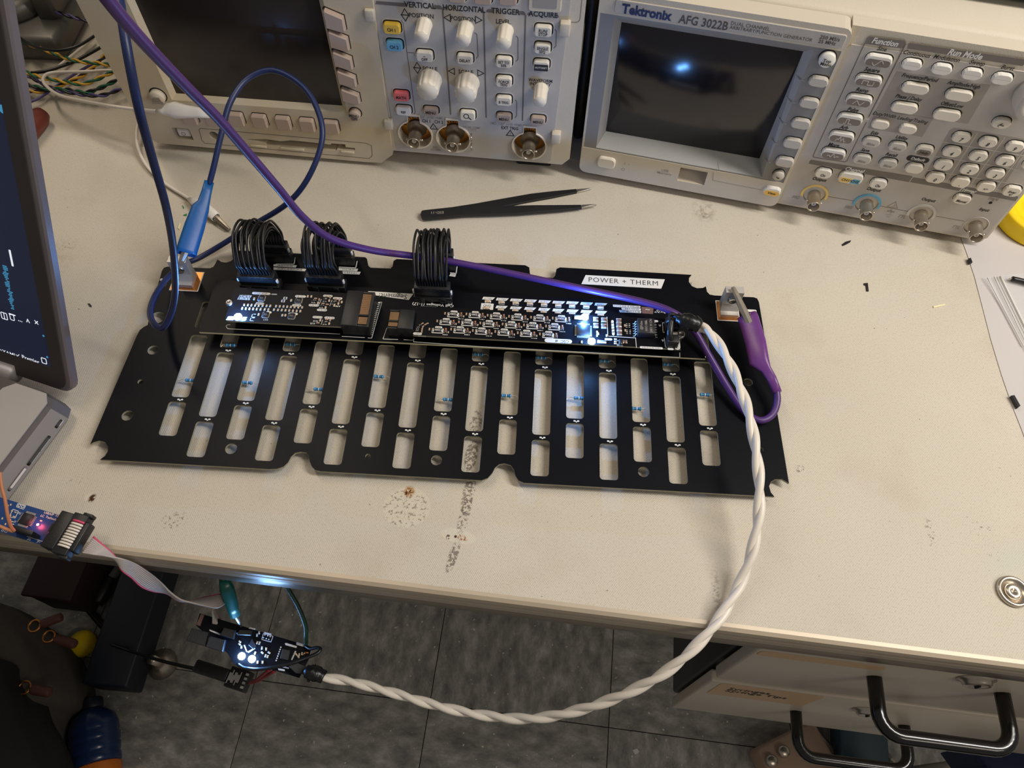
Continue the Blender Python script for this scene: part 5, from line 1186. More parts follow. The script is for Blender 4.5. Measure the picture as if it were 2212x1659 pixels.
# name strip
def wordm(txt, px, py, size, k, bold, align='LEFT', sx=1.0, shear=0.0):
    x, z = mx(px, py); legend(txt, x, -.0012, z, size * .82, k, bold * .8, align, shear, sx)
lz0, lz1 = mx(1100, 235)[1], mx(1100, 75)[1]
g = G().prism(sh(rr(.0, 0, 0, 2), 0, 0), 0, 0) if False else G()
na, nb = mx(375, 60)[0], mx(2095, 300)[0]; nz = (mx(375, 55)[1] + mx(2080, 300)[1]) / 2; nh = .0094
g.prism(rr(nb - na, nh, .0016, 4), 0, .0010, M=FACE((na + nb) / 2, 0, nz + .0004), cham=.0003).obj('name_plate', MT['panel_grey'], afg)
wordm('Tektronix', 430, 58, .0112, 'print_navy', .05, sx=.88); wordm('AFG 3022B', 855, 135, .0102, 'print_grey2', .02, sx=.82)
wordm('DUAL CHANNEL', 1240, 165, .0042, 'print_grey2', 0, sx=.98); wordm('ARBITRARY/FUNCTION GENERATOR', 1232, 196, .0040, 'print_grey2', 0, sx=.98); wordm('250 MS/s', 1905, 268, .0042, 'print_grey2', .02); wordm('25 MHz', 1893, 300, .0042, 'print_grey2', .02)
a, b_ = mx(705, 146), mx(735, 122); L_('print_red').prism([(a[0], a[1] - .0002), (b_[0], b_[1] - .0002), (b_[0], b_[1] + .0003), (a[0], a[1] + .0003)], 0, .0001, M=FACE(0, -.0010, 0))
def wf(txt, px, py, size, sx=1.0):
    x, z = mx(px, py); legend(txt, x, 0, z, size * .8, 'emboss', .01, sx=sx)
wf('USB\nMemory', 745, 1285, .0044); wf('I  -', 465, 1222, .005); wf('O  \u00b7', 450, 1268, .005)
for p in (((1110, 1285), (1105, 1345), (1470, 1418)), ((1140, 1205), (1150, 1270))):
    P_ = [mx(*q) for q in p]
    for a, b_ in zip(P_, P_[1:]):
        a, b_ = Vector(a), Vector(b_); d_ = b_ - a; n = Vector((-d_.y, d_.x)).normalized() * .00025; L_('emboss').prism([tuple(a - n), tuple(b_ - n), tuple(b_ + n), tuple(a + n)], 0, .0001, M=F0)
defm('line_light', srgb(206, 200, 192), .6, var=0); defm('print_mid', srgb(84, 78, 76), .6, var=0)
for k, mt, nm in (('print_black', 'print_black', 'lettering'), ('print_white', 'print_white', 'lettering'), ('print_grey', 'print_grey', 'printed_lines'), ('print_grey2', 'print_mid', 'name_lettering'), ('print_navy', 'print_navy', 'name_lettering'), ('print_red', 'print_red', 'name_slash'), ('print_faint', 'print_faint', 'lettering'), ('print_light', 'line_light', 'wave_symbols'), ('print_light2', 'line_light', 'grid_lines'), ('gap', 'dark_slot', 'button_gaps'), ('rim', 'zone_light', 'button_rims'), ('zone', 'zone_grey', 'printed_zones'), ('zone_light', 'zone_light', 'printed_lines'), ('band', 'button_band', 'button_bands'), ('bar_grey', 'bar_grey', 'header_bars'), ('ring_yellow', 'ring_yellow', 'channel_mark'), ('ring_blue', 'ring_blue', 'channel_mark'), ('view', 'view_orange', 'button_bands'), ('emboss', 'zone_grey', 'embossed_marks')):
    if k in lt and lt[k].f: stuff(lt[k].obj(nm, MT[mt], afg))
for x in (.03, XE - .03):
    for y in (.03, .14): G().rbox((x, y, .001), (.026, .022, .014), .002).obj('foot', MT['plastic_black'], afg)
# teal unit standing on top of the generator
tb = AF.M @ Vector((XE / 2 + .02, .052, ZA + .0022))
tcs = thing('equipment_case', 'dark teal case resting on top of the function generator', 'case', tb, AF.yaw * 180 / PI)
G().rbox((0, .06, .031), (.34, .118, .056), .004, 2).obj('housing', MT['teal_case'], tcs)
for s_ in (-1, 1): G().rbox((s_ * .13, .05, .0017), (.03, .05, .0034), .0008, 1).obj('foot', MT['plastic_black'], tcs)
# ------------------------------------------------------------------ laptop
P0 = at(148, 850, .015); LPY = -17.58
PF = Frame((P0.x, P0.y, 0), LPY)
lap = thing_at('laptop', 'grey laptop at the bench corner with its screen open on a dark code window', 'laptop', PF)
dk = PF.I @ at(107, 861, .018); bt_ = PF.I @ at(129, 873, .004)
XB, YB = dk.x, -.004
def side_ring(y, inset=0.0):
    return [(XB + .0085 - inset, y, .0020), (XB + .0125 - inset, y, .0075), (XB + .004 - inset, y, .0160), (XB - inset, y, .0180), (-.34, y, .0180), (-.34, y, .0020)]
rg = [side_ring(YB - .001, .009), side_ring(YB - .0035, .0025), side_ring(YB - .010), side_ring(-.235), side_ring(-.240, .004)]
G().loft([r_[::-1] for r_ in rg], 0, None, False).obj('base', MT['laptop_side'], lap)
G().prism([(XB - .004, YB - .002), (XB + .001, YB - .008), (XB + .001, -.236), (-.34, -.236), (-.34, -.018), (XB - .035, -.018), (XB - .034, YB - .008), (XB - .028, YB - .002)][::-1], .0178, .0186).obj('deck', MT['laptop_deck'], lap)
G().prism([(XB - .019, -.034), (XB - .019, -.15), (-.34, -.15), (-.34, -.034)][::-1], .0185, .0187).obj('keyboard_well', MT['laptop_grey'], lap)
kme = G().rbox((0, 0, .0008), (.0160, .0165, .0016), .0008).mesh('key', MT['plastic_black'])
for r_ in range(6):
    for c_ in range(9): put('key', kme, lap, TR(XB - .030 - c_ * .0188, -.046 - r_ * .0188, .0187))
G().cyl((XB - .036, .001, .0150), (-.30, .001, .0150), .0068, n=16).obj('hinge', MT['laptop_grey'], lap)
def side(px, py): return PF.I @ onp(px, py, PF.M @ Vector((XB + .010, 0, .008)), PF.M.to_3x3() @ Vector((1, 0, 0)))
def port(px, py, w_, h_, inner):
    q = side(px, py); SM = Matrix.Translation((XB + .0106, q.y, .0092)) @ Matrix.Rotation(math.radians(42), 4, 'Y') @ Matrix(((0, 0, 1, 0), (1, 0, 0, 0), (0, 1, 0, 0), (0, 0, 0, 1)))
    g = G().prism(rr(w_, h_, h_ * .28, 3), -.001, .0006, 0, M=SM)
    if inner == 'usb': g.prism(rr(w_ * .8, h_ * .3, .0003, 2), 0, .0010, 1, M=SM @ Matrix.Translation((0, -h_ * .1, 0)))
    elif inner == 'hdmi': g.prism(rr(w_ * 1.15, h_ * 1.3, h_ * .3, 3), -.001, .0004, 1, M=SM)
    else: g.prism(rr(w_ * .75, h_ * .6, .0006, 2), 0, .0009, 2, M=SM @ Matrix.Translation((w_ * .15, 0, 0)))
    g.obj('port', [MT['port_dark'], MT['laptop_grey'], MT['button_white']], lap)
port(107.5, 899, .0062, .0040, 'lock'); port(80, 950, .0130, .0066, 'usb'); port(63, 978, .0130, .0066, 'usb'); port(26, 1026, .0150, .0052, 'hdmi')
# lid
lid_p = Vector((0, 0, .0125)); th = math.radians(118.4)
LM = Matrix.Translation(lid_p) @ Matrix.Rotation(th - PI / 2, 4, 'X').inverted() @ Matrix(((1, 0, 0, 0), (0, 0, -1, 0), (0, 1, 0, 0), (0, 0, 0, 1)))   # local: x right, y up the lid, z out to the viewer
nL = (PF.M @ LM).to_3x3() @ Vector((0, 0, 1)); oL = (PF.M @ LM).translation; LI = (PF.M @ LM).inverted()
def lidp(px, py): q = LI @ onp(px, py, oL, nL); return q.x, q.y
LH_ = .275
def flatlid(px, py): return lidp(px, py)
lo_ = sh(rr(.36, LH_, .010, 5), -.178, LH_ / 2)
g = G().prism(lo_, -.0062, -.0008, 0, M=LM, cham=.0012); g.obj('lid', MT['laptop_lid'], lap)
e0 = lidp(109, 794); e1_ = lidp(42, 420)
xs = (e0[0] + e1_[0]) / 2; ys = e0[1]
G().prism([(xs, ys), (xs, LH_ - .011), (-.35, LH_ - .011), (-.35, ys)][::-1], -.0008, -.0004, 0, M=LM).obj('display', [mat('display_navy', srgb(20, 26, 46), .3, var=.15, scale=12, emit=srgb(20, 27, 48), es=.7)], lap)
G().prism(sh(rr(.358, LH_ - .004, .009, 5), -.1815, LH_ / 2), -.0008, 0, 0, None, [[(xs, ys), (xs, LH_ - .011), (-.345, LH_ - .011), (-.345, ys)]], LM).obj('bezel', MT['laptop_bezel'], lap)
MT['pixel_white'] = mat('pixel_white', srgb(220, 226, 236), .4, var=0, emit=srgb(220, 228, 240), es=.75); MT['pixel_cyan'] = mat('pixel_cyan', srgb(70, 150, 190), .4, var=0, emit=srgb(60, 140, 190), es=.6)
g = G(); gcy = G()
def ltx(t, px, py, size, gg=g, al='CENTER'): x, y = lidp(px, py); gg.text(t, size * .82, LM @ Matrix.Translation((x, y, -.0003)), 0, al, .01)
ltx('YAML', 20, 765, .0054); ltx('{}', 1, 760, .005); ltx('\u2713 Prettier', 58, 775, .0054); ltx('\u00d7', 78, 698, .008); ltx('^', 60, 697, .008); ltx('...', 42, 690, .007)
def ring(px, py, w_, h_):
    x, y = lidp(px, py); g.prism(rr(w_, h_, .0006, 2), 0, .0001, holes=[rr(w_ - .0010, h_ - .0010, .0004, 2)[::-1]], M=LM @ Matrix.Translation((x, y, -.0004)))
ring(8, 683, .0050, .0052); x, y = lidp(8, 683); g.prism(rr(.0005, .005, .0001, 2), 0, .0001, M=LM @ Matrix.Translation((x, y, -.0004)))
ring(25, 686, .0036, .0046); x, y = lidp(25, 680); g.prism(rr(.0052, .0008, .0002, 2), 0, .0001, M=LM @ Matrix.Translation((x, y, -.0004))); ring(94, 780, .0042, .0046)
x, y = lidp(23, 558); g.prism(rr(.0015, .0110, .0003, 2), 0, .0001, M=LM @ Matrix.Translation((x, y, -.0004)))
x, y = lidp(4, 236); gcy.prism(circ(0, 0, .0024, 10), 0, .0001, M=LM @ Matrix.Translation((x, y, -.0004)))
for px, py in ((101, 772), (93, 726)): x, y = lidp(px, py); gcy.prism(circ(0, 0, .0008, 10), 0, .0001, M=LM @ Matrix.Translation((x, y, -.0004)))
r5 = random.Random(5)
for i in range(26):
    px, py = 8 + i * .75, 575 + i * 3.7; x, y = lidp(px, py); w_ = .0014 + r5.random() * .003; gcy.prism(rr(w_, .0007, .0002, 2), 0, .0001, M=LM @ Matrix.Translation((x + r5.uniform(-.0006, .0006), y, -.0004)))
stuff(g.obj('screen_text', MT['pixel_white'], lap)); stuff(gcy.obj('screen_text', MT['pixel_cyan'], lap))
# ------------------------------------------------------------------ clip leads
def W3(pts): return [at(*p) for p in pts]
def boot(name, pts, wth, mt, parent, side_hint=None, world=True, flat=.55, hollow=True):
    """soft sleeve: pts (world), wth list of widths; flattened oval sections, open mouth"""
    n = 16; P_ = pts; rings = []
    for i, p in enumerate(P_):
        t = (P_[min(i + 1, len(P_) - 1)] - P_[max(i - 1, 0)]).normalized()
        s_ = t.cross(CAMP - p).normalized(); u = s_.cross(t).normalized()
        wd = wth[i] / 2; k = flat if wd > .0032 else 1.0
        pw = 3.2 if wd > .0032 else 2.0
        ring = []
        for j in range(n):
            a = 2 * PI * j / n; c, s2 = math.cos(a), math.sin(a)
            ring.append(p + s_ * (math.copysign(abs(c) ** (2 / pw), c) * wd) + u * (math.copysign(abs(s2) ** (2 / pw), s2) * wd * k))
        rings.append(ring)
    if hollow:
        c = sum(rings[-1], Vector()) / n
        rings.append([c + (q - c) * .84 for q in rings[-1]])
        t = (P_[-1] - P_[-2]).normalized(); rings.append([q - t * .006 for q in rings[-1]])
    g = G().loft(rings, 0, None, True)
    return g.obj(name, MT[mt], parent, True)
def jaws(a, b_, parent, w_=.0042, mt='nickel', opening=.0028):
    a, b_ = Vector(a), Vector(b_); t = (b_ - a); L0 = t.length; t.normalize()
    s_ = t.cross(CAMP - a).normalized(); u = s_.cross(t).normalized()
    for sg in (1, -1):
        rings = []
        for f, wd, off, hh in ((0, 1, .9, .0016), (.35, .95, 1.15, .0016), (.75, .75, 1.05, .0013), (.95, .6, .55, .0012), (1, .5, .5, .0010)):
            p = a + t * (L0 * f) + u * (sg * opening * off * .5)
            q = w_ / 2 * wd
            rings.append([p - s_ * q - u * sg * hh * .2, p - s_ * q * .8 + u * sg * hh * .6, p + u * sg * hh * .9, p + s_ * q * .8 + u * sg * hh * .6, p + s_ * q - u * sg * hh * .2, p - u * sg * hh * .1])
        if sg < 0: rings = [r_[::-1] for r_ in rings]
        G().loft(rings, 0, None, False).obj('jaw', MT[mt], parent, True)
    G().cyl(a + t * L0 * .22 - s_ * w_ * .62, a + t * L0 * .22 + s_ * w_ * .62, .0011, n=10).obj('pivot_pin', MT[mt], parent, True)
# purple lead
pl = thing('purple_clip_lead', 'thick purple test lead clipped to the right terminal block', 'test lead', at(1640, 700, .02))
pp = W3([(195, -60, .315), (222, -15, .308), (300, 80, .285), (400, 185, .25), (470, 255, .22), (540, 335, .185), (600, 405, .152), (655, 470, .118), (715, 515, .088), (800, 540, .060), (893, 553, .0415), (985, 567, .037), (1100, 590, .033), (1250, 622, .031), (1380, 650, .034), (1450, 673, .036), (1495, 708, .030), (1530, 765, .023), (1568, 830, .016), (1605, 885, .0122), (1640, 908, .0118), (1668, 896, .013), (1679, 865, .0165), (1675, 835, .020)])
G().tube(pp, .0024, 12, sub=8).obj('wire', MT['wire_purple'], pl, True)
tb_top = BF.M @ Vector((TRt[0], TRt[1] + .0098, .0215)); tb_mid = BF.M @ Vector((TRt[0] + .003, TRt[1] + .0062, .016))
bpts = [at(1679, 848, .019), at(1667, 818, .0205), at(1655, 798, .021), at(1640, 782, .0215), at(1632, 740, .022), at(1617, 690, .023), at(1614, 683, .023)]
boot('boot', bpts, [.0062, .0066, .0072, .0138, .0142, .0142, .0140], 'boot_purple', pl)
jaws(at(1620, 700, .0235), at(1583, 621, .0305), pl, .0056, opening=.0040)
# blue lead
bl = thing('blue_clip_lead', 'blue test lead with flat blue boot clipped to the left terminal block', 'test lead', at(400, 560, .02))
pb = W3([(248, -60, .262), (258, 0, .26), (275, 110, .25), (300, 235, .228), (330, 345, .196), (357, 440, .165), (372, 520, .132), (378, 590, .100), (377, 640, .075), (368, 680, .058), (352, 707, .048), (333, 700, .044), (324, 675, .036), (332, 645, .026), (350, 615, .019), (372, 590, .014), (400, 570, .009), (432, 556, .006), (480, 528, .010), (540, 490, .022), (620, 440, .046), (668, 380, .066), (696, 300, .084), (685, 235, .095), (650, 183, .103), (590, 152, .107), (535, 170, .104), (498, 220, .098), (478, 290, .085), (463, 355, .071), (452, 398, .061)])
G().tube(pb, .0021, 12, sub=8).obj('wire', MT['wire_blue'], bl, True)
bb = [at(452, 392, .062), at(446, 415, .058), at(440, 438, .055), at(433, 450, .053), at(420, 490, .047), at(404, 540, .040), at(402, 549, .039)]
boot('boot', bb, [.0066, .0070, .0084, .0120, .0138, .0142, .0142], 'boot_blue', bl, flat=.6)
jaws(at(404, 535, .039), at(389, 571, .0318), bl, .0056, opening=.0036)
# white lead
wl = thing('white_clip_lead', 'thin white test lead with two white boots behind the blue clip lead', 'test lead', at(440, 445, 0))
pw_ = W3([(300, 262, .012), (285, 225, .012), (262, 170, .014), (245, 153, .016), (180, 155, .018), (115, 157, .02), (95, 166, .021), (97, 182, .022), (125, 204, .024), (170, 216, .030), (260, 232, .043), (345, 241, .055)])
G().tube(pw_, .0014, 10, sub=8).obj('wire', MT['wire_white'], wl, True)
pw2 = W3([(300, 262, .0115), (295, 285, .009), (298, 320, .005), (318, 360, .003), (355, 395, .0028), (400, 424, .003), (416, 435, .004)])
G().tube(pw2, .0014, 10, sub=8).obj('wire', MT['wire_white'], wl, True)
boot('boot', [at(338, 240, .055), at(352, 241, .055), at(365, 237, .0555), at(380, 238, .056), at(405, 241, .056), at(430, 243, .056), at(456, 245, .056)], [.0032, .0052, .0102, .0128, .0098, .0080, .0070], 'boot_white', wl, flat=.8)
jaws(at(450, 245, .056), at(487, 249, .056), wl, .0040, opening=.0028)
boot('boot', [at(408, 430, .0045), at(420, 437, .0052), at(432, 443, .006), at(445, 451, .006), at(460, 463, .0055), at(467, 470, .005)], [.0032, .0066, .0092, .0094, .0084, .0078], 'boot_white', wl, flat=.8)
jaws(at(460, 463, .0052), at(496, 496, .0034), wl, .0042, opening=.0024)
# ------------------------------------------------------------------ white twisted cable to the hanging controller
tw = thing('twisted_cable', 'white twisted pair cable sweeping from the riser over the bench front edge', 'cable', at(1620, 1100, 0))
cp = W3([(1508, 704, .041), (1530, 715, .043), (1560, 755, .0445), (1590, 815, .045), (1615, 885, .045), (1631, 960, .042), (1640, 1040, .036), (1639, 1110, .029), (1626, 1185, .020), (1600, 1258, .010), (1562, 1325, .0066), (1512, 1387, .002), (1440, 1450, -.012), (1350, 1499, -.032), (1250, 1534, -.056), (1150, 1552, -.078), (1050, 1546, -.095), (950, 1526, -.106), (850, 1497, -.114), (760, 1473, -.119), (697, 1463, -.121)])
def twisted(path, rad, off, pitch, cols, parent, nm='strand', n=9, sub=10):
    P_ = spline(path, sub); d = 0; up = None; st = [[] for _ in cols]
    for i, p in enumerate(P_):
        t = (P_[min(i + 1, len(P_) - 1)] - P_[max(i - 1, 0)]).normalized()
        up = t.orthogonal().normalized() if up is None else (up - t * up.dot(t)).normalized()
        if i: d += (p - P_[i - 1]).length
        for k in range(len(cols)):
            a = 2 * PI * (d / pitch + k / len(cols)); st[k].append(p + (up * math.cos(a) + t.cross(up) * math.sin(a)) * off)
    return st
for s_ in twisted(cp, 0, .0013, .046, (0, 1), tw): G().tube(s_, .0024, 10, sub=1).obj('strand', MT['wire_white'], tw, True)
def tape(pts, rads, parent, seed):
    rn = random.Random(seed); P_ = spline(pts, 5); g = G(); n = 10; rings = []; up = None
    for i, p in enumerate(P_):
        t = (P_[min(i + 1, len(P_) - 1)] - P_[max(i - 1, 0)]).normalized(); up = t.orthogonal().normalized() if up is None else (up - t * up.dot(t)).normalized()
        f = i / (len(P_) - 1) * (len(rads) - 1); a = min(int(f), len(rads) - 2); r_ = rads[a] + (rads[a + 1] - rads[a]) * (f - a)
        rings.append([p + (up * math.cos(2 * PI * j / n) + t.cross(up) * math.sin(2 * PI * j / n)) * r_ * rn.uniform(.86, 1.14) for j in range(n)])
    g.loft(rings, 0, None, True).obj('tape_wrap', MT['tape_black'], parent, True)
tape([at(1462, 688, .0425), at(1478, 692, .0435), at(1495, 697, .0435), at(1512, 706, .0425)], [.0034, .0050, .0058, .0046], tw, 2)
for dz, (a, b_) in enumerate((((1466, 689), (1440, 697)), ((1464, 692), (1444, 708)))):
    G().tube(W3([(*a, .040), ((a[0] + b_[0]) / 2, a[1] + 1, .041), (*b_, .036)]), .0014, 8, sub=5).obj('lead', MT['wire_black'], tw, True)
x, y = jk2; q = SF.M @ Vector((x, y, .0072))
M_ = SF.M.copy(); G().rbox((x, y, .0102), (.0060, .0072, .0060), .0005, M=M_).rbox((x - .001, y + .002, .0140), (.0030, .0024, .0020), .0005, M=M_).obj('plug', MT['plastic_black'], tw, True)
G().tube(W3([(1452, 690, .041), (1447, 720, .038), (1450, 735, .033)]), .0022, 8, sub=5).obj('lead', MT['wire_black'], tw, True)
G().tube(W3([(1456, 684, .0415), (1462, 687, .0425), (1470, 691, .0425)]), .0007, 8, sub=5).obj('lead', MT['boot_blue'], tw, True)
tape([at(660, 1447, -.1185), at(672, 1453, -.119), at(684, 1456, -.120), at(700, 1464, -.121)], [.0040, .0058, .0062, .0042], tw, 4)
# ------------------------------------------------------------------ controller board hanging below the bench edge
kc = crop(400, 1240, 6.506)
pc = at(560, 1395, -.122); vN = ((CAMP - pc).normalized() * .8 + Vector((0, 0, .25))).normalized()
def ch(px, py, o=0.0): return onp(*kc(px, py), pc + vN * o, vN)
xA = (ch(1700, 1000) - ch(300, 590)).normalized(); yA = vN.cross(xA).normalized()
HM = Matrix.Identity(4)
for i in range(3): HM[i][0], HM[i][1], HM[i][2], HM[i][3] = xA[i], yA[i], vN[i], pc[i]
HI = HM.inverted()
con = bpy.data.objects.new('controller_board', None); COL.objects.link(con); con.matrix_world = HM; WM[con] = HM; con.empty_display_size = .02
tag(con, 'small black controller board with two bright blue white lights hanging below the bench edge', 'circuit board')
def hl(px, py, o=0.0): q = HI @ ch(px, py, o); return (q.x, q.y)
bo = [hl(*p) for p in ((205, 552), (1775, 1022), (1738, 1200), (1605, 1462), (1225, 1345), (700, 1275), (590, 1110), (150, 720))][::-1]
G().prism(bo, -.0016, 0, 0, 1).obj('board', [MT['mask_black'], MT['fr4_grey']], con)
gs = G()
def hbox(nm, pts, z0, z1, mt, extra=None):
    P_ = [hl(*p) for p in pts]; ar = sum(P_[i - 1][0] * P_[i][1] - P_[i][0] * P_[i - 1][1] for i in range(len(P_)))
    if ar < 0: P_ = P_[::-1]
    return G().prism(P_, z0, z1, cham=.0004).obj(nm, MT[mt], con)
hbox('edge_contacts', ((150, 715), (220, 560), (270, 575), (210, 735)), 0, .0006, 'cap_brown')
hbox('plug_housing', ((45, 945), (115, 772), (350, 830), (305, 1025)), .001, .009, 'plastic_black')
hbox('plug_housing', ((308, 1030), (375, 880), (580, 935), (545, 1100)), .001, .0095, 'dark_navy')
hbox('socket', ((505, 870), (560, 760), (720, 800), (690, 920)), 0, .008, 'plastic_black')
hbox('socket', ((770, 790), (950, 800), (930, 870), (740, 860)), 0, .006, 'plastic_black')
hbox('socket', ((1450, 1300), (1560, 1240), (1720, 1310), (1690, 1410), (1560, 1400)), 0, .008, 'plastic_black')
hbox('processor', ((1330, 1190), (1370, 1050), (1480, 1075), (1450, 1215)), 0, .002, 'chip_black')
hbox('processor', ((890, 1000), (940, 900), (1000, 1010), (960, 1060)), 0, .0016, 'chip_black')
for pts in (((1400, 975), (1420, 968), (1570, 1015), (1565, 1040), (1410, 1000)), ((1560, 965), (1570, 955), (1690, 995), (1685, 1025), (1565, 995)), ((1305, 1325), (1400, 1340), (1400, 1365), (1310, 1350)), ((1360, 1290), (1460, 1315), (1455, 1335), (1350, 1308)), ((720, 822), (915, 835), (905, 858), (725, 845)), ((890, 765), (910, 745), (990, 770), (980, 785)), ((1110, 812), (1215, 840), (1210, 862), (1110, 832)), ((820, 1000), (840, 995), (875, 1095), (860, 1095)), ((875, 1090), (975, 1035), (985, 1050), (890, 1108)), ((340, 778), (500, 838), (495, 862), (345, 800))):
    P_ = [hl(*p) for p in pts]; ar = sum(P_[i - 1][0] * P_[i][1] - P_[i][0] * P_[i - 1][1] for i in range(len(P_)))
    gs.prism(P_ if ar > 0 else P_[::-1], 0, .0002)
for i in range(7):
    t = i / 6; x, y = hl(1345 + (1280 - 1345) * t, 1030 + 185 * t); gs.box((x, y, .0004), (.0009, .0009, .0008))
    x, y = hl(1550 + (1500 - 1550) * t, 1090 + 110 * t); gs.box((x, y, .0003), (.0011, .0007, .0006))
sq_ = [hl(*p) for p in ((1075, 920), (1100, 835), (1235, 875), (1205, 955))]
for i in range(4): quad(gs, sq_[i], sq_[(i + 1) % 4], .0004, 0)
for px, py in ((1120, 855), (1160, 868), (1195, 880), (1100, 895), (1140, 908), (1175, 920)): x, y = hl(px, py); gs.prism(circ(x, y, .0005, 8), 0, .0003)
stuff(gs.obj('silkscreen', MT['silk'], con))
for px, py, a in ((1010, 860, .4), (1040, 825, .4), (1010, 965, 0), (1045, 970, 0), (1080, 1040, .3), (1140, 1055, .3), (1085, 1105, 1.2), (1130, 1150, 0), (1160, 1160, 0), (1180, 1105, 1.3), (770, 950, 1.2), (765, 985, 1.2), (790, 1025, .4), (985, 1110, 0), (1600, 1135, .3), (1640, 1120, .3), (1560, 1130, 1), (1590, 1165, 1), (1020, 1240, .3), (1090, 1240, .3)):
    x, y = hl(px, py); put('capacitor', ME_cap, con, TR(x, y, 0, a))
for px, py in ((795, 1155), (940, 1195)):
    x, y = hl(px, py); put('led', ME_led, con, TR(x, y, 0, 0, 1.3)); led_lamp(con, TR(x, y, 0), .03)
def CW(px, py, o): return ch(px, py, o)
t = thing('hookup_wire', 'black jumper wire looped around the hanging controller board', 'wire', CW(1300, 1280, .004))
G().tube([CW(1690, 1010, .001), CW(1760, 1050, .004), CW(1840, 1035, .007), CW(1900, 1050, .009), CW(1860, 1110, .010), CW(1700, 1180, .010), CW(1500, 1250, .010), CW(1250, 1310, .008), CW(1000, 1340, .004), CW(830, 1320, .002), CW(740, 1270, .001)], .0013, 9, sub=7).obj('insulation', MT['wire_black'], t, True)
G().tube([CW(1670, 1140, .0006), CW(1690, 1110, .0022), CW(1730, 1105, .0022)], .0009, 8, sub=5).obj('bare_end', MT['copper'], t, True)
t = thing('ground_wire', 'dark green wire dropping from under the bench to the hanging board', 'wire', CW(1700, 950, 0))
G().tube([at(600, 1235, -.075), at(622, 1272, -.085), at(645, 1312, -.095), at(660, 1352, -.105), at(661, 1378, -.112), CW(1700, 955, .003), CW(1690, 985, .0012)], .0016, 9, sub=7).obj('insulation', MT['wire_dark_green'], t, True)
t = thing('power_wire', 'pair of red wires running from the hanging board to a dark plug', 'wire', CW(1100, 1400, -.05))
for k, p in enumerate((((1180, 1345), (1090, 1420), (1000, 1490), (905, 1530)), ((1250, 1365), (1130, 1440), (1010, 1510), (900, 1535)))):
    P_ = [ch(*p[0], -.003), ch(*p[1], -.05), ch(*p[2], -.12), ch(*p[3], -.20)]; G().tube(P_, .0013, 8, sub=7).obj('strand', MT['wire_red'], t, True)
t = thing('adapter_plug', 'dark inline plug with white markings hanging behind the controller board on a black cable', 'plug', ch(760, 1500, -.21))
a = ch(620, 1440, -.21); b_ = ch(900, 1530, -.205); d_ = (b_ - a).normalized(); up_v = Vector((0, 0, 1)); s_ = d_.cross(up_v).normalized(); u_ = s_.cross(d_)
QM = Matrix.Identity(4)
for i in range(3): QM[i][0], QM[i][1], QM[i][2], QM[i][3] = d_[i], s_[i] * -1, u_[i], (a + (b_ - a) * .5)[i]
LL = (b_ - a).length
G().rbox((0, 0, 0), (LL, .019, .012), .001, M=QM).obj('body', MT['plastic_black'], t, True)
g = G()
for i in range(9): g.box((-LL * .42 + i * LL * .062, .0015 * (i % 3 - 1), .0062), (LL * .04, .010 - .003 * (i % 2), .0004), 0, QM)
for i in range(4): g.box((LL * .36, -.006 + i * .004, .0062), (.003, .0022, .0006), 0, QM)
stuff(g.obj('marking', MT['silk_dim'], t, True))
G().rbox((-LL * .5 - .018, 0, 0), (.036, .012, .010), .002, M=QM).obj('strain_relief', MT['plastic_black'], t, True)
e_ = QM @ Vector((-LL * .5 - .034, 0, 0))
G().tube([e_, at(440, 1447, -.50), at(400, 1440, -.58), at(340, 1425, -.70), at(292, 1410, -.80), at(262, 1400, -.821), at(240, 1392, -.8255)], .0024, 9, sub=7).obj('cable', MT['wire_black'], t, True)
# green clip on the controller board
t = thing('green_clip_lead', 'glossy green alligator clip gripping the hanging controller board', 'test lead', CW(700, 560, .02))
boot('boot', [at(484, 1252, -.070), at(490, 1272, -.078), at(497, 1292, -.086), at(502, 1312, -.094), at(508, 1329, -.101)], [.0068, .0100, .0092, .0082, .0070], 'boot_green', t, flat=.85)
jaws(at(507, 1326, -.1005), ch(785, 730, .002), t, .0030, opening=.0018)
G().tube([at(484, 1254, -.070), at(480, 1240, -.066), at(478, 1228, -.062), at(478, 1205, -.06)], .0016, 8, sub=5).obj('wire', MT['wire_green'], t, True)
# ------------------------------------------------------------------ programmer board and ribbon cable
ku = crop(0, 1050, 7.373); UZ = .0165
ua, ub = at(*ku(150, 222), UZ), at(*ku(1045, 490), UZ)
UF = Frame(at(*ku(740, 960), UZ), math.degrees(math.atan2(ub.y - ua.y, ub.x - ua.x)))
prg = thing_at('programmer_board', 'small blue programmer board with a red light overhanging the bench edge beside the laptop', 'circuit board', UF)
def ul(px, py): q = UF.zp(*ku(px, py)); return (q.x, q.y)
uh = ul(1045, 490)[1]
G().prism([(-.075, 0), (.001, 0), (.001, uh), (-.036, uh), (-.075, uh)], -.0016, 0, 0, 1).obj('board', [MT['mask_blue'], MT['fr4_grey']], prg)
gs = G()
x, y = ul(835, 455); gs.text('USBASP  V2.0', .0020, TR(x, y, .0001, .02), 0, bold=.01, sx=1.0); x, y = ul(800, 510); gs.text('LC  Technology', .0020, TR(x, y, .0001, .02), 0, bold=.01)
for pts in (((285, 275), (262, 330), (375, 370), (412, 310), (285, 275)), ((430, 800), (720, 895), (755, 830)), ((200, 600), (225, 615)), ((205, 370), (150, 490), (240, 510), (295, 400), (205, 370))):
    P_ = [ul(*p) for p in pts]
    for a, b_ in zip(P_, P_[1:]): quad(gs, a, b_, .00035, 0)
for px, py in ((310, 308), (365, 325)):
    x, y = ul(px, py); gs.prism(circ(x, y, .0010, 12), 0, .0001, holes=[circ(x, y, .0006, 12)[::-1]])
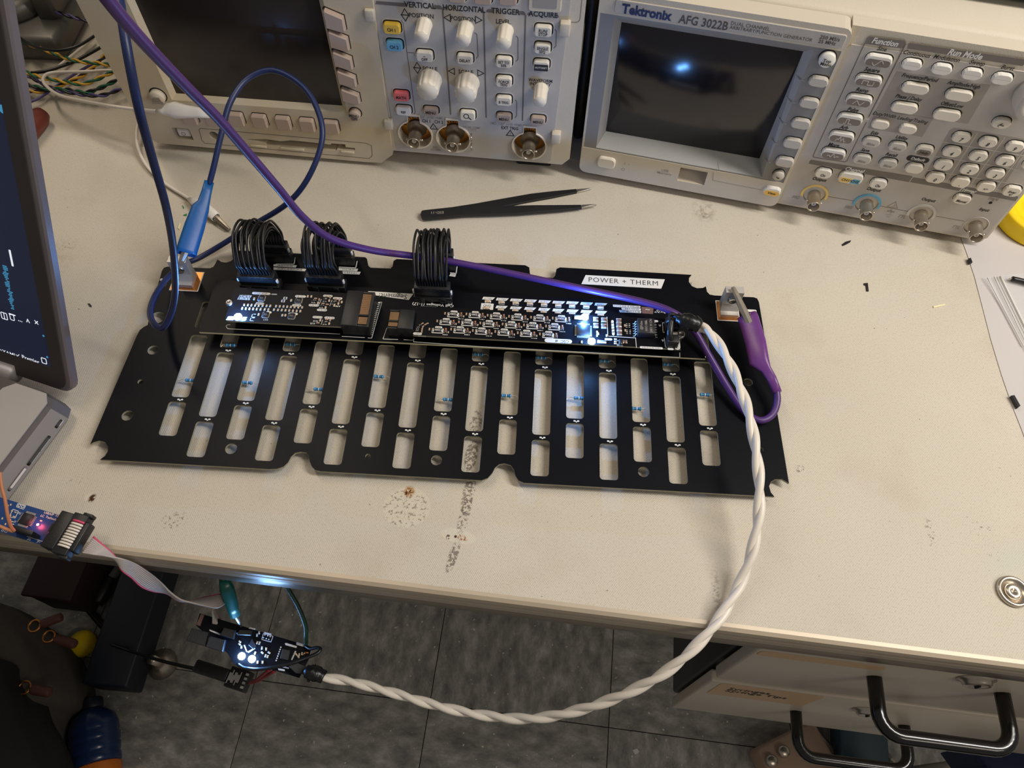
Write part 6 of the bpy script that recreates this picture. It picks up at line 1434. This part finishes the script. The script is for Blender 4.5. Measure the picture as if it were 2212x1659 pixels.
for t_, px, py in (('CI C2', 70, 720), ('JP2', 465, 850), ('JP1', 620, 890), ('R2', 315, 435), ('D', 240, 570), ('>', 950, 580)): x, y = ul(px, py); gs.text(t_, .0017, TR(x, y, .0001), 0, bold=.01)
stuff(gs.obj('silkscreen', MT['silk'], prg))
g = G().rbox((0, 0, .0009), (.0068, .0068, .0014), .0002, 1)
for s_ in (-1, 1):
    for k in range(8): g.box((s_ * .0041, -.0028 + k * .0008, .0003), (.0014, .0004, .0004), 1); g.box((-.0028 + k * .0008, s_ * .0041, .0003), (.0004, .0014, .0004), 1)
x, y = ul(432, 535); put('microcontroller', g.mesh('microcontroller', [MT['chip_black'], MT['tin']]), prg, TR(x, y, 0))
ME_rled = G().rbox((0, 0, .0004), (.0018, .0012, .0008), .0001, 1, 1).rbox((0, 0, .0008), (.0012, .0012, .0008), .0002, 1, 0).mesh('led', [MT['led_red'], MT['tin']])
x, y = ul(612, 622); put('led', ME_rled, prg, TR(x, y, 0, .5)); led_lamp(prg, TR(x, y, 0), .004, (1, .08, .12), .003)
x, y = ul(660, 555); put('capacitor', ME_cap, prg, TR(x, y, 0, PI / 2, .7))
for px, py in ((195, 400), (250, 420), (170, 470), (225, 490), (170, 545), (200, 570), (130, 320), (175, 300), (40, 520), (90, 610)): x, y = ul(px, py); put('capacitor', ME_cap, prg, TR(x, y, 0, .4 if px < 180 else PI / 2, .65))
P_ = [ul(*p) for p in ((250, 670), (690, 790), (650, 860), (230, 740))]; xm_, ym_ = (sum(p[i] for p in P_) / 4 for i in (0, 1))
G().rbox((xm_, .0035, .0042), (.0155, .0026, .0084), .0003).obj('pin_header', MT['plastic_black'], prg)
g = G()
for i in range(5): x, y = ul(*((935, 655), (893, 720), (850, 785), (808, 850), (500, 470))[i]); g.ball((x, y, .0002), .0006, n=8, sc=(1, 1, .6)) if i < 4 else None
stuff(g.obj('solder_joints', MT['tin'], prg))
G().rbox((.0052, uh / 2, .0030), (.0084, uh + .0035, .0092), .0006).box((.0012, uh * .5, .0072), (.0012, .0048, .0012), 1).obj('box_header', [MT['plastic_black'], MT['port_dark']], prg)
G().rbox((-.055, uh / 2, .002), (.014, uh * .8, .0045), .0004).obj('usb_shell', MT['steel'], prg)
rb = thing('ribbon_cable', 'flat grey ribbon cable with one pink edge strand twisting down over the bench edge', 'cable', UF.M @ Vector((.02, uh / 2, .004)))
UM = UF.M
G().rbox((.0135, uh / 2, .0032), (.0095, uh + .0062, .0078), .0006, M=UM).rbox((.0195, uh / 2, .0032), (.0036, uh - .001, .0074), .0008, M=UM).rbox((.0165, uh + .0036, .0034), (.006, .0022, .0050), .0004, M=UM).rbox((.0165, -.0036, .0034), (.006, .0022, .0050), .0004, M=UM).obj('plug', MT['plastic_black'], rb, True)
kr = crop(0, 1020, 3.95)
RA = [((800, 545), (700, 690), .0185), ((905, 640), (800, 702), .0165), ((985, 722), (895, 712), .010), ((1040, 840), (1050, 742), .001), ((1120, 905), (1165, 785), -.014), ((1200, 980), (1295, 870), -.030), ((1300, 1018), (1388, 952), -.044), ((1420, 1036), (1452, 1022), -.055), ((1530, 1100), (1540, 1085), -.064), ((1640, 1095), (1640, 1115), -.071), ((1760, 1062), (1740, 1140), -.077), ((1905, 1032), (1850, 1160), -.083), ((1926, 1050), (1918, 1120), -.092), ((1880, 1110), (1870, 1135), -.100), ((1835, 1165), (1816, 1170), -.106), ((1870, 1240), (1815, 1240), -.111), ((1908, 1312), (1812, 1290), -.114)]
EA = [at(*kr(*a), z) for a, b_, z in RA]; EB = [at(*kr(*b_), z) for a, b_, z in RA]
for i in range(len(EA)):            # keep the ribbon the same width all the way: lean it away where it is seen edge on
    d_ = EB[i] - EA[i]; want = .0127; v_ = (EA[i] - CAMP).normalized(); short = max(0, want ** 2 - d_.length ** 2) ** .5
    if d_.length < want: EA[i] = EA[i] + v_ * short * .5; EB[i] = EB[i] - v_ * short * .5
for k in range(10):
    f = (k + .5) / 10; G().tube([a.lerp(b_, f) for a, b_ in zip(EA, EB)], .00064, 7, sub=7).obj('strand', MT['ribbon_pink' if k == 0 else 'ribbon_grey'], rb, True)
for k in range(10):
    f = (k + .5) / 10; yv = uh - .001 - f * (uh - .002); G().tube([UM @ Vector(p) for p in ((.0112, yv, .0072), (.0122, yv, .0080), (.0145, yv, .0084), (.0172, yv, .0080), (.0182, yv, .0070))], .00072, 7, sub=3).obj('strand', MT['ribbon_pink' if k == 0 else 'wire_white'], rb, True)
for nm, pts, lab in (('jumper_wire', ((0, 1020, .05), (4, 1052, .046), (11, 1080, .042), (17, 1115, .036), (24, 1138, .030), (31, 1147, .0265)), 'orange brown jumper wire plugged into the blue programmer board beside the laptop'), ('jumper_wire', ((-20, 1128, .034), (0, 1137, .033), (14, 1143, .031), (27, 1148, .0262)), 'second orange brown jumper wire lying flat across the blue programmer board')):
    t = thing(nm, lab, 'wire', at(*pts[-1])); G().tube(W3(pts), .0010, 9, sub=7).obj('insulation', MT['wire_orange'], t, True)
# ------------------------------------------------------------------ wires and tools at the upper left
kw = crop(0, 0, 4.88)
def pair(nm, lab, pts, c1, c2, z, pitch=.020, r_=.00105):
    P_ = [at(*kw(*p[:2]), p[2] if len(p) > 2 else z) for p in pts]
    t = thing(nm, lab, 'wire', P_[len(P_) // 2] - Vector((0, 0, r_ * 2)), 0, 'loose coloured wires behind the laptop')
    if c2 is None: G().tube(P_, r_, 8, sub=7).obj('insulation', MT[c1], t, True)
    else:
        for s_, c in zip(twisted(P_, 0, r_ * .95, pitch, (0, 1), t), (c1, c2)): G().tube(s_, r_, 8, sub=1).obj('strand', MT[c], t, True)
pair('twisted_pair', 'yellow and green twisted wire, the upper one passing in front of the grey casting', [(-60, 300), (70, 345), (200, 410), (340, 480), (520, 545), (720, 620), (880, 655), (1020, 665), (1160, 685), (1260, 690)], 'wire_yellow', 'wire_green', .020)
pair('twisted_pair', 'yellow and green twisted wire directly under the white lead', [(60, 640), (130, 685), (260, 755), (430, 815), (600, 845), (740, 872), (880, 885), (1010, 840), (1190, 760), (1300, 720)], 'wire_yellow', 'wire_green', .017)
pair('twisted_pair', 'black and green twisted wire low beside the red brown handle', [(100, 830), (190, 860), (330, 905), (480, 930), (700, 945), (900, 975), (1050, 930), (1240, 840), (1320, 800)], 'wire_black', 'wire_green', .011)
pair('twisted_pair', 'violet and black twisted wire crossing under the white lead', [(60, 690), (140, 735), (300, 800), (430, 870), (600, 950), (780, 980), (930, 1005), (1100, 1000), (1250, 945), (1340, 920)], 'wire_violet', 'wire_black', .010)
pair('twisted_pair', 'violet and black twisted wire highest of the bundle, crossing the casting top', [(250, -40), (330, 20), (520, 100), (700, 160), (900, 215), (1020, 240)], 'wire_violet', 'wire_black', .03)
pair('twisted_pair', 'yellow and black twisted wire slanting up to the oscilloscope side', [(100, 900), (190, 935), (380, 965), (520, 945), (640, 900), (860, 800), (1000, 700), (1110, 580), (1200, 500)], 'wire_yellow', 'wire_black', .008)
pair('loose_wire', 'single black wire drooping across the front of the grey casting', [(0, 210), (60, 270), (250, 430), (400, 500), (560, 530), (700, 520), (850, 470), (1000, 375), (1100, 300)], 'wire_black', None, .026, r_=.0014)
pair('loose_wire', 'single black wire running straight below the drooping one', [(330, 770), (480, 750), (640, 700), (800, 640), (1060, 500), (1180, 430)], 'wire_black', None, .014, r_=.0015)
pair('loose_wire', 'short white wire slanting between the black wires', [(480, 800), (560, 745), (680, 650), (780, 570), (880, 490), (980, 400)], 'wire_white', None, .006, r_=.0014)
pair('loose_wire', 'single violet wire slanting down to the laptop edge', [(120, 1130), (220, 1105), (400, 1040), (560, 930), (700, 835), (900, 715), (1110, 605), (1200, 560)], 'wire_violet', None, .006, r_=.0012)
pair('loose_wire', 'single yellow wire stub behind the oscilloscope corner', [(560, 170), (680, 130), (790, 40), (860, -40)], 'wire_yellow', None, .02, r_=.0014)
pair('loose_wire', 'dark thin wire hanging between the casting and the oscilloscope', [(440, 480), (540, 370), (640, 220), (760, 60), (800, -40)], 'wire_black', None, .004, r_=.0009)
# grey casting (bench clamp)
q = at(62, 98, 0)
cl = thing('bench_clamp', 'grey cast metal bench clamp behind the laptop screen', 'clamp', q)
G().rbox((.004, .010, .012), (.085, .07, .024), .007, 2).obj('base', MT['cast_grey'], cl)
G().cyl((-.012, .024, .02), (-.030, .060, .145), .024, .022, 24).obj('column', MT['cast_grey'], cl)
G().lathe([(.032, 0), (.034, .004), (.030, .012), (.025, .016)], 28, M=Matrix.Translation((-.012, .026, .023))).obj('collar', MT['cast_grey'], cl)
G().rbox((.030, .030, .040), (.020, .05, .055), .005, 2).obj('jaw', MT['cast_grey'], cl)
G().rbox((-.034, -.022, .034), (.018, .03, .02), .004, 2).cyl((-.03, -.03, .034), (.01, -.03, .034), .006, n=14).obj('screw_handle', MT['cast_grey'], cl)
a, b_ = at(*kw(150, 1540), .0095), at(*kw(415, 1235), .0095)
t = thing('screwdriver_handle', 'dark red brown tool handle poking out from behind the laptop screen', 'tool', b_ - Vector((0, 0, .0095)))
d_ = (b_ - a); n_ = d_.length; TM = Matrix.Translation(a) @ d_.to_track_quat('Z', 'Y').to_matrix().to_4x4()
G().lathe([(.0075, -.06), (.0090, -.03), (.0095, 0), (.0094, n_ * .8), (.0088, n_ - .001), (.0062, n_ + .005), (.0001, n_ + .008)], 24, M=TM).obj('grip', MT['maroon_plastic'], t, True)
# dark box and slab added behind and in the gap for its shade
t = thing('gap_shade_box', 'added dark box standing in for shade behind the gap between the two instruments', 'case', (.09, .735, 0), -6)
G().rbox((0, 0, .142), (.24, .10, .272), .006, 2).obj('housing', MT['dark_navy'], t)
for s_ in (-1, 1): G().rbox((s_ * .09, 0, .004), (.03, .06, .008), .001).obj('foot', MT['plastic_black'], t)
t = thing('gap_shade_slab', 'added slim black slab standing in for shade in the gap between the two instruments', 'case', AF.M @ Vector((-.0122, .098, -AF.o.z)), -9.5)  # slab added to darken the gap and hide the bench behind it
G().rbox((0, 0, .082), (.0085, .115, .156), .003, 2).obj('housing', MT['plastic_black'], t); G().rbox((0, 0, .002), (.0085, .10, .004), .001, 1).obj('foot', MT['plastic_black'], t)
# ------------------------------------------------------------------ tweezers
kt = crop(860, 380, 4.809)
tz = thing('tweezers', 'black coated pointed tweezers lying open behind the circuit boards', 'tweezers', at(1020, 460, 0))
def arm(pts, z0, z1, name, mt):
    P_ = [at(*kt(*p), z1) for p in pts]; Q_ = [(p.x, p.y) for p in P_]
    ar = sum(Q_[i - 1][0] * Q_[i][1] - Q_[i][0] * Q_[i - 1][1] for i in range(len(Q_)))
    return G().prism(Q_ if ar > 0 else Q_[::-1], z0, z1, cham=.0002).obj(name, MT[mt], tz, True)
arm(((250, 358), (290, 351), (560, 322), (800, 285), (1050, 240), (1380, 182), (1620, 155), (1852, 134), (1857, 165), (1600, 218), (1350, 262), (1100, 312), (900, 350), (600, 395), (300, 425)), .0002, .0022, 'arm', 'plastic_black')
arm(((232, 395), (245, 362), (280, 352), (560, 327), (800, 318), (1100, 312), (1400, 302), (1700, 300), (1900, 298), (1908, 326), (1700, 350), (1250, 385), (950, 396), (700, 402), (400, 430), (280, 440), (245, 425)), .0024, .0048, 'arm', 'plastic_black')
arm(((1855, 136), (1940, 128), (2006, 124), (2004, 130), (1940, 150), (1858, 167)), .0004, .0018, 'tip', 'steel'); arm(((1905, 299), (1985, 293), (2060, 293), (2060, 298), (1990, 310), (1908, 325)), .0026, .0042, 'tip', 'steel')
q = at(*kt(405, 380), .0049); G().text('ESD-11', .0036, TR(q.x, q.y, .00495, PI + .07), 0, bold=.01).obj('engraving', MT['print_faint'], tz, True)
# ------------------------------------------------------------------ right edge: sheet, bag, spool
S_ = [at(*p, 0) for p in ((2072, 505), (2088, 548), (2105, 600), (2122, 665), (2140, 735), (2162, 808), (2185, 875), (2205, 925), (2240, 1020), (2420, 1040), (2440, 520), (2250, 470))]
g = G(); g.prism([(p.x, p.y) for p in S_][::-1] if True else [], .0002, .0005)
sheet = solo('paper_sheet', g, MT['paper_grey'], 'pale grey sheet lying along the right edge of the bench', 'sheet')
MT['clear_film'] = mat('clear_film', (.9, .9, .9, 1), .12, var=0, alpha=.22)
B_ = [at(*p, .0012) for p in ((2122, 602), (2150, 598), (2212, 592), (2300, 586), (2330, 820), (2240, 800), (2212, 755), (2190, 712), (2160, 660))]
bag = thing('zip_bag', 'clear zip top plastic bag on the pale grey sheet', 'bag', at(2190, 650, .001))
P_ = [(p.x, p.y) for p in B_]; ar = sum(P_[i - 1][0] * P_[i][1] - P_[i][0] * P_[i - 1][1] for i in range(len(P_)))
G().prism(P_ if ar > 0 else P_[::-1], .0011, .0022).obj('film', MT['clear_film'], bag, True)
for k, (a, b_) in enumerate((((2148, 598), (2226, 760)), ((2154, 598), (2232, 758)), ((2161, 597), (2239, 756)), ((2133, 600), (2212, 748)))):
    p, q = at(*a, .0024), at(*b_, .0024); G().tube([p, p.lerp(q, .3), p.lerp(q, .7), q], .0009 if k == 2 else .0004, 6, sub=3).obj('zip_rib', MT['silk'], bag, True)
t = thing('black_lead', 'black wire with a bare tip lying on the clear zip bag', 'wire', at(2200, 606, .002))
G().tube([at(2186, 602, .0046), at(2212, 608, .0046), at(2260, 622, .0046)], .0020, 10, sub=5).obj('insulation', MT['wire_black'], t, True); G().tube([at(2180, 602, .0042), at(2188, 603, .0044)], .0006, 6, sub=1).obj('bare_end', MT['tin'], t, True)
q = AF.I @ at(2232, 480, 0); qx = max(q.x, XE + .0345)
t = thing('tape_spool', 'bright yellow round plastic spool at the right foot of the function generator', 'spool', AF.M @ Vector((qx, q.y, -AF.o.z + .001)))
G().lathe([(.010, .0002), (.0315, 0), (.0325, .0012), (.0325, .014), (.0315, .0155), (.024, .0150), (.022, .011), (.012, .011), (.010, .0145)], 48).obj('rim', MT['yellow_plastic'], t)
G().lathe([(.0098, .0004), (.0098, .0150), (.0072, .0150), (.0072, .0004)], 24, caps=False).obj('hub', MT['yellow_plastic'], t)
# ------------------------------------------------------------------ scraps on the bench
def scrap(nm, lab, pts, mt, h=.0008, cat='scrap', z=0.0):
    P_ = [at(*p, z) for p in pts]; Q_ = [(p.x, p.y) for p in P_]; ar = sum(Q_[i - 1][0] * Q_[i][1] - Q_[i][0] * Q_[i - 1][1] for i in range(len(Q_)))
    solo(nm, G().prism(Q_ if ar > 0 else Q_[::-1], z + .0001, z + h, cham=.0002), MT[mt], lab, cat)
scrap('wire_clipping', 'black sliver lying just below the function generator sockets', ((1818, 529), (1826, 523), (1838, 520), (1836, 524), (1827, 529), (1820, 532)), 'plastic_black')
scrap('wire_clipping', 'small bent black clipping right of the right terminal block', ((1865, 613), (1874, 612), (1876, 630), (1871, 630), (1870, 617), (1866, 617)), 'plastic_black')
scrap('sleeve_offcut', 'small black triangular offcut at the edge of the pale sheet', ((2089, 562), (2094, 560), (2098, 570), (2092, 572)), 'plastic_black', .0022, z=.0009)
scrap('sleeve_offcut', 'black strip lying on the lower edge of the pale sheet', ((2180, 858), (2187, 857), (2200, 880), (2195, 884)), 'plastic_black', .0026, z=.0009)
scrap('insulation_bit', 'cream sliver of plastic on the open bench right of the boards', ((2015, 662), (2040, 657), (2042, 660), (2016, 666)), 'scrap_cream')
scrap('insulation_bit', 'pale sliver beside the small green flecks', ((384, 494), (388, 483), (391, 484), (388, 497)), 'scrap_cream')
scrap('insulation_bit', 'green fleck above the pale sliver', ((394, 444), (398, 448), (397, 452)), 'scrap_green')
scrap('insulation_bit', 'green fleck touching the blue clip boot', ((396, 466), (404, 462), (403, 467)), 'scrap_green')
scrap('wire_clipping', 'curled black clipping near the laptop screen', ((190, 657), (194, 656), (198, 660), (198, 664), (194, 663)), 'plastic_black')
# ------------------------------------------------------------------ things on the floor
O_ = [at(px, py, -.84) for px, py in ((-260, 1330), (0, 1312), (62, 1332), (112, 1372), (150, 1430), (168, 1490), (160, 1528), (130, 1556), (112, 1640), (116, 1720), (108, 1900), (-260, 1900))]
cx_ = sum(p.x for p in O_) / len(O_); cy_ = sum(p.y for p in O_) / len(O_)
def shrink(f, z, dx=0): return [Vector((cx_ + (p.x - cx_) * f, cy_ + (p.y - cy_) * f, z)) for p in spline(O_ + [O_[0]], 4)[:-1]]
bpk = thing('backpack', 'dark grey fabric backpack with leather zip pulls on the floor below the laptop', 'backpack', (cx_, cy_, FZ))
G().loft([shrink(.97, FZ + .001), shrink(1.0, -.87), shrink(1.0, -.82), shrink(.98, -.77), shrink(.93, -.74), shrink(.84, -.725), shrink(.6, -.715), shrink(.2, -.71)], 0, None, True).obj('body', MT['bag_fabric'], bpk, True)
pk = [at(*p, -.70) for p in ((-200, 1410), (0, 1425), (28, 1470), (50, 1545), (75, 1590), (100, 1659), (125, 1760), (-200, 1800))]
cq = sum(pk, Vector()) / len(pk)
def sh2(f, z): return [Vector((cq.x + (p.x - cq.x) * f, cq.y + (p.y - cq.y) * f, z)) for p in spline(pk + [pk[0]], 4)[:-1]]
G().loft([sh2(1.02, -.78), sh2(1.02, -.71), sh2(.97, -.69), sh2(.9, -.682), sh2(.5, -.68)], 0, None, True).obj('front_pocket', MT['bag_dark'], bpk, True)
for a, b_, zz in (((86, 1350), (134, 1332), -.735), ((116, 1378), (164, 1392), -.745), ((64, 1488), (110, 1496), -.715)):
    p, q = at(*a, zz), at(*b_, zz + .002); d_ = (q - p).normalized()
    o = G().tube([p, p.lerp(q, .2), p.lerp(q, .9), q], [.003, .0075, .0072, .004], 10, sub=4).obj('zip_pull', MT['leather_brown'], bpk, True)
    s_ = d_.cross(Vector((0, 0, 1))); c_ = p - d_ * .006 + Vector((0, 0, .004)); G().tube([c_ + (d_ * math.cos(k * PI / 8) + s_ * math.sin(k * PI / 8)) * .009 for k in range(17)], .0016, 6, sub=1).obj('ring', MT['copper'], o, True)
qa, qb = at(212, 1735, FZ + .0375), at(203, 1560, FZ + .0375)
bo_ = thing('drink_bottle', 'blue plastic bottle with an orange lower band lying beside the backpack', 'bottle', (qa.x, qa.y, FZ))
ym = math.atan2(qb.y - qa.y, qb.x - qa.x); BM = Matrix.Translation((0, 0, .0380)) @ Matrix.Rotation(ym, 4, 'Z') @ Matrix.Rotation(PI / 2, 4, 'Y') @ Matrix.Scale(.86, 4)
G().lathe([(.040, .062), (.043, .066), (.0425, .078), (.0405, .081), (.0425, .085), (.0430, .096), (.0408, .100), (.0428, .104), (.0428, .114), (.0408, .118), (.0428, .122), (.0420, .134), (.036, .150), (.022, .162), (.016, .166)], 36, M=BM).obj('shell', MT['bottle_blue'], bo_); G().lathe([(.034, 0), (.041, .004), (.0425, .03), (.0425, .060), (.040, .0625)], 36, M=BM).obj('orange_band', MT['bottle_orange'], bo_); G().lathe([(.017, .164), (.018, .166), (.018, .182), (.016, .184)], 24, M=BM).obj('cap', MT['dark_navy'], bo_)
q = at(184, 1393, FZ); g = G().lathe([(.018, 0), (.022, .004), (.023, .012), (.020, .020), (.009, .025), (.0005, .026)], 28, M=Matrix.Translation(q)); solo('yellow_cap', g, MT['bottle_orange' if False else 'yellow_plastic'], 'yellow round cap on the floor between backpack and bench foot', 'cap')
a = at(90, 1214, -.82); b_ = at(188, 1226, -.82); c_ = at(34, 1322, -.82)
w_ = (b_ - a).length; l_ = (a - c_).length - .03
t = thing('storage_box', 'dark box with red flare light in its colour on the floor behind the backpack', 'box', Vector(((a.x + b_.x) / 2, (a.y + c_.y) / 2 + .07, FZ)), -5.6)
G().rbox((0, 0, .045), (w_, l_ + .12, .09), .004, 2).obj('body', MT['flare_tinted_box'], t); G().rbox((0, 0, .094), (w_ + .006, l_ + .126, .010), .003, 2).obj('lid', MT['flare_tinted_box'], t)
t = thing('audio_plug', 'grey and black cable plug lying on the floor beside the navy bench foot', 'plug', at(215, 1275, FZ))
G().tube([at(270, 1205, -.895), at(256, 1228, -.895), at(240, 1250, -.895)], .008, 12, sub=4).obj('grey_sleeve', MT['bezel_grey'], t, True); G().tube([at(240, 1250, -.895), at(224, 1278, -.895), at(208, 1304, -.895)], [.014, .015, .011], 12, sub=4).obj('grip', MT['plastic_black'], t, True)
t = thing('floor_cable', 'black cable lying across the floor beside the cable plug', 'cable', at(190, 1315, FZ)); G().tube([at(120, 1240, -.904), at(160, 1284, -.904), at(190, 1315, -.904), at(220, 1350, -.904), at(262, 1392, -.904)], .006, 10, sub=5).obj('jacket', MT['wire_black'], t, True)
# right: bracket and stool
c_ = at(1712, 1668, FZ)
t = thing('floor_bracket', 'beige bolted equipment foot on the floor under the drawers', 'bracket', c_, 24)
G().rbox((0, 0, .03), (.11, .11, .06), .008, 2).obj('plate', MT['bracket_beige'], t)
for x, y in ((-.045, .062), (-.02, .066)): G().lathe([(.008, 0), (.009, .002), (.009, .012), (.006, .014)], 14, M=Matrix.Translation((x, y - .03, .059))).obj('bolt', MT['nickel'], t)
G().tube([(.058, .04, .006), (.066, .02, .02), (.066, -.02, .03), (.06, -.05, .02)], .007, 10, sub=5).obj('hoop', MT['nickel'], t)
O_ = [at(*p, -.43) for p in ((2100, 1614), (2150, 1604), (2212, 1593), (2420, 1560), (2480, 1900), (2230, 1900), (2150, 1720), (2128, 1652))]
cx_ = sum(p.x for p in O_) / len(O_); cy_ = sum(p.y for p in O_) / len(O_)
st = thing('stool', 'dark blue upholstered stool corner at the lower right beside the drawers', 'stool', (cx_, cy_, FZ))
def shs(f, z): return [Vector((cx_ + (p.x - cx_) * f, cy_ + (p.y - cy_) * f, z)) for p in O_]
G().loft([r_[::-1] for r_ in (shs(.98, -.50), shs(1.0, -.49), shs(1.0, -.44), shs(.97, -.43), shs(.9, -.428))], 0, None, False).obj('seat', MT['blue_fabric'], st, True)
G().cyl((0, 0, .03), (0, 0, .42), .03, n=20).obj('column', MT['nickel'], st); G().lathe([(.05, 0), (.05, .012), (.036, .034)], 32).obj('base', MT['plastic_black'], st)
scrap('paper_bit', 'small white paper scrap on the floor tiles', ((1366, 1620), (1376, 1617), (1381, 1624), (1372, 1630)), 'silk', .001, 'scrap', FZ)
